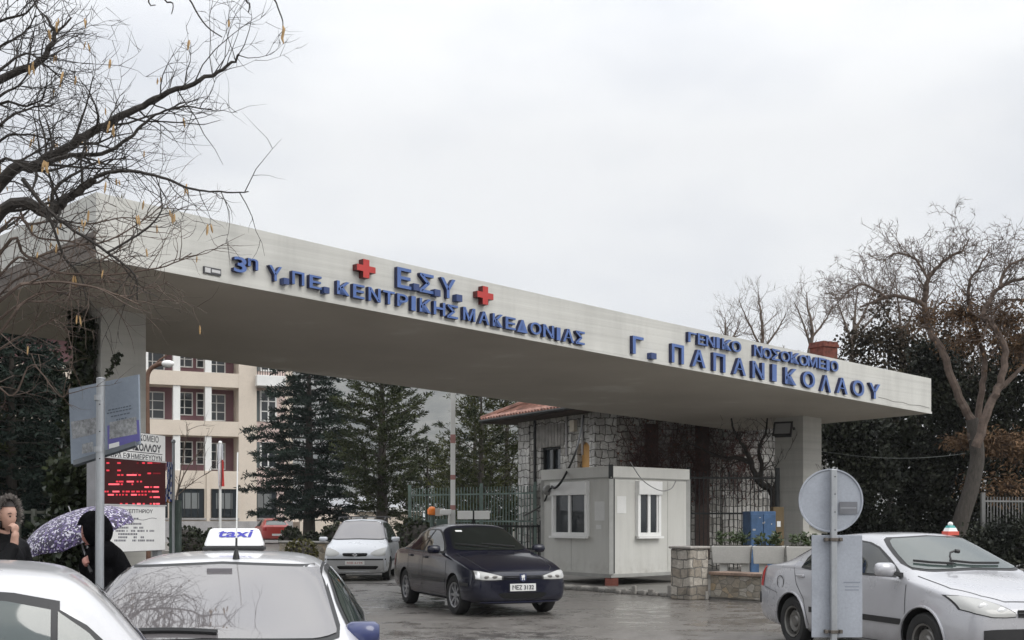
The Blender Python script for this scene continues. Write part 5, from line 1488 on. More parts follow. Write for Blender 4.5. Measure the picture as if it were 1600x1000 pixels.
    def seam(self, mb, pts, w, view, s=1, off=.003):
        """thin dark joint along a polyline; view 'side' (x,z), 'top' (x,y), 'front' (y,z)"""
        P = []
        for i in range(len(pts) - 1):
            a, b = pts[i], pts[i + 1]; n = max(2, int(math.hypot(b[0] - a[0], b[1] - a[1]) / .06))
            for k in range(n): P.append((a[0] + (b[0] - a[0]) * k / n, a[1] + (b[1] - a[1]) * k / n))
        P.append(pts[-1]); prev = None
        for i, p in enumerate(P):
            q = P[min(i + 1, len(P) - 1)]; r = P[max(i - 1, 0)]
            dx, dz = q[0] - r[0], q[1] - r[1]; L = math.hypot(dx, dz) or 1; nx, nz = -dz / L * w / 2, dx / L * w / 2
            cur = []
            for sg in (1, -1):
                a, b = p[0] + nx * sg, p[1] + nz * sg
                if view == 'side': h = self.ray((a, s * 2, b), (0, -s, 0))
                elif view == 'top': h = self.ray((a, b, 3), (0, 0, -1))
                elif view == 'front': h = self.ray((4, a, b), (-1, 0, 0))
                else: h = self.ray((-4, a, b), (1, 0, 0))
                cur.append(None if h is None else h[0] + h[1] * off)
            if prev and None not in prev and None not in cur:
                mb.add([prev[0], prev[1], cur[1], cur[0]], [(0, 1, 2, 3)])
            prev = cur
    def wheels(self, kind='steel', rim_mat=None, steer=0.0, rim_r=.205, w=.195):
        rim_mat = rim_mat or M_STEEL
        R_ = self.wr
        for wx in self.wheels_at:
            for s in (1, -1):
                a = steer if wx > 0 else 0
                M = Matrix.Translation((wx, s * self.track, R_)) @ Matrix.Rotation(a, 4, 'Z')
                mb = MB(); mb.M = M; h = w / 2; rr = rim_r
                mb.lathe([(rr, -h * .9), (rr + .03, -h), (R_ - .03, -h), (R_ - .008, -h * .8), (R_, -h * .4), (R_, h * .4), (R_ - .008, h * .8), (R_ - .03, h), (rr + .03, h), (rr, h * .9), (rr - .01, h * .5), (rr - .01, -h * .5)], 36, 'y', cap=False)
                wo = mb.build('wheel', M_TYRE, self.t, smooth=40)
                mb = MB(); mb.M = M @ Matrix.Scale(s, 4, (0, 1, 0)); o = h * .62
                mb.lathe([(.0, o - .055), (rr - .035, o - .06), (rr - .03, o + .02), (rr - .008, o + .03), (rr - .004, h * .5), (rr - .004, -h * .6), (0, -h * .6)][::-1], 32, 'y')
                if kind == 'steel':
                    mb.lathe([(.0, o + .0), (.055, o), (.075, o - .02), (.125, o - .005), (.155, o - .03), (.156, o - .058), (0, o - .058)][::-1], 24, 'y')
                else:
                    for k in range(8 if kind == 'alloy' else 5):
                        t = 2 * math.pi * k / (8 if kind == 'alloy' else 5); c, sn = math.cos(t), math.sin(t); wd = .022 if kind == 'alloy' else .04
                        p = lambda r, q, y: (c * r - sn * q, y, sn * r + c * q)
                        mb.hexa([p(.03, -wd, o - .05), p(rr - .03, -wd * .8, o - .05), p(rr - .03, wd * .8, o - .05), p(.03, wd, o - .05)], [p(.03, -wd, o), p(rr - .03, -wd * .8, o + .012), p(rr - .03, wd * .8, o + .012), p(.03, wd, o)])
                    mb.lathe([(0, o + .012), (.05, o + .012), (.06, o - .03), (0, o - .03)][::-1], 16, 'y')
                bm_ = mb.build('rim', rim_mat, wo, smooth=35)
                if kind == 'steel':
                    hb = MB(); hb.M = M @ Matrix.Scale(s, 4, (0, 1, 0))
                    for k in range(12):
                        t = 2 * math.pi * k / 12; hb.ball((.142 * math.cos(t), o - .022, .142 * math.sin(t)), (.016, .01, .016), 6, 4)
                    hb.build('vent_pattern', M_WELL, wo)
    def mirror(self, x, z, y, mat, arm=M_RUBBER, w=.22, h=.13):
        for s in (1, -1):
            mb = MB(); mb.ball((x, s * (y + w / 2 + .05), z), (.075, w / 2, h / 2), 14, 10)
            vs = []
            for v in mb.v:
                vv = V(v); c = V((x, s * (y + w / 2 + .05), z)); d = vv - c
                d = V((max(d.x, -.035), math.copysign(min(abs(d.y) * 1.25, w / 2), d.y), math.copysign(min(abs(d.z) * 1.2, h / 2), d.z))); vs.append((c + d)[:])
            mb.v = vs
            m = mb.build('mirror', mat, self.t, smooth=50)
            mb = MB(); mb.hexa([(x - .03, s * (y - .03), z - .085), (x + .06, s * (y - .03), z - .085), (x + .05, s * (y + .08), z - .05), (x - .02, s * (y + .08), z - .05)][::s], [(x - .03, s * (y - .03), z - .035), (x + .06, s * (y - .03), z - .035), (x + .05, s * (y + .08), z - .02), (x - .02, s * (y + .08), z - .02)][::s]); mb.build('arm', arm, m)
            mb = MB(); cx = x - .037; mb.box((cx - .004, min(s * (y + .075), s * (y + w + .03)), z - h * .4), (cx, max(s * (y + .075), s * (y + w + .03)), z + h * .4)); mb.build('mirror_glass', M_CHROME, m)
    def handle(self, x, z, mat, w=.17):
        for s in (1, -1):
            h = self.ray((x, s * 2, z), (0, -s, 0))
            if h:
                y = h[0].y; mb = MB(); mb.cbox((x, y + s * .018, z), (w, .03, .035)); mb.build('door_handle', mat, self.t, bevel=.01)
    def plate(self, z, text=None, rear=False, w=.52, h=.112, tilt=0, y=0.0):
        X = -4 if rear else 4; hit = self.ray((X, y, z), (-X / 4, 0, 0)); x = hit[0].x + (-.012 if rear else .012); s = -1 if rear else 1
        x = max(x, 0) if not rear else x
        mb = MB(); mb.cbox((x, y, z), (.012, w, h)); p = mb.build('number_plate', M_PLATE, self.t)
        xf = x + s * .0065
        if text:
            mb = MB(); solid_text(mb, text, (xf, y - s * w * .42 + (.0), z - h * .32), (0, s * w * .84, 0), (0, 0, h * .64), (s, 0, 0), .003, .03); mb.build('plate_characters', M_INK, p)
        return p, xf

def win(c, s, st, glass, e=.022, n=18, rows=7, name='window', seal=None):
    g = c.side(name, s, st, glass, .008, n, rows)
    if g is not None: c.side('seal', s, st, seal or M_RUBBER, .004, n, rows, e, g)
    return g
def sides(c, wins, glass, seal=None, e=.022):
    for st in wins:
        for s in (1, -1): win(c, s, st, glass, e, seal=seal)

# ---- dark blue saloon leaving the gate
def blue_sedan():
    st = [(2.27, .30, .62, .46, .60, .58, .42, .60, .605), (2.22, .21, .75, .45, .73, .63, .52, .655, .665), (2.05, .19, .835, .48, .79, .70, .58, .735, .75), (1.70, .18, .87, .52, .82, .78, .62, .815, .835),
          (1.30, .18, .88, .55, .835, .845, .66, .885, .91), (1.00, .18, .88, .56, .84, .885, .70, .925, .955), (.90, .18, .88, .56, .84, .895, .70, .95, .985),
          (.16, .18, .882, .56, .845, .93, .60, 1.335, 1.38), (.02, .18, .882, .56, .845, .935, .595, 1.36, 1.40), (-.5, .18, .882, .56, .845, .945, .59, 1.375, 1.415), (-.98, .18, .88, .56, .84, .955, .575, 1.355, 1.40),
          (-1.12, .18, .88, .56, .84, .955, .57, 1.325, 1.375), (-1.75, .20, .875, .57, .825, .955, .66, .99, 1.03), (-1.86, .21, .87, .57, .82, .95, .66, .965, 1.0), (-2.15, .24, .84, .57, .79, .925, .64, .95, .975), (-2.25, .28, .80, .57, .76, .88, .60, .905, .92), (-2.285, .34, .72, .57, .70, .80, .55, .83, .84)]
    pm = paint('midnight_blue_paint', (.0055, .0065, .018), .20, .0, .35, .35, .2, .08)
    h = V((.375, -.927)); c = Car('blue_sedan', 'dark navy blue four-door saloon turning out through the gate on the wet road', 'car', (-.70, 21.55), h, st, [pm], None, (1.35, -1.35), .31, .75, .345)
    c.wheels('alloy', M_ALLOY, R(6))
    c.front('windshield', [(-.64, 1.0, 1.02), (-.565, .985, 1.21), (-.485, .98, 1.325), (0, .985, 1.35), (.485, .98, 1.325), (.565, .985, 1.21), (.64, 1.0, 1.02)], M_GLASSDARK, .006, 26, 10)
    c.front('rear_window', [(-.6, 1.03, 1.1), (-.52, 1.03, 1.31), (0, 1.05, 1.345), (.52, 1.03, 1.31), (.6, 1.03, 1.1)], M_GLASSDARK, .006, 20, 8, rear=True)
    sides(c, [[(.64, .955, .98), (.40, .955, 1.11), (.14, .955, 1.235), (-.04, .96, 1.285), (-.25, .96, 1.295)], [(-.32, .96, 1.295), (-.75, .965, 1.285), (-1.0, .97, 1.245), (-1.08, .97, 1.215)], [(-1.13, .975, 1.225), (-1.3, .98, 1.15), (-1.46, .985, 1.04)]], M_GLASSDARK)
    for s in (1, -1):
        hl = c.front('headlight', [(s * .36, .575, .62), (s * .50, .57, .655), (s * .66, .572, .69), (s * .755, .585, .70)], M_LAMPGLASS, .010, 14, 6)
        c.front('lamp_surround', [(s * .34, .575, .62), (s * .50, .57, .655), (s * .66, .572, .69), (s * .765, .585, .70)], M_RUBBER, .005, 14, 6, .010, hl)
        c.front('indicator', [(s * .70, .59, .68), (s * .752, .60, .69)], M_LAMPIN, .013, 4, 4, 0, hl)
        for yy in (.47, .60):
            hp = c.ray((4, s * yy, .612), (-1, 0, 0))[0]; mb = MB(); mb.ball(hp + V((.006, 0, 0)), (.010, .048, .026), 12, 6); mb.build('reflector', M_STEEL, hl, smooth=60)
        c.side('side_strip', s, [(.98, .49, .545), (-.95, .49, .545)], M_RUBBER, .008, 24, 2)
        c.side('bumper_strip', s, [(2.0, .47, .52), (1.72, .47, .52)], M_RUBBER, .008, 6, 2)
        c.side('tail_lamp', s, [(-2.22, .66, .86), (-2.05, .66, .88)], M_TAILRED, .006, 5, 5)
        mb = MB(); c.seam(mb, [(.95, .90), (1.0, .60), (.92, .26)], .009, 'side', s); c.seam(mb, [(-.29, .95), (-.28, .25)], .009, 'side', s); c.seam(mb, [(-1.18, .95), (-1.12, .62)], .009, 'side', s); c.seam(mb, [(.92, .26), (-.95, .25)], .007, 'side', s)
        c.seam(mb, [(2.02, .60), (1.74, .58)], .009, 'side', s)
        mb.build('panel_gaps', M_SEAM, c.t)
    mb = MB(); c.seam(mb, [(.98, -.66), (1.6, -.64), (2.0, -.60), (2.13, -.52)], .010, 'top'); c.seam(mb, [(.98, .66), (1.6, .64), (2.0, .60), (2.13, .52)], .010, 'top'); c.seam(mb, [(2.14, -.52), (2.165, 0), (2.14, .52)], .010, 'top'); mb.build('bonnet_gap', M_SEAM, c.t)
    g = c.front('grille', [(-.33, .578, .625), (.33, .578, .625)], M_WELL, .006, 14, 4)
    c.front('grille_bar', [(-.33, .598, .607), (.33, .598, .607)], pm, .012, 14, 2, 0, g)
    c.front('lower_grille', [(-.42, .36, .36), (-.34, .29, .375), (.34, .29, .375), (.42, .36, .36)], M_WELL, .006, 16, 5)
    c.front('bumper_band', [(-.68, .225, .25), (.68, .225, .25)], plain('bumper_blue_edge', (.035, .04, .09), .35), .008, 18, 2)
    c.plate(.455, 'ΝΕΖ 3132', w=.44, h=.11)
    hh = c.ray((4, 0, .60), (-1, 0, 0))[0]
    mb = MB(); x = hh.x + .012
    q = [(-.055, .66), (.055, .66), (.055, .585), (.04, .555), (0, .54), (-.04, .555), (-.055, .585)]
    mb.prism([(x, a, b) for a, b in q], (.008, 0, 0)); em = mb.build('badge', plain('badge_blue', (.03, .04, .10), .4), c.t)
    mb = MB(); x += .009                                   # rampant beast on the shield, chrome's shine painted as a pale colour
    for pl in ([(-.022, .565), (-.008, .563), (-.004, .598), (.008, .602), (.012, .565), (.026, .563), (.020, .60), (.030, .625), (.020, .648), (.0, .645), (-.012, .632), (-.022, .64), (-.034, .632), (-.026, .618), (-.030, .602), (-.016, .60)],):
        mb.prism([(x, a, b) for a, b in pl], (.005, 0, 0))
    mb.build('badge_emblem', M_PVC, em)
    c.mirror(.66, 1.0, .80, pm)
    c.handle(-.12, .86, pm); c.handle(-1.0, .87, pm)
    for y0, y1 in ((.45, -.12), (-.05, -.58)):
        mb = MB(); pts = []
        for k in range(9):
            y = y0 + (y1 - y0) * k / 8; hz = c.ray((4, y, 1.02 + .006 * k), (-1, 0, 0)); pts.append(hz[0] + hz[1] * .025)
        mb.tube(pts, .012, 5); mb.build('wiper', M_RUBBER, c.t)
    # tax sticker and driver behind the glass are only hinted by the sticker
    c.t.scale = (1.03, 1.03, 1.085)
    c.front('sticker', [(-.44, 1.27, 1.295), (-.33, 1.27, 1.295)], M_PVC, .009, 3, 2)
    return c
blue_sedan()

# ---- white people carrier
def minivan():
    st = [(2.13, .26, .62, .46, .60, .62, .42, .66, .67), (2.08, .20, .76, .45, .74, .68, .52, .74, .76), (1.92, .19, .83, .50, .79, .78, .58, .86, .89), (1.60, .18, .86, .55, .81, .88, .62, .97, 1.0), (1.35, .18, .868, .58, .82, .93, .66, 1.03, 1.06),
          (1.24, .18, .868, .58, .82, .94, .67, 1.07, 1.11), (.52, .18, .87, .60, .83, .97, .60, 1.55, 1.595), (.38, .18, .87, .60, .83, .975, .60, 1.575, 1.615), (-.4, .18, .87, .60, .83, .98, .60, 1.59, 1.63), (-1.5, .18, .87, .60, .83, .99, .58, 1.57, 1.61), (-1.95, .22, .86, .6, .82, 1.0, .57, 1.53, 1.57), (-2.1, .26, .83, .6, .79, .98, .60, 1.3, 1.33), (-2.17, .32, .74, .6, .71, .9, .55, 1.05, 1.08)]
    pm = paint('white_van_paint', (.62, .64, .675), .3, 0, .6, .5, .06)
    silver = paint('silver_bumper', (.42, .42, .42), .35, .3, .4)
    c = Car('white_minivan', 'white people carrier with roof rails waiting in the drive behind the navy saloon', 'car', (gy(568, 32.6).x, 32.6), V((.02, -1.0)), st, [pm], None, (1.33, -1.36), .31, .745, .345)
    c.wheels('steel', M_STEEL)
    c.front('windshield', [(-.69, 1.10, 1.12), (-.62, 1.09, 1.36), (-.54, 1.085, 1.535), (0, 1.10, 1.56), (.54, 1.085, 1.535), (.62, 1.09, 1.36), (.69, 1.10, 1.12)], M_GLASSFOG, .009, 26, 10)
    c.front('windshield_seal', [(-.69, 1.10, 1.12), (-.62, 1.09, 1.36), (-.54, 1.085, 1.535), (0, 1.10, 1.56), (.54, 1.085, 1.535), (.62, 1.09, 1.36), (.69, 1.10, 1.12)], M_RUBBER, .004, 26, 10, .022)
    sides(c, [[(1.05, 1.0, 1.05), (.7, 1.0, 1.32), (.45, 1.0, 1.47), (.2, 1.01, 1.50), (.0, 1.01, 1.51)], [(-.08, 1.01, 1.51), (-.95, 1.02, 1.50)], [(-1.03, 1.02, 1.50), (-1.6, 1.03, 1.48), (-1.85, 1.06, 1.40)]], M_GLASSDARK)
    for s in (1, -1):
        c.front('headlight', [(s * .40, .70, .735), (s * .50, .665, .80), (s * .68, .66, .86), (s * .765, .68, .87)], M_LAMPGLASS, .008, 12, 6)
        c.side('side_strip', s, [(.98, .50, .56), (-1.0, .50, .56)], M_RUBBER, .008, 24, 2)
        mb = MB(); c.seam(mb, [(1.1, .95), (1.0, .25)], .009, 'side', s); c.seam(mb, [(-.04, 1.0), (-.04, .25)], .009, 'side', s); c.seam(mb, [(-1.0, 1.0), (-1.0, .6)], .009, 'side', s); mb.build('panel_gaps', M_SEAM, c.t)
        mb = MB(); mb.tube([(.45, s * .62, 1.59), (.3, s * .63, 1.665), (-1.4, s * .61, 1.665), (-1.6, s * .60, 1.60)], .02, 6); mb.build('roof_rail', M_RUBBER, c.t)
        c.front('fog_lamp', [(s * .46, .345, .39), (s * .58, .345, .39)], M_LAMPIN, .010, 4, 3)
    for x in (.1, -1.0):
        mb = MB(); mb.tube([(x, -.6, 1.675), (x, .6, 1.675)], .022, 6); mb.build('roof_bar', M_RUBBER, c.t)
    mb = MB(); mb.box((-.9, -.34, 1.64), (-.2, -.12, 1.67)); mb.box((-.9, .1, 1.64), (-.2, .22, 1.67)); mb.build('roof_pad', M_PVC, c.t)
    g = c.front('grille', [(-.33, .715, .715), (-.30, .66, .735), (-.1, .65, .735), (.1, .65, .735), (.30, .66, .735), (.33, .715, .715)], M_WELL, .008, 18, 5)
    hh = c.ray((4, 0, .695), (-1, 0, 0))[0]; x = hh.x + .02
    mb = MB(); n = 20
    for k in range(n):
        a, b = 2 * math.pi * k / n, 2 * math.pi * (k + 1) / n; mb.tube([(x, .045 * math.cos(a), .695 + .034 * math.sin(a)), (x, .045 * math.cos(b), .695 + .034 * math.sin(b))], .006, 5)
    mb.box((x - .004, -.07, .689), (x + .004, .07, .701)); mb.build('badge', M_CHROME, c.t)
    c.front('bumper', [(-.80, .40, .55), (-.7, .24, .56), (.7, .24, .56), (.80, .40, .55)], silver, .006, 22, 6)
    c.front('bumper_line', [(-.78, .555, .595), (.78, .555, .595)], M_RUBBER, .010, 20, 2)
    c.front('lower_grille', [(-.46, .38, .40), (-.40, .32, .41), (.56, .32, .41), (.6, .38, .40)], M_WELL, .012, 18, 4)
    p, xf = c.plate(.49, None, w=.50, h=.10)
    mb = MB(); solid_text(mb, 'ΝΙΒ 6194', (xf, -.2, .462), (0, .4, 0), (0, 0, .056), (1, 0, 0), .003, .02); mb.build('plate_characters', plain('faded_plate_red', (.45, .22, .2), .6), p)
    c.mirror(1.02, 1.08, .80, pm)
    return c
minivan()

# ---- silver saloon taxi on the right
def silver_sedan():
    st = [(2.16, .30, .60, .48, .58, .62, .42, .655, .66), (2.11, .21, .75, .47, .73, .68, .52, .73, .745), (1.96, .18, .84, .50, .79, .75, .60, .815, .835), (1.65, .17, .875, .54, .815, .83, .64, .905, .935), (1.34, .17, .885, .57, .83, .885, .67, .965, 1.0),
          (1.14, .17, .886, .58, .835, .915, .70, 1.00, 1.035), (1.04, .17, .886, .58, .835, .925, .71, 1.025, 1.065), (.24, .17, .888, .6, .84, .965, .60, 1.385, 1.43), (.10, .17, .888, .6, .84, .97, .595, 1.405, 1.45), (-.4, .17, .888, .6, .84, .98, .59, 1.415, 1.46), (-.95, .17, .888, .6, .84, .99, .575, 1.39, 1.435),
          (-1.12, .17, .888, .6, .84, .99, .57, 1.35, 1.40), (-1.78, .19, .88, .62, .825, 1.0, .64, 1.06, 1.10), (-1.90, .2, .875, .62, .82, .995, .65, 1.03, 1.07), (-2.18, .24, .85, .62, .79, .97, .64, 1.01, 1.045), (-2.28, .28, .80, .60, .75, .92, .60, .97, .99), (-2.32, .36, .72, .58, .69, .82, .55, .87, .88)]
    pm = paint('silver_paint', (.44, .44, .46), .28, .25, .8, .5, .06)
    h = V((.284, -.959)).normalized(); l = V((-h.y, h.x)); mid = (V((3.54, 15.0)) + V((4.31, 12.4))) / 2 + l * .85
    c = Car('silver_sedan', 'silver four-door saloon with raised wipers parked across the wall behind the round sign', 'car', mid, h, st, [pm], None, (1.343, -1.343), .315, .755, .36)
    c.wheels('steel', M_STEEL)
    ws = [(-.66, 1.075, 1.10), (-.58, 1.06, 1.27), (-.50, 1.055, 1.375), (0, 1.07, 1.40), (.50, 1.055, 1.375), (.58, 1.06, 1.27), (.66, 1.075, 1.10)]
    c.front('windshield', ws, M_GLASSGREEN, .009, 28, 10); c.front('windshield_seal', ws, M_RUBBER, .004, 28, 10, .018)
    c.front('rear_window', [(-.6, 1.10, 1.16), (-.52, 1.10, 1.34), (0, 1.12, 1.375), (.52, 1.10, 1.34), (.6, 1.10, 1.16)], M_GLASSDARK, .006, 20, 8, rear=True)
    sides(c, [[(.78, .99, 1.01), (.52, .99, 1.14), (.24, .99, 1.265), (.04, .99, 1.315), (-.2, .995, 1.335)], [(-.27, .995, 1.335), (-.7, 1.0, 1.325), (-.95, 1.005, 1.28), (-1.06, 1.01, 1.22), (-1.14, 1.02, 1.10)]], M_GLASSDARK)
    for s in (1, -1):
        hl = c.front('headlight', [(s * .36, .635, .665), (s * .48, .63, .735), (s * .62, .635, .795), (s * .74, .665, .82), (s * .80, .70, .82)], M_LAMPGLASS, .010, 16, 6)
        c.front('lamp_surround', [(s * .36, .635, .665), (s * .48, .63, .735), (s * .62, .635, .795), (s * .74, .665, .82), (s * .80, .70, .82)], M_SEAM, .005, 16, 6, .008, hl)
        for yy, zz in ((.50, .685), (.66, .73)):
            hp = c.ray((4, s * yy, zz), (-1, 0, 0))[0]; mb = MB(); mb.ball(hp, (.012, .06, .045), 12, 6); mb.build('reflector', M_LAMPIN, hl, smooth=60)
        c.side('side_strip', s, [(1.0, .47, .535), (-.05, .47, .535)], M_RUBBER, .012, 14, 3); c.side('side_strip', s, [(-.12, .47, .535), (-.88, .47, .535)], M_RUBBER, .012, 10, 3)
        tl = c.side('tail_lamp', s, [(-2.285, .80, .91), (-2.2, .74, .97), (-2.10, .72, .99)], M_TAILRED, .008, 8, 6)
        c.front('tail_lamp', [(s * .55, .74, .92), (s * .76, .74, .93)], M_TAILRED, .008, 8, 6, rear=True)
        c.side('reversing_lamp', s, [(-2.27, .82, .90), (-2.2, .80, .90)], M_LAMPIN, .012, 4, 3, 0, tl)
        c.side('bumper_insert', s, [(-2.29, .50, .64), (-2.17, .50, .64)], M_RUBBER, .01, 4, 3)
        # flared arch lips
        for wx in c.wheels_at:
            mb = MB(); pts = []
            for k in range(19):
                a = R(-8) + R(196) * k / 18; x, z = wx + .375 * math.cos(a), .315 + .375 * math.sin(a); hp = c.ray((x, s * 2, max(z, .22)), (0, -s, 0))
                if hp: pts.append(V((x, hp[0].y + s * .004, max(z, .22))))
            mb.tube(pts, .016, 6); mb.build('arch_lip', pm, c.t, smooth=60)
        mb = MB(); c.seam(mb, [(1.02, .96), (1.06, .62), (1.0, .26)], .009, 'side', s); c.seam(mb, [(-.235, 1.0), (-.235, .25)], .009, 'side', s); c.seam(mb, [(-1.33, 1.0), (-1.22, .80), (-1.02, .62), (-.92, .3)], .009, 'side', s); c.seam(mb, [(1.0, .26), (-.9, .25)], .007, 'side', s)
        c.seam(mb, [(-2.05, .72), (-1.68, .66)], .008, 'side', s)
        mb.build('panel_gaps', M_SEAM, c.t)
    hp = c.ray((-1.62, -2, .80), (0, 1, 0))[0]
    mb = MB(); mb.lathe([(.085, 0), (.085, .004), (.076, .004), (.076, 0)], 20, 'y', cap=False); 
    mb.M = Matrix.Identity(4); mb.v = [(v[0] - 1.62, hp.y - v[1] - .004, v[2] + .80) for v in mb.v]; mb.build('fuel_flap', M_SEAM, c.t)
    mb = MB(); c.seam(mb, [(1.08, -.72), (1.6, -.70), (1.9, -.56), (2.04, -.40)], .010, 'top'); c.seam(mb, [(1.08, .72), (1.6, .70), (1.9, .56), (2.04, .40)], .010, 'top'); c.seam(mb, [(2.04, -.40), (2.07, 0), (2.04, .40)], .010, 'top'); mb.build('bonnet_gap', M_SEAM, c.t)
    for s in (1, -1):
        g = c.front('grille', [(s * .06, .615, .705), (s * .33, .625, .69)], M_WELL, .010, 8, 4)
        for z in (.635, .66, .683): c.front('grille_bar', [(s * .06, z, z + .008), (s * .33, z, z + .008)], M_RUBBER, .016, 8, 1, 0, g)
    mb = MB(); hp = c.ray((4, 0, .68), (-1, 0, 0))[0]; x = hp.x + .012
    mb.prism([(x, 0, .745), (x, -.038, .68), (x, 0, .615), (x, .038, .68)], (.012, 0, 0)); mb.build('badge', M_CHROME, c.t)
    c.front('lower_grille', [(-.70, .36, .50), (-.6, .30, .51), (.6, .30, .51), (.70, .36, .50)], M_RUBBER, .008, 20, 5)
    p, xf = c.plate(.45, 'ΤΑΒ 3054')
    mb = MB(); mb.box((xf, -.26, .396), (xf + .002, -.215, .504)); mb.build('blue_band', M_BLUEINK, p)
    c.mirror(.86, 1.06, .82, pm, w=.23, h=.15)
    c.handle(-.08, .88, pm); c.handle(-1.12, .90, pm)
    for pts2 in ([(.40, 1.095), (.05, 1.10), (-.25, 1.13)], [(-.2, 1.095), (-.45, 1.11), (-.62, 1.13)]):
        mb = MB(); P = []
        for k in range(len(pts2) - 1):
            for u in range(6):
                a, b = pts2[k], pts2[k + 1]; y, z = a[0] + (b[0] - a[0]) * u / 6, a[1] + (b[1] - a[1]) * u / 6; hp = c.ray((4, y, z), (-1, 0, 0)); P.append(hp[0] + hp[1] * .03)
        mb.tube(P, .014, 5); mb.build('wiper', M_RUBBER, c.t)
    # the curved mount behind the windscreen and the little striped cone on the roof
    hp = c.ray((4, -.18, 1.12), (-1, 0, 0)); b = hp[0] + hp[1] * .02
    mb = MB(); mb.tube([b, b + V((-.03, .0, .06)), b + V((-.06, .03, .10)), b + V((-.07, .09, .115)), b + V((-.07, .14, .11))], .012, 6); mb.tube([b + V((-.07, .1, .115)), b + V((-.07, .15, .11))], .022, 8); mb.build('wiper_arm', M_RUBBER, c.t)
    hp = c.ray((.10, .42, 3), (0, 0, -1))[0]
    mb = MB(); mb.M = Matrix.Translation(hp)
    mb.box((-.06, -.075, 0), (.06, .075, .045), 0); mb.hexa([(-.055, -.062, .045), (.055, -.062, .045), (.055, .062, .045), (-.055, .062, .045)], [(-.045, -.046, .085), (.045, -.046, .085), (.045, .046, .085), (-.045, .046, .085)], 1)
    mb.hexa([(-.045, -.046, .085), (.045, -.046, .085), (.045, .046, .085), (-.045, .046, .085)], [(-.03, -.028, .115), (.03, -.028, .115), (.03, .028, .115), (-.03, .028, .115)], 2); mb.ball((0, 0, .13), (.032, .032, .028), 10, 6, 1)
    mb.build('roof_ornament', [plain('coral_red', (.60, .10, .07), .5), M_PVC, plain('teal_band', (.05, .30, .28), .5)], c.t)
    return c
silver_sedan()

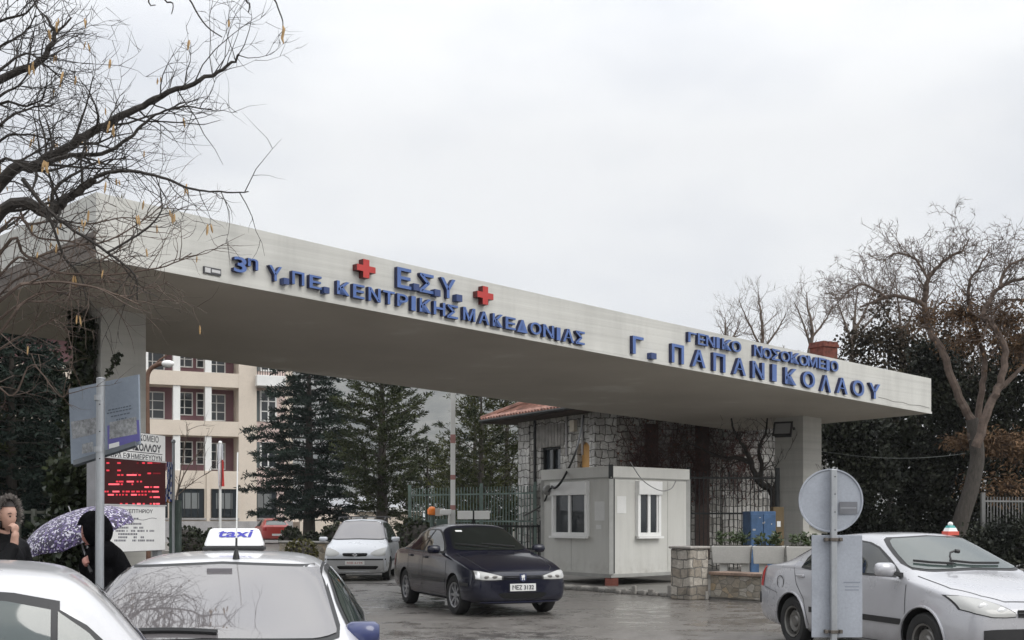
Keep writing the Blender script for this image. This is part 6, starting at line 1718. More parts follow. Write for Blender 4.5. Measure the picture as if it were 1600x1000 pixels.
# ---- the white and blue taxi close to the camera
def taxi():
    st = [(1.66, .30, .60, .46, .58, .60, .42, .66, .67), (1.62, .21, .74, .45, .72, .66, .52, .74, .755), (1.54, .19, .83, .50, .79, .74, .58, .81, .83), (1.40, .18, .86, .54, .81, .82, .62, .88, .905), (1.20, .18, .868, .56, .82, .87, .66, .925, .95),
          (.98, .18, .87, .57, .825, .895, .69, .945, .975), (.88, .18, .87, .57, .825, .905, .695, .965, 1.0), (.14, .18, .87, .58, .83, .935, .60, 1.315, 1.355), (.0, .18, .87, .58, .83, .94, .60, 1.345, 1.385), (-.45, .18, .87, .58, .83, .95, .595, 1.375, 1.42), (-1.05, .18, .868, .58, .83, .955, .58, 1.355, 1.40),
          (-1.2, .18, .866, .58, .825, .955, .57, 1.32, 1.37), (-1.72, .2, .86, .58, .81, .955, .62, 1.0, 1.03), (-1.82, .21, .855, .58, .80, .95, .62, .975, 1.0), (-2.1, .25, .83, .58, .77, .92, .6, .955, .975), (-2.2, .3, .78, .58, .73, .87, .57, .9, .915), (-2.24, .36, .7, .58, .66, .78, .52, .82, .83)]
    white = paint('taxi_white_paint', (.60, .60, .615), .28, 0, .8, .5, .04)
    blue = paint('taxi_blue_paint', (.022, .034, .125), .28, 0, .9, .5, .1)
    n = len(st)
    def mf(i, j):
        if j >= 5 and 5 <= i <= 12: return 0
        if j == 4 and 6 <= i <= 11: return 0
        return 1
    h = V(TAXI_H).normalized()
    c = Car('taxi', 'white-roofed blue taxi with a lit-style roof sign filling the front of the forecourt', 'taxi', TAXI_POS, h, st, [white, blue], mf, (1.14, -1.36), .30, .735, .345)
    c.wheels('steel', M_STEEL)
    ws = [(-.655, 1.005, 1.02), (-.60, .99, 1.16), (-.54, .985, 1.318), (0, .995, 1.340), (.54, .985, 1.318), (.60, .99, 1.16), (.655, 1.005, 1.02)]
    c.front('windshield', ws, M_GLASSTAXI, .009, 34, 14); c.front('windshield_seal', ws, M_RUBBER, .004, 34, 12, .018)
    c.front('rear_window', [(-.58, 1.04, 1.1), (-.52, 1.04, 1.31), (0, 1.06, 1.34), (.52, 1.04, 1.31), (.58, 1.04, 1.1)], M_GLASSDARK, .006, 20, 8, rear=True)
    sides(c, [[(.60, .975, 1.0), (.34, .975, 1.13), (.08, .975, 1.24), (-.08, .98, 1.285), (-.28, .98, 1.30)], [(-.37, .98, 1.30), (-.8, .985, 1.295), (-1.05, .99, 1.25), (-1.2, 1.0, 1.17), (-1.28, 1.01, 1.09)]], M_GLASSGREEN, e=.02)
    for s in (1, -1):
        c.front('headlight', [(s * .38, .59, .68), (s * .72, .60, .72)], M_LAMPGLASS, .008, 8, 5)
        mb = MB(); c.seam(mb, [(.93, .92), (.95, .6), (.88, .26)], .009, 'side', s); c.seam(mb, [(-.325, 1.33), (-.325, .25)], .008, 'side', s); c.seam(mb, [(-1.2, .95), (-1.1, .6)], .009, 'side', s); mb.build('panel_gaps', M_SEAM, c.t)
        mb = MB(); c.seam(mb, [(.08, s * .555), (-.4, s * .555), (-1.1, s * .545)], .014, 'top'); mb.build('roof_gutter', M_SEAM, c.t)
        c.side('side_strip', s, [(.9, .48, .55), (-.9, .48, .55)], M_RUBBER, .01, 20, 2)
    c.front('grille', [(-.3, .60, .67), (.3, .60, .67)], M_WELL, .008, 12, 4)
    c.plate(.44, 'ΤΑΕ 4108')
    c.mirror(.60, .99, .655, blue, w=.18, h=.125)
    c.handle(-.18, .85, M_RUBBER); c.handle(-1.05, .86, M_RUBBER)
    # wiper resting along the foot of the windscreen
    for y0, y1 in ((-.50, .06),):
        mb = MB(); P = []
        for k in range(13):
            y = y0 + (y1 - y0) * k / 12; z = 1.008 + .012 * math.sin(k / 12 * 3); hp = c.ray((4, y, z), (-1, 0, 0)); P.append(hp[0] + hp[1] * .022)
        mb.tube(P, [.016] * 13, 6); mb.build('wiper', M_RUBBER, c.t)
    # mirror foot and vignette seen through the glass
    mb = MB(); hp = c.ray((4, .0, 1.30), (-1, 0, 0)); mb.cbox(hp[0] + hp[1] * .012, (.006, .14, .035)); mb.build('mirror_foot', plain('mirror_foot_grey', (.16, .15, .16), .4), c.t, bevel=.01)
    # aerial
    hp = c.ray((.02, .07, 3), (0, 0, -1))[0]
    mb = MB(); mb.M = Matrix.Translation(hp); mb.lathe([(.022, -.005), (.018, .02), (.009, .055), (.0, .058)], 10); mb.tube([(0, 0, .05), (-.02, 0, .12)], .0065, 6); a = mb.build('aerial', M_RUBBER, c.t, smooth=40)
    mb = MB(); mb.M = Matrix.Translation(hp); mb.tube([(-.018, 0, .11), (-.045, .004, .62)], .0042, 6); mb.build('mast', M_PVC, a)
    # roof sign
    hp = c.ray((-.6, .0, 3), (0, 0, -1))[0]
    Ms = Matrix.Translation(hp + V((0, 0, .012)))
    mb = MB(); mb.M = Ms; mb.box((-.085, -.188, -.012), (.085, .188, .012)); sg = mb.build('roof_sign', M_RUBBER, c.t, bevel=.006)
    mb = MB(); mb.M = Ms
    mb.hexa([(-.08, -.185, .012), (.08, -.185, .012), (.08, .185, .012), (-.08, .185, .012)], [(-.035, -.15, .125), (.035, -.15, .125), (.035, .15, .125), (-.035, .15, .125)])
    mb.build('lamp_box', plain('sign_white', (.80, .80, .80), .35, var=.03), sg, bevel=.018, smooth=50)
    fd = (V((.035, 0, .125)) - V((.08, 0, .012))); up = fd.normalized(); nn = V((up.z, 0, -up.x))
    mb = MB(); mb.M = Ms; o = V((.08, 0, .012)) + fd * .50 + nn * .0025
    solid_text(mb, 'taxi', o + V((0, -.105, 0)), V((0, .21, 0)), up * .05 , nn, .003, .02); 
    sh = .35
    mb.v = [(v[0], v[1] + sh * (V(v) - (Ms @ o)).dot(up), v[2]) for v in mb.v]
    mb.build('lettering', plain('sign_blue_ink', (.06, .06, .42), .5), sg)
    return c
TAXI_H = (.13, -.99); TAXI_POS = (-1.67, 6.87)
taxi()

# ---- the white car cut by the picture corner
def corner_car():
    st = [(1.75, .30, .60, .48, .58, .66, .42, .70, .71), (1.70, .22, .70, .48, .68, .72, .52, .77, .79), (1.55, .2, .75, .52, .72, .80, .58, .86, .88), (1.25, .2, .765, .56, .73, .88, .62, .95, .98), (1.05, .2, .77, .58, .735, .92, .63, 1.0, 1.03),
          (.95, .2, .77, .58, .735, .93, .63, 1.03, 1.06), (.35, .2, .775, .6, .74, .95, .62, 1.40, 1.42), (.2, .2, .775, .6, .74, .955, .63, 1.44, 1.457), (-.3, .2, .775, .6, .74, .96, .635, 1.465, 1.478), (-.9, .2, .775, .6, .74, .97, .635, 1.46, 1.474), (-1.12, .2, .772, .6, .74, .975, .625, 1.445, 1.46), (-1.26, .2, .77, .6, .735, .98, .615, 1.40, 1.42),
          (-1.56, .26, .75, .6, .71, .96, .58, .99, 1.01), (-1.64, .30, .72, .6, .68, .92, .55, .90, .92), (-1.72, .34, .64, .6, .6, .84, .5, .82, .83)]
    pm = paint('corner_white_paint', (.58, .58, .595), .3, 0, .7, .5, .05)
    c = Car('white_hatchback', 'white car cut off by the picture corner, its grey-framed side window under a rounded roof', 'car', CORNER_POS, V(CORNER_H).normalized(), st, [pm], None, (1.2, -1.25), .30, .72, .345)
    c.wheels('steel', M_STEEL)
    ws = [(-.66, 1.08, 1.10), (-.58, 1.07, 1.34), (0, 1.08, 1.40), (.58, 1.07, 1.34), (.66, 1.08, 1.10)]
    c.front('windshield', ws, M_GLASSFOG, .008, 24, 10); c.front('windshield_seal', ws, M_RUBBER, .004, 24, 8, .018)
    c.front('rear_window', [(-.48, 1.06, 1.1), (-.42, 1.05, 1.36), (.05, 1.05, 1.36), (.12, 1.06, 1.1)], M_GLASSFOG, .008, 18, 8, rear=True)
    grey = plain('grey_window_frame', (.018, .019, .021), .5)
    sides(c, [[(.66, 1.0, 1.05), (.4, 1.0, 1.25), (.15, 1.0, 1.345), (-.1, 1.005, 1.375), (-.3, 1.01, 1.38)], [(-.40, 1.01, 1.38), (-.8, 1.015, 1.38), (-1.0, 1.015, 1.365), (-1.13, 1.02, 1.335)], [(-1.15, 1.02, 1.33), (-1.24, 1.02, 1.26), (-1.32, 1.03, 1.16), (-1.38, 1.04, 1.07)]], M_GLASSGREEN, grey, .026)
    for s in (1, -1):
        mb = MB(); c.seam(mb, [(-.31, 1.4), (-.31, .25)], .009, 'side', s); c.seam(mb, [(.95, .95), (.9, .3)], .009, 'side', s); mb.build('panel_gaps', M_SEAM, c.t)
        c.front('headlight', [(s * .4, .62, .74), (s * .72, .66, .78)], M_LAMPGLASS, .008, 8, 5)
    c.t.scale = (1, 1, .99)
    c.mirror(.68, 1.06, .79, pm); c.handle(-.2, .88, pm)
    c.plate(.44)
    return c
CORNER_POS = (-2.68, 3.79); CORNER_H = (-.94, -.35)
corner_car()

# ---- small red hatchback in front of the hospital
def red_car():
    st = [(1.85, .3, .6, .46, .58, .6, .42, .64, .65), (1.78, .22, .78, .48, .74, .7, .56, .75, .77), (1.2, .2, .82, .56, .78, .85, .62, .9, .93), (.85, .2, .825, .58, .785, .9, .66, .96, .99), (.2, .2, .83, .6, .79, .93, .58, 1.33, 1.37), (-.4, .2, .83, .6, .79, .94, .58, 1.38, 1.42), (-1.3, .2, .83, .6, .79, .95, .56, 1.33, 1.37), (-1.75, .24, .81, .6, .77, .95, .6, 1.02, 1.05), (-1.88, .3, .74, .6, .7, .85, .55, .9, .92)]
    pm = paint('red_paint', (.42, .05, .04), .3, 0, .6)
    p = gy(424, 66)
    c = Car('red_hatchback', 'small red hatchback parked among the clipped bushes in front of the hospital', 'car', (p.x, p.y), V((-.35, .94)), st, [pm], None, (1.2, -1.2), .29, .7, .335)
    c.t.location.z = .28
    c.wheels('steel')
    sides(c, [[(.6, .98, 1.05), (.15, .98, 1.28), (-.25, .98, 1.32)], [(-.33, .98, 1.32), (-.9, .99, 1.3)]], M_GLASSDARK)
    c.front('rear_window', [(-.55, 1.03, 1.1), (-.5, 1.03, 1.28), (.5, 1.03, 1.28), (.55, 1.03, 1.1)], M_GLASSGREEN, .006, 14, 6, rear=True)
    c.front('windshield', [(-.6, 1.0, 1.05), (-.52, 1.0, 1.29), (.52, 1.0, 1.29), (.6, 1.0, 1.05)], M_GLASSDARK, .006, 14, 6)
    for s in (1, -1): c.front('tail_lamp', [(s * .55, .72, .9), (s * .74, .72, .9)], M_TAILRED, .006, 5, 5, rear=True)
    c.plate(.5, None, True)
red_car()
tag(bpy.data.objects['ground'])
mb = MB(); mb.box((-40, 50, -.2), (-10, 70, .28)); tag(mb.build('car_park', M_PAVE), kind='structure')
# ------------------------------------------------------------------ people
def skin_mesh(nodes, edges, voxel=None, sub=2, extra=None):
    """one continuous surface grown over a skeleton of tapered limbs (joint -> position, radius), melted together by a fine remesh"""
    mb = MB()
    for k, (p, r) in nodes.items(): mb.ball(p, r, 16, 12)
    for x, y in edges:
        (pa, ra), (pb, rb) = nodes[x], nodes[y]; pa, pb = V(pa), V(pb); n = 5
        mid = max(0.0, .06 * min(ra, rb))
        mb.tube([pa.lerp(pb, i / n) for i in range(n + 1)], [ra + (rb - ra) * i / n + mid * math.sin(math.pi * i / n) for i in range(n + 1)], 16)
    for e in extra or []: mb.add(e.v, e.f)
    me = bpy.data.meshes.new('melt'); me.from_pydata(mb.v, [], mb.f)
    bm = bmesh.new(); bm.from_mesh(me); bmesh.ops.recalc_face_normals(bm, faces=bm.faces); bm.to_mesh(me); bm.free()
    o = bpy.data.objects.new('melt', me); COL.objects.link(o)
    rm = o.modifiers.new('r', 'REMESH'); rm.mode = 'VOXEL'; rm.voxel_size = voxel or .014
    sm = o.modifiers.new('m', 'SMOOTH'); sm.iterations = 2 if voxel else 6; sm.factor = .4 if voxel else .5
    dg = bpy.context.evaluated_depsgraph_get(); dg.update()
    m = bpy.data.meshes.new_from_object(o.evaluated_get(dg)); bpy.data.objects.remove(o)
    for p in m.polygons: p.use_smooth = True
    m.materials.clear(); return m

def head_mb(c, yaw, pitch=0.0, k=1.0):
    """face along local +x; chin, nose, brow, eye sockets, lips and ears shaped into a ball"""
    mb = MB(); n, m = 36, 28; vs = []
    M = Matrix.Translation(c) @ Matrix.Rotation(yaw, 4, 'Z') @ Matrix.Rotation(pitch, 4, 'Y') @ Matrix.Scale(k, 4)
    b = MB(); b.ball((0, 0, 0), 1.0, n, m)
    g = lambda d, s: math.exp(-d / (s * s))
    for p in b.v:
        x, y, z = p
        X = x * (.098 if x < 0 else .092); Y = y * .075; Z = z * .118
        if z < 0: Y *= 1 + .28 * z; X *= (1 + .12 * z) if x > 0 else (1 + .45 * z)
        f = max(0, x)
        X += .020 * g((y / .16) ** 2 * .1 + 0 * z + ((z + .22) / .30) ** 2 * .09 + (y / .25) ** 2 * .08, .3) * (f > .2)      # nose
        X -= .010 * (g((abs(y) - .42) ** 2 + (z - .06) ** 2 * 2, .22)) * (f > .2)                                          # eye sockets
        X += .006 * g((z - .28) ** 2 * 3 + y * y * .3, .25) * (f > .3)                                                      # brow
        X += .006 * g((z + .55) ** 2 * 6 + y * y * 1.5, .28) * (f > .3)                                                     # lips
        X += .010 * g((z + .88) ** 2 * 3 + y * y * 1.5, .3) * (f > .1)                                                      # chin
        vs.append((M @ V((X, Y, Z)))[:])
    mb.v = vs; mb.f = b.f; mb.m = b.m
    for s in (1, -1):
        e = MB(); e.ball((-.005, s * .076, -.005), (.018, .009, .031), 8, 6); mb.add([M @ V(p) for p in e.v], e.f)
    return mb, M

def fist(c, ax, fwd, s=1, r=.0085, curl=1.0):
    """closed hand round a bar along ax; fwd points where the knuckles face"""
    c, ax, fwd = V(c), V(ax).normalized(), V(fwd).normalized(); side = ax.cross(fwd).normalized() * s
    mb = MB(); mb.ball(c + side * .022, (.03, .022, .042), 12, 8)
    for k in range(4):
        o = c + ax * (.030 - k * .019) + side * .020; L = (.9, 1.0, .95, .78)[k]
        pts = [o, o + fwd * .032 * L, o + fwd * .042 * L - side * .024, o + fwd * .020 * L - side * .040, o - side * .034 - fwd * .002]
        mb.tube(curve_pts(pts, 3), [r * 1.1, r * 1.1, r * 1.1, r, r, r, r, r, r, r * .95, r * .9, r * .85, r * .8], 7)
    pts = [c + ax * .030 + side * .018 - fwd * .01, c + ax * .052 + side * .0 + fwd * .004, c + ax * .048 - side * .022 + fwd * .02]
    mb.tube(curve_pts(pts, 3), r * 1.15, 7)
    return mb

M_SKIN = plain('skin', (.52, .31, .235), .5, var=.08, scale=9)
M_SKINCOLD = plain('cold_reddened_skin', (.48, .23, .185), .5, var=.1, scale=9)
M_HAIR = plain('dark_brown_hair', (.016, .010, .008), .55, var=.4, scale=30, stretch=(1, 1, .2))
M_COAT = plain('black_quilted_coat', (.006, .006, .007), .7, var=.4, scale=5, bump=.4, spec=.15)
M_WOOL = plain('black_wool_coat', (.005, .005, .006), .95, var=.4, scale=12, bump=.4, fine=.3, spec=.05)
M_TROUSER = plain('dark_trousers', (.012, .013, .018), .85, var=.3)
M_SHOE = plain('black_shoes', (.01, .01, .01), .4)
M_FUR = plain('grey_fur', (.30, .27, .245), .95, var=.5, scale=30, fine=.5)
M_LIP = plain('lips', (.30, .10, .09), .5)

def face_bits(t, M, parent):
    mb = MB()
    for s in (1, -1): mb.ball(M @ V((.080, s * .031, .006)), (.007, .010, .006), 8, 6)
    for s in (1, -1): mb.tube([M @ V((.083, s * .016, .026)), M @ V((.084, s * .034, .031)), M @ V((.074, s * .050, .024))], .003, 5)
    mb.build('eyes_and_brows', M_HAIR, parent)
    mb = MB(); mb.tube([M @ V((.086, -.022, -.064)), M @ V((.096, 0, -.061)), M @ V((.086, .022, -.064))], .0045, 6); mb.build('lips', M_LIP, parent)

def woman_in_hood():
    B = V((-3.92, 9.05, 0)); t = thing('person', 'woman in a black quilted coat with a grey fur hood, hand raised to her face', 'person', B)
    yaw = R(-22)
    F_ = V((math.cos(yaw), math.sin(yaw), 0)); L_ = V((-F_.y, F_.x, 0))
    P = lambda f, l, z: tuple(F_ * f + L_ * l + V((0, 0, z)))
    hc = V(P(.06, 0, 1.625))
    nodes = {'pelvis': (P(0, 0, .95), .15), 'waist': (P(0, 0, 1.1), .125), 'chest': (P(0, 0, 1.30), .14), 'neck0': (P(.01, 0, 1.43), .065), 'neck1': (P(.035, 0, 1.54), .052),
             'hipL': (P(0, .09, .88), .10), 'kneeL': (P(.03, .10, .48), .065), 'ankL': (P(-.02, .10, .09), .045), 'toeL': (P(.14, .11, .04), .035),
             'hipR': (P(0, -.09, .88), .10), 'kneeR': (P(.02, -.10, .48), .065), 'ankR': (P(-.03, -.10, .09), .045), 'toeR': (P(.13, -.11, .04), .035),
             'shL': (P(0, .17, 1.36), .065), 'elL': (P(.03, .24, 1.08), .045), 'wrL': (P(.18, .20, .88), .03),
             'shR': (P(0, -.17, 1.36), .065), 'elR': (P(.17, -.20, 1.16), .045), 'wrR': (P(.215, -.065, 1.42), .03), 'palmR': (P(.22, -.065, 1.475), .026), 'palmL': (P(.195, .195, .825), .026)}
    edges = [('pelvis', 'waist'), ('waist', 'chest'), ('chest', 'neck0'), ('neck0', 'neck1'), ('pelvis', 'hipL'), ('hipL', 'kneeL'), ('kneeL', 'ankL'), ('ankL', 'toeL'), ('pelvis', 'hipR'), ('hipR', 'kneeR'), ('kneeR', 'ankR'), ('ankR', 'toeR'),
             ('chest', 'shL'), ('shL', 'elL'), ('elL', 'wrL'), ('chest', 'shR'), ('shR', 'elR'), ('elR', 'wrR'), ('wrR', 'palmR'), ('wrL', 'palmL')]
    hd, M = head_mb(hc, yaw, R(4))
    # raised hand: half-curled fingers by the mouth
    h = MB(); w = V(P(.215, -.065, 1.42)); up = V((0, 0, 1)); pc = w + up * .055 + F_ * .005
    h.ball(pc, (.026, .034, .046), 12, 8)
    for k in range(4):
        o = pc + up * .036 + L_ * (.026 - k * .018); q = (.045, .052, .048, .038)[k]
        pts = [o, o + up * q * .8 + F_ * .004, o + up * q * 1.15 - F_ * q * .55, o + up * q * .9 - F_ * q * .95]
        h.tube(curve_pts(pts, 3), [.0095] * 4 + [.009] * 3 + [.0085] * 2 + [.0075], 7)
    h.tube(curve_pts([pc + L_ * .028 - up * .01, pc + L_ * .045 + up * .02 - F_ * .015, pc + L_ * .035 + up * .05 - F_ * .03], 3), .0105, 7)
    lh = fist(P(.20, .19, .82), (0, 0, 1), F_, 1)
    body = mesh_obj('body', skin_mesh(nodes, edges, .0065, 2, [hd, h, lh]), M_SKIN, t)
    face_bits(t, M, body)
    # coat, trousers, shoes
    C = {k: (v[0], v[1] * 1.28 + .022) for k, v in nodes.items() if k in ('pelvis', 'waist', 'chest', 'neck0', 'shL', 'elL', 'shR', 'elR')}
    C['pelvis'] = (P(0, 0, .95), .20); C['hem'] = (P(0, 0, .66), .215); C['chest'] = (P(0, 0, 1.28), .185); C['neck0'] = (P(.0, 0, 1.44), .10)
    C['cuffL'] = (P(.165, .205, .91), .05); C['cuffR'] = (P(.21, -.08, 1.385), .05)
    ce = [('pelvis', 'waist'), ('waist', 'chest'), ('chest', 'neck0'), ('pelvis', 'hem'), ('chest', 'shL'), ('shL', 'elL'), ('elL', 'cuffL'), ('chest', 'shR'), ('shR', 'elR'), ('elR', 'cuffR')]
    mesh_obj('coat', skin_mesh(C, ce), M_COAT, t)
    T = {'hip': (P(0, 0, .9), .16), 'hipL': (P(0, .09, .84), .115), 'kneeL': (P(.03, .10, .48), .08), 'ankL': (P(-.02, .10, .12), .06), 'hipR': (P(0, -.09, .84), .115), 'kneeR': (P(.02, -.10, .48), .08), 'ankR': (P(-.03, -.10, .12), .06)}
    mesh_obj('trousers', skin_mesh(T, [('hip', 'hipL'), ('hipL', 'kneeL'), ('kneeL', 'ankL'), ('hip', 'hipR'), ('hipR', 'kneeR'), ('kneeR', 'ankR')]), M_TROUSER, t)
    for s, f in ((.10, 0), (-.10, -.01)):
        mb = MB(); mb.M = Matrix.Rotation(yaw, 4, 'Z'); mb.ball((.05 + f, s, .045), (.14, .05, .05), 14, 8); mb.build('shoe', M_SHOE, t, smooth=60)
    # fur-edged hood up over the hair
    mb = MB(); nr, ns = 14, 10; vs = []
    MH = Matrix.Translation(hc) @ Matrix.Rotation(yaw, 4, 'Z')
    hb = MB(); hb.ball((0, 0, 0), 1, 24, 18)
    keep = [f for f in hb.f if sum(hb.v[i][0] for i in f) / len(f) < .28 or sum(hb.v[i][2] for i in f) / len(f) > .82]
    hb.f = keep; hb.m = [0] * len(keep); hb.v = [(MH @ V((p[0] * .135 - .025, p[1] * .118, p[2] * .155 + .005 - (.03 if p[2] < -.5 else 0))))[:] for p in hb.v]
    hb.build('hood', M_COAT, t, smooth=60)
    hr = MB(); hb2 = MB(); hb2.ball((0, 0, 0), 1, 24, 18)
    hr.v = [(MH @ V((p[0] * .106 - .012, p[1] * .088, p[2] * .128 + .01)))[:] for p in hb2.v]
    hr.f = [f for f in hb2.f if sum(hb2.v[i][0] for i in f) / len(f) < .35 or sum(hb2.v[i][2] for i in f) / len(f) > .55]; hr.m = [0] * len(hr.f)
    for k in range(30):
        a = R(-70 + 140 * k / 29); 
    hr.build('hair', M_HAIR, t, smooth=60)
    rng = random.Random(1); fu = MB()
    for k in range(1500):
        a = rng.uniform(-.62, .62) * math.pi + math.pi / 2
        c = MH @ V((.028 + .014 * math.sin(a) + rng.gauss(0, .012), math.cos(a) * .106 + rng.gauss(0, .006), math.sin(a) * .142 + rng.gauss(0, .008)))
        d = (MH.to_3x3() @ V((rng.uniform(-.4, 1.0), math.cos(a) + rng.uniform(-.7, .7), math.sin(a) + rng.uniform(-.7, .7)))).normalized()
        leaf_quad(fu, c, d, rng.uniform(.018, .034), rng, .10)
    fu.build('fur_trim', M_FUR, t)
    bt = MB()
    for z in (1.12, 1.0): bt.ball(P(.20, -.05, z), .012, 8, 6)
    bt.build('buttons', M_CHROME, t)
woman_in_hood()

UMB_HAND = V((0, 0, 0))
def umbrella_person():
    Y = 9.75; s = F / Y
    hand = wp(137, 878, Y - .22)
    B = gy(158, Y); t = thing('person', 'person in black hood and coat, bent forward gripping the purple umbrella', 'person', B)
    yaw = R(205); F_ = V((math.cos(yaw), math.sin(yaw), 0)); L_ = V((-F_.y, F_.x, 0))
    P = lambda f, l, z: tuple(F_ * f + L_ * l + V((0, 0, z)))
    hc = wp(147, 833, Y - .22) - B
    nodes = {'pelvis': (P(-.13, 0, .86), .15), 'waist': (P(-.10, 0, 1.02), .13), 'chest': (P(-.01, 0, 1.22), .14), 'neck0': (tuple(hc + V((.05, .02, -.20))), .065), 'neck1': (tuple(hc + V((.02, .0, -.09))), .052),
             'hipL': (P(-.13, .09, .80), .10), 'kneeL': (P(.0, .10, .45), .065), 'ankL': (P(-.08, .10, .09), .045), 'toeL': (P(.08, .11, .04), .035),
             'hipR': (P(-.13, -.09, .80), .10), 'kneeR': (P(-.05, -.10, .44), .065), 'ankR': (P(-.18, -.10, .09), .045), 'toeR': (P(-.02, -.11, .04), .035),
             'shL': (P(.02, .18, 1.27), .065), 'elL': (P(.06, .24, 1.0), .045), 'wrL': (tuple(hand - B + V((.06, .02, -.05))), .03),
             'shR': (P(.02, -.18, 1.27), .065), 'elR': (P(.02, -.24, .99), .045), 'wrR': (P(.16, -.18, .86), .03), 'palmL': (tuple(hand - B + V((.012, .004, -.008))), .024), 'palmR': (P(.195, -.172, .825), .026)}
    edges = [('pelvis', 'waist'), ('waist', 'chest'), ('chest', 'neck0'), ('neck0', 'neck1'), ('pelvis', 'hipL'), ('hipL', 'kneeL'), ('kneeL', 'ankL'), ('ankL', 'toeL'), ('pelvis', 'hipR'), ('hipR', 'kneeR'), ('kneeR', 'ankR'), ('ankR', 'toeR'),
             ('chest', 'shL'), ('shL', 'elL'), ('elL', 'wrL'), ('chest', 'shR'), ('shR', 'elR'), ('elR', 'wrR'), ('wrR', 'palmR'), ('wrL', 'palmL')]
    hd, M = head_mb(hc, yaw, R(22))
    ax = (wp(122, 834, Y - .02) - wp(137, 876, Y - .22)).normalized()
    f1 = fist(hand - B, ax, V((-.5, -.85, 0)), 1); f2 = fist(P(.2, -.17, .82), (0, 0, 1), F_, -1)
    body = mesh_obj('body', skin_mesh(nodes, edges, .0065, 2, [hd, f1, f2]), M_SKINCOLD, t)
    face_bits(t, M, body)
    C = {'pelvis': (P(-.13, 0, .86), .20), 'waist': (P(-.10, 0, 1.02), .185), 'chest': (P(-.02, 0, 1.22), .195), 'neck0': (tuple(hc + V((.07, .02, -.17))), .12), 'hem': (P(-.12, 0, .50), .22),
         'shL': (P(.02, .18, 1.26), .10), 'elL': (P(.06, .24, 1.0), .085), 'cuffL': (tuple(hand - B + V((.085, .04, -.08))), .05), 'shR': (P(.02, -.18, 1.26), .10), 'elR': (P(.02, -.24, .99), .085), 'cuffR': (P(.14, -.19, .885), .055)}
    ce = [('pelvis', 'waist'), ('waist', 'chest'), ('chest', 'neck0'), ('pelvis', 'hem'), ('chest', 'shL'), ('shL', 'elL'), ('elL', 'cuffL'), ('chest', 'shR'), ('shR', 'elR'), ('elR', 'cuffR')]
    mesh_obj('coat', skin_mesh(C, ce), M_WOOL, t)
    T = {'hip': (P(-.13, 0, .82), .16), 'hipL': (P(-.13, .09, .76), .115), 'kneeL': (P(.0, .10, .45), .08), 'ankL': (P(-.08, .10, .12), .06), 'hipR': (P(-.13, -.09, .76), .115), 'kneeR': (P(-.05, -.10, .44), .08), 'ankR': (P(-.18, -.10, .12), .06)}
    mesh_obj('trousers', skin_mesh(T, [('hip', 'hipL'), ('hipL', 'kneeL'), ('kneeL', 'ankL'), ('hip', 'hipR'), ('hipR', 'kneeR'), ('kneeR', 'ankR')]), M_TROUSER, t)
    for sy, f in ((.10, 0), (-.10, -.1)):
        mb = MB(); mb.M = Matrix.Rotation(yaw, 4, 'Z'); mb.ball((.0 + f, sy, .045), (.14, .05, .05), 14, 8); mb.build('shoe', M_SHOE, t, smooth=60)
    MH = Matrix.Translation(hc) @ Matrix.Rotation(yaw, 4, 'Z') @ Matrix.Rotation(R(15), 4, 'Y')
    hb = MB(); hb.ball((0, 0, 0), 1, 24, 18)
    cen = lambda f, i: sum(hb.v[k][i] for k in f) / len(f)
    hb.f = [f for f in hb.f if cen(f, 0) < .60 or cen(f, 2) > .55]; hb.m = [0] * len(hb.f)
    hb.v = [(MH @ V((p[0] * .138 - .012, p[1] * .104, p[2] * .14 + .012 + (.03 * max(0, p[2]) * (1 - abs(p[1]))))))[:] for p in hb.v]
    hb.build('hood', M_WOOL, t, smooth=60)
    # the umbrella
    u = thing('umbrella', 'purple umbrella speckled with white flecks held low by the bent person', 'umbrella', hand)
    axis = V((-.27, -.24, .93)).normalized(); top = wp(117, 817, Y + .24) - hand
    ex = axis.orthogonal().normalized(); ey = axis.cross(ex)
    rad, dep, ng = .475, .205, 8
    mb = MB(); rings = 8; per = 48
    for i in range(rings + 1):
        a = i / rings; r = rad * math.sin(a * math.pi / 2 * .98); h = dep * math.cos(a * math.pi / 2) - dep
        for j in range(per):
            th = 2 * math.pi * j / per; rib = abs(math.sin(th * ng / 2)); k = 1 - .05 * rib * a; dz = -.018 * (1 - rib) * a * a
            mb.v.append((top + axis * (h + dz + dep * .45) + (ex * math.cos(th) + ey * math.sin(th)) * r * k)[:])
    for i in range(rings):
        for j in range(per):
            mb.f.append((i * per + j, i * per + (j + 1) % per, (i + 1) * per + (j + 1) % per, (i + 1) * per + j)); mb.m.append(0)
    tm = NT('purple_flecked_cloth'); vec = tm.coord()
    v = tm.n('ShaderNodeTexVoronoi', Scale=72.0, Randomness=1.0); tm.l(vec, v.inputs['Vector'])
    sp = tm.n('ShaderNodeSeparateColor'); tm.l(v.outputs['Color'], sp.inputs[0])
    c = tm.ramp(sp.outputs[0], [(0.0, (.018, .012, .035)), (.30, (.07, .05, .14)), (.5, (.16, .12, .27)), (.66, (.03, .02, .05)), (.80, (.62, .60, .68)), (1.0, (.75, .74, .8))])
    tm.p.inputs['Roughness'].default_value = .5; tm.l(c, tm.p.inputs['Base Color'])
    for r_ in (tm.t.nodes,):
        for nd in r_:
            if nd.bl_idname == 'ShaderNodeValToRGB': nd.color_ramp.interpolation = 'CONSTANT'
    cn = mb.build('canopy', tm.mat, u, smooth=45)
    md = cn.modifiers.new('thickness', 'SOLIDIFY'); md.thickness = .003
    mb = MB(); apex = top + axis * dep * .45
    mb.tube([apex + axis * .06, apex - axis * .05, V((0, 0, 0)) + ax * .05, -ax * .12], [.005, .006, .007, .007], 8)
    mb.build('shaft', plain('pale_metal_shaft', (.55, .55, .55), .3, .5), u, smooth=50)
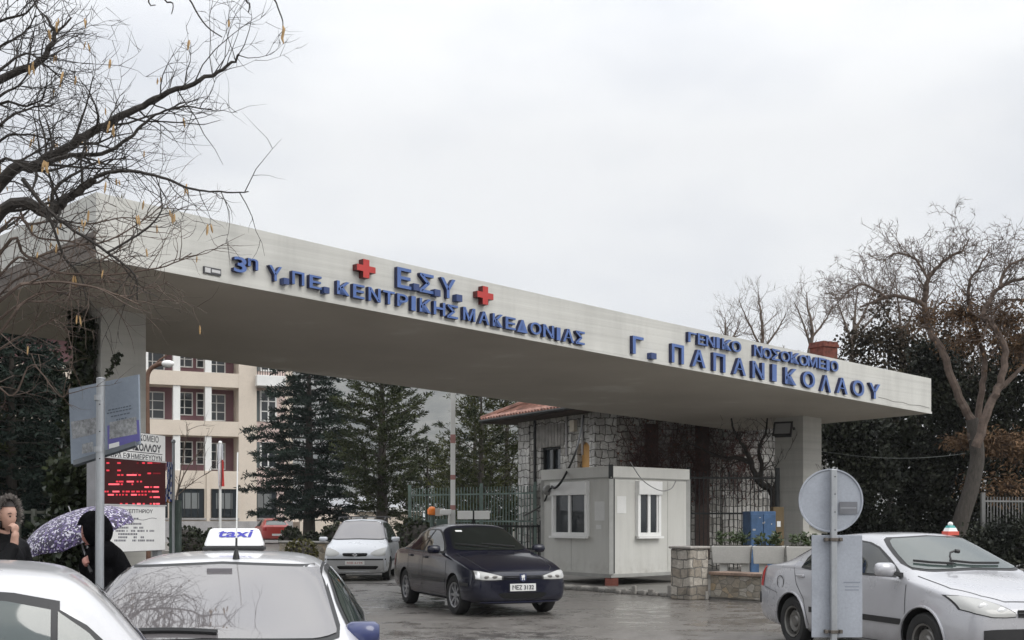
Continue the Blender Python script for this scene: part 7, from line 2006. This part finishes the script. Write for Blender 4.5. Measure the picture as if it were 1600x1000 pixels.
    mb = MB(); mb.tube([-ax * .05, -ax * .13], .014, 10); mb.build('handle', M_RUBBER, u, smooth=50)
    mb = MB()
    for j in range(ng):
        th = 2 * math.pi * j / ng + 0.0; pts = []
        for i in range(1, rings + 1):
            a = i / rings; r = rad * math.sin(a * math.pi / 2 * .98) * .99; h = dep * math.cos(a * math.pi / 2) - dep
            pts.append(top + axis * (h + dep * .45 - .012 - .018 * a * a) + (ex * math.cos(th) + ey * math.sin(th)) * r)
        mb.tube(pts, .0025, 4)
        mb.tube([apex - axis * .22, pts[4]], .002, 4)
    mb.build('ribs', plain('rib_metal', (.3, .3, .3), .4, .6), u)
umbrella_person()
# ------------------------------------------------------------------ signs, board, flags, lamp
M_GALV = plain('galvanised_steel', (.38, .395, .41), .45, .55, var=.18, scale=6, fine=.12, stretch=(1, 1, .4))
M_SIGNBACK = plain('grey_sign_back', (.25, .29, .345), .55, .1, var=.12, scale=2.5, fine=.12)
M_SIGNBACK2 = plain('pale_sign_back', (.37, .395, .44), .5, .15, var=.10, scale=3, fine=.15)

def quad_plate(mb, q, th, off=0.0):
    """plate from 4 corner points (in order), pushed away from the camera by th"""
    n = (q[1] - q[0]).cross(q[3] - q[0]).normalized()
    if n.y > 0: n = -n
    mb.hexa([p + n * (off - th) for p in q], [p + n * off for p in q]); return n

def left_sign():
    Y = 8.75; c = gy(155.5, Y); t = thing('pole_sign', 'back of a grey sign panel with peeling stickers on a round steel pole', 'sign', c)
    mb = MB(); mb.tube([V((0.006, 0, 0)), V((.0, 0, 1.3)), V((.01, 0, EYE + 220 / F * Y))], .031, 16); p = mb.build('pole', M_GALV, t, smooth=40)
    mb = MB(); mb.ball((.01, 0, EYE + 220 / F * Y), (.034, .034, .012), 14, 6); mb.build('cap', M_GALV, p, smooth=60)
    mb = MB()
    for z in (2.05, 2.25, 2.45): mb.ball((.012, -.031, z), (.005, .004, .005), 8, 5)
    mb.build('holes', M_WELL, p)
    W = lambda a, b, l: wp(a, b, l) - c
    YL, YR = 9.0, 8.78
    cor = [W(107.5, 608, YL), W(216, 585, YR), W(218, 694, YR), W(111, 725, YL)]
    mb = MB(); n = quad_plate(mb, cor, .018); mb.build('panel', M_SIGNBACK, t)
    def on(u, v): return cor[0].lerp(cor[1], u).lerp(cor[3].lerp(cor[2], u), v)
    def px2uv(x, y):
        u = (x - 109) / 108.0; top = 608 - 23 * u; bot = 725 - 31 * u; return u, (y - top) / (bot - top)
    def patch(name, quad, mat, off, parent=None):
        mb = MB(); q = [on(*px2uv(x, y)) + n * off for x, y in quad]; mb.add(q + [p - n * .0008 for p in q], [(0, 1, 2, 3), (7, 6, 5, 4), (0, 4, 5, 1), (1, 5, 6, 2), (2, 6, 7, 3), (3, 7, 4, 0)]); return mb.build(name, mat, parent or t)
    paper = plain('torn_grey_paper', (.36, .37, .38), .9, var=.45, scale=30, fine=.5)
    pur = plain('violet_sticker', (.12, .11, .33), .5, var=.1)
    patch('torn_sticker', [(111, 660), (122, 655), (150, 650), (152, 678)][:4] if 0 else [(111, 659), (151, 652), (152, 677), (113, 686)], paper, .0015)
    patch('torn_sticker', [(128, 694), (145, 690), (146, 705), (127, 709)], paper, .0015)
    s = patch('violet_sticker', [(168, 665), (217, 656), (218, 689), (168, 702)], pur, .0015)
    patch('torn_paper', [(172, 660), (213, 651), (214, 678), (171, 686)], paper, .0026, s)
    patch('white_label', [(170, 694), (186, 690), (186, 697), (170, 701)], M_PVC, .0026, s)
    ink = plain('faded_sign_ink', (.10, .12, .15), .8)
    mb = MB()
    rng = random.Random(6)
    for k, (x0, x1, y) in enumerate(((170, 205, 640), (168, 207, 645), (174, 203, 650), (182, 198, 655))):
        x = x0
        while x < x1:
            w = rng.uniform(2, 5); q = [on(*px2uv(x, y - (x - x0) * .2)) + n * .0012, on(*px2uv(min(x + w, x1), y - (x + w - x0) * .2)) + n * .0012, on(*px2uv(min(x + w, x1), y + 2.0 - (x + w - x0) * .2)) + n * .0012, on(*px2uv(x, y + 2.0 - (x - x0) * .2)) + n * .0012]
            mb.add(q, [(0, 1, 2, 3)]); x += w + 1.1
    mb.build('faded_print', ink, t)
    lip = [W(117, 722, YL - .01), W(214, 692, YR - .01), W(214, 699, YR - .07), W(117, 730, YL - .07)]
    mb = MB(); quad_plate(mb, lip, .02, .02); mb.build('lower_lip', plain('sign_lip_dark', (.07, .08, .09), .6), t)
    for z in (2.12, 2.5):
        mb = MB(); mb.lathe([(.036, z - .02), (.038, z - .02), (.038, z + .02), (.036, z + .02)], 16, cap=False); mb.build('clamp', M_GALV, t)
left_sign()

def right_sign():
    Y = 11.0; s = F / Y; c = gy(1302.5, Y); t = thing('pole_sign', 'backs of a round sign and a tall rectangular sign on one galvanised post', 'sign', c)
    W = lambda a, b, dy=0: wp(a, b, Y + dy) - c
    mb = MB(); mb.box((-.028, -.028, 0), (.028, .028, W(0, 733).z)); p = mb.build('pole', M_GALV, t, bevel=.008)
    mb = MB()
    for y in (745, 772, 800, 828): mb.ball((.006, -.0285, W(0, y).z), (.006, .003, .006), 8, 5)
    mb.build('bolt_holes', M_WELL, p)
    cc = W(1300.5, 782); r = 50 / s
    mb = MB(); mb.M = Matrix.Translation(cc + V((0, .055, 0))) @ Matrix.Rotation(R(-3), 4, 'Z')
    mb.lathe([(0, -.0), (r - .02, -.0), (r - .012, -.012), (r, -.012), (r, .012), (0, .012)], 64, 'y'); mb.build('round_plate', M_SIGNBACK2, t, smooth=40)
    mb = MB(); a, b = W(1311, 784, .05), W(1339, 803, .05); mb.box((a.x, .034, b.z), (b.x, .040, a.z)); st = mb.build('sticker', plain('grey_sticker', (.15, .155, .17), .6, var=.25), t)
    mb = MB(); zm = (a.z + b.z) / 2; mb.box((a.x + .01, .032, zm - .006), (b.x - .01, .0335, zm + .004)); mb.build('sticker_line', plain('sticker_pale', (.30, .31, .33), .6), st)
    a, b = W(1268, 836, .055), W(1347, 996, .055)
    mb = MB(); mb.box((a.x, .045, b.z), (b.x, .06, a.z)); rp = mb.build('rectangular_plate', M_SIGNBACK2, t, bevel=.004)
    mb = MB(); 
    for x0, x1, y0, y1 in ((1318, 1344, 909, 911), (1320, 1342, 916, 917.5), (1320, 1342, 921, 922.5)):
        q0, q1 = W(x0, y0, .045), W(x1, y1, .045); mb.box((q0.x, .0435, q1.z), (q1.x, .0448, q0.z))
    mb.build('embossed_print', plain('faint_print', (.22, .24, .28), .6), rp)
    a, b = W(1263.5, 800, .1), W(1292, 833.5, .1)
    mb = MB(); mb.box((a.x, .075, b.z), (b.x, .085, a.z)); mb.build('cream_plate', plain('cream_plate', (.52, .50, .42), .6), t)
    for y in (843, 987):
        z = W(0, y).z; mb = MB(); mb.box((-.034, -.036, z - .016), (.034, .042, z + .016)); mb.box((-.085, .005, z - .012), (-.034, .02, z + .012)); mb.box((.034, .005, z - .012), (.085, .02, z + .012))
        for x in (-.068, .068): mb.M = Matrix.Identity(4); mb.cbox((x, .012, z), (.03, .055, .034))
        mb.build('clamp', plain('rusty_clamp', (.13, .115, .10), .6, .5, var=.3, scale=20), t, bevel=.004)
right_sign()

def info_board():
    A = gy(151, 17.5); B = gy(257.5, 19.3); d = (B - A); L = d.length; rz = math.atan2(d.y, d.x)
    t = thing('information_board', 'white hospital information board with a red dot-matrix display in the middle', 'sign', A, rz)
    zt, zb = 2.97, 1.10
    # local frame: x along, z up, -y towards the camera
    def uvz(px, py):
        k = (px - 800) / F; e = d.normalized(); x = (k * A.y - A.x) / (e.x - k * e.y); dep = A.y + e.y * x
        return x, EYE - (py - HZ) / F * dep
    mb = MB(); mb.box((-.02, 0, zb), (L + .02, .16, zt)); mb.build('case', plain('board_case', (.20, .20, .21), .5), t, bevel=.01)
    mb = MB()
    for x in (.1, L - .1): mb.box((x - .06, .03, 0), (x + .06, .13, zb))
    mb.build('legs', M_GALV, t)
    white = plain('board_white', (.74, .74, .73), .4, var=.04)
    ink = plain('board_ink', (.035, .035, .045), .6)
    z1 = uvz(205, 717.5)[1]; z2 = uvz(205, 789)[1]
    mb = MB(); mb.box((0, -.008, z1 + .012), (L, -.001, zt - .01)); pt = mb.build('upper_panel', white, t)
    mb = MB(); mb.box((0, -.008, zb + .01), (L, -.001, z2 - .012)); pb = mb.build('lower_panel', white, t)
    mb = MB(); mb.box((.0, -.012, z2), (L, -.001, z1)); scr = mb.build('screen', emit('display_dark_red', (1.0, .03, .05), .011), t)
    mb = MB(); mb.box((-.02, -.02, z1 - .012), (L + .02, 0, z1 + .008)); mb.box((-.02, -.02, z2 - .01), (L + .02, 0, z2 + .008)); mb.build('divider', plain('board_rail', (.5, .5, .5), .4), t)
    def line(txt, px1, width, ptop, pbot, parent, bold=.03, m=ink):
        x1, _ = uvz(px1, ptop); zz1 = uvz(px1, ptop)[1]; zz0 = uvz(px1, pbot)[1]
        mb = MB(); solid_text(mb, txt, (x1 - width, -.0082, zz0), (width, 0, 0), (0, 0, zz1 - zz0), (0, -1, 0), .002, bold); return mb.build('panel_text', m, parent)
    xa = lambda px: uvz(px, 700)[0]
    line('ΓΕΝΙΚΟ ΝΟΣΟΚΟΜΕΙΟ', 247, xa(247) - xa(160), 682, 692, pt, .01)
    line('Γ. ΠΑΠΑΝΙΚΟΛΑΟΥ', 251, xa(251) - xa(158), 696, 708, pt, .04)
    line('ΤΩΡΑ ΕΦΗΜΕΡΕΥΟΥΝ', 252, xa(252) - xa(166), 712.5, 721.5, pt, .015)
    mb = MB(); x0, x1 = xa(158), xa(253); zz = uvz(253, 710.3)[1]; mb.box((x0, -.0095, zz - .006), (x1, -.008, zz + .006)); mb.build('rule_line', ink, pt)
    line('ΕΠΙΣΚΕΠΤΗΡΙΟΥ', 238, xa(238) - xa(178), 796, 802, pb, .015)
    mb = MB(); rng = random.Random(9)
    for y, segs in ((809, [(206, 216)]), (817, [(184, 220)]), (823, [(184, 200), (208, 214), (217, 223)]), (828, [(180, 194), (197, 199), (204, 211), (214, 225), (228, 230), (233, 240)]), (833, [(184, 214)]), (838, [(184, 198), (208, 213), (219, 224)]), (843, [(178, 196), (206, 212), (215, 226), (228, 240)])):
        for a, b in segs:
            x = a
            while x < b:
                w = min(rng.uniform(1.2, 2.6), b - x); p0 = uvz(x, y); p1 = uvz(x + w, y + 3.0); mb.box((p0[0], -.0095, p1[1]), (p1[0], -.008, p0[1])); x += w + .7
    pts = []
    for k in range(13):
        px = 214 + 30 * k / 12; q = uvz(px, 811 + 1.6 * math.sin(k / 12 * 6.0)); pts.append((q[0], -.009, q[1]))
    mb.tube(pts, .004, 4)
    mb.build('lettering', plain('grey_print', (.14, .14, .16), .7), pb)
    # lit dots of the display
    on = {}
    rows = [(302, [(25, 45, 1), (105, 130, 1), (250, 265, 0), (290, 310, 1), (330, 365, 1), (370, 425, 0)]), (357, [(25, 45, 1), (105, 130, 1)]), (379, [(218, 228, 0), (248, 258, 0), (330, 355, 1), (372, 425, 0)]),
            (391, [(105, 125, 1), (134, 150, 1), (175, 250, 2), (262, 280, 1)]), (440, [(95, 112, 1), (118, 150, 1), (175, 228, 2), (250, 262, 1), (275, 290, 1)]), (460, [(40, 120, 2), (132, 146, 1), (212, 222, 1)]),
            (481, [(308, 340, 2), (350, 365, 1), (376, 415, 2)]), (514, [(10, 22, 1), (28, 40, 1), (70, 120, 2), (143, 158, 1), (168, 198, 1), (210, 235, 1), (247, 272, 1), (284, 298, 1), (309, 322, 1), (335, 352, 1), (362, 412, 2)]),
            (538, [(35, 80, 2), (96, 106, 1), (120, 130, 1), (142, 152, 1), (167, 182, 1), (207, 250, 2), (262, 276, 1), (286, 298, 1), (309, 324, 1)]), (556, [(347, 364, 1), (374, 420, 2)]),
            (605, [(125, 142, 1), (166, 182, 1), (218, 235, 1), (252, 278, 2), (295, 310, 1), (347, 362, 1), (372, 388, 2), (395, 420, 2)])]
    bms = [MB(), MB(), MB()]
    for y, segs in rows:
        for a, b, lv in segs:
            x = a
            while x < b:
                w = min(6.0, b - x)
                p0 = uvz(160 + x / 4.758, 660 + (y - 6) / 4.758 - (0)); p1 = uvz(160 + (x + w) / 4.758, 660 + (y + 6) / 4.758)
                bms[lv].box((p0[0], -.015, p1[1]), (p1[0], -.0125, p0[1])); x += 7.5
    for lv, (col, st) in enumerate((((.55, .02, .04), .25), ((1.0, .06, .09), .75), ((1.0, .13, .16), 1.25))):
        if bms[lv].f: bms[lv].build('lettering', emit('display_red', col, st), scr)
info_board()

def flag(label, px, Y, ytop, ybase, pr, cloth, mats, pole_m, cat='flag'):
    c = gy(px, Y); t = thing('flag_pole', label, 'flag', c)
    zt = EYE - (ytop - HZ) / F * Y
    mb = MB(); mb.tube([(0, 0, 0), (0, 0, zt)], pr, 8); mb.ball((0, 0, zt), pr * 1.6, 8, 6); mb.build('pole', pole_m, t, smooth=40)
    x0, x1, y0, y1, lean = cloth
    mb = MB(); nx, nz = 10, 16
    W = lambda a, b: (wp(a, b, Y) - c)
    for j in range(nz + 1):
        for i in range(nx + 1):
            u, v = i / nx, j / nz; a = W(x0 + (x1 - x0) * u + lean * v, y0 + (y1 - y0) * v)
            mb.v.append((a.x, -.03 + .07 * math.sin(u * 11 + v * 2.0) * (.3 + v), a.z))
    for j in range(nz):
        for i in range(nx):
            mb.f.append((j * (nx + 1) + i, j * (nx + 1) + i + 1, (j + 1) * (nx + 1) + i + 1, (j + 1) * (nx + 1) + i)); mb.m.append(mats[1](i / nx, j / nz))
    o = mb.build('cloth', mats[0], t, smooth=60); md = o.modifiers.new('thickness', 'SOLIDIFY'); md.thickness = .004
    return t
fb = plain('flag_blue', (.03, .07, .30), .8); fw = plain('flag_white', (.70, .70, .72), .8); fr = plain('flag_red', (.45, .035, .03), .8)
tf = flag('blue and white striped flag hanging limp on a pole beside the information board', 271, 24, 690, 860, .03, (262, 271, 722, 784, -3), ([fb, fw], lambda u, v: 0 if int((u * 1.2 + v * 1.0) * 9) % 2 == 0 else 1), M_GALV)
mb = MB(); mb.box((-.10, .04, 0), (.10, .24, 2.0)); mb.build('base_post', M_GREENIRON, tf)
mb = MB(); mb.ball((-.085, -.03, 1.98), .04, 8, 6); mb.build('marker', plain('orange_tag', (.7, .25, .02), .5), tf)
flag('red and white flag hanging limp on a white pole in front of the hospital', 344, 32, 692, 880, .035, (339.5, 349.5, 694, 760, 1), ([fw, fr], lambda u, v: 1 if (u > .55 and v > .35) else 0), M_PVC)

def street_lamp():
    Y = 38; c = gy(232, Y); t = thing('street_lamp', 'brown street lamp with a curved arm and white head above the information board', 'street lamp', c)
    W = lambda a, b: wp(a, b, Y) - c
    mb = MB(); mb.tube([V((0, 0, 0)), W(231, 700), W(230, 620)] + curve_pts([W(230, 600), W(231, 585), W(237, 575), W(248, 569), W(258, 567)], 4), .075, 8); mb.tube([W(234, 577), W(250, 562), W(272, 548)], .03, 6); mb.build('pole', plain('brown_pole', (.13, .07, .045), .6, .2, var=.3), t, smooth=50)
    mb = MB(); h = W(262, 568); mb.ball(h, (.22, .13, .11), 14, 8); mb.build('lamp_head', M_PVC, t, smooth=60)
    mb = MB(); mb.ball(h + V((0, 0, -.07)), (.15, .10, .08), 12, 6); mb.build('lens', M_LAMPGLASS, t, smooth=60)
street_lamp()

def wire():
    a, b = wp(1285, 705, 33.8), wp(1510, 708, 36.6)
    t = thing('overhead_wire', 'thin grey wire strung between the gate column and the leaning tree', 'wire', a)
    mb = MB(); mb.tube([(b - a) * u - V((0, 0, .18 * 4 * u * (1 - u))) for u in [k / 14 for k in range(15)]], .007, 5); mb.build('strand', plain('wire_grey', (.09, .10, .095), .6), t)
wire()
small_bare('thin leafless sapling behind the flag beside the information board', [[(272, 800), (280, 760), (300, 720), (318, 700)], [(276, 775), (300, 755), (330, 735)], [(274, 790), (290, 690), (294, 670)]], 30, random.Random(3), 270, .03, (.3, .8), M_TWIGPALE, 1, 8)
# ------------------------------------------------------------------ damp air between the gate and the mountain
def haze():
    t = NT('damp_air'); nt = t.t
    nt.nodes.remove(t.p)
    v = nt.nodes.new('ShaderNodeVolumePrincipled'); v.inputs['Density'].default_value = .00022; v.inputs['Color'].default_value = (.95, .97, 1.0, 1); v.inputs['Anisotropy'].default_value = .0
    nt.links.new(v.outputs[0], nt.nodes['Material Output'].inputs['Volume'])
    mb = MB(); mb.box((-2700, -420, -1.2), (2700, 3700, 420)); o = mb.build('haze', t.mat)
    tag(o, kind='stuff')
haze()
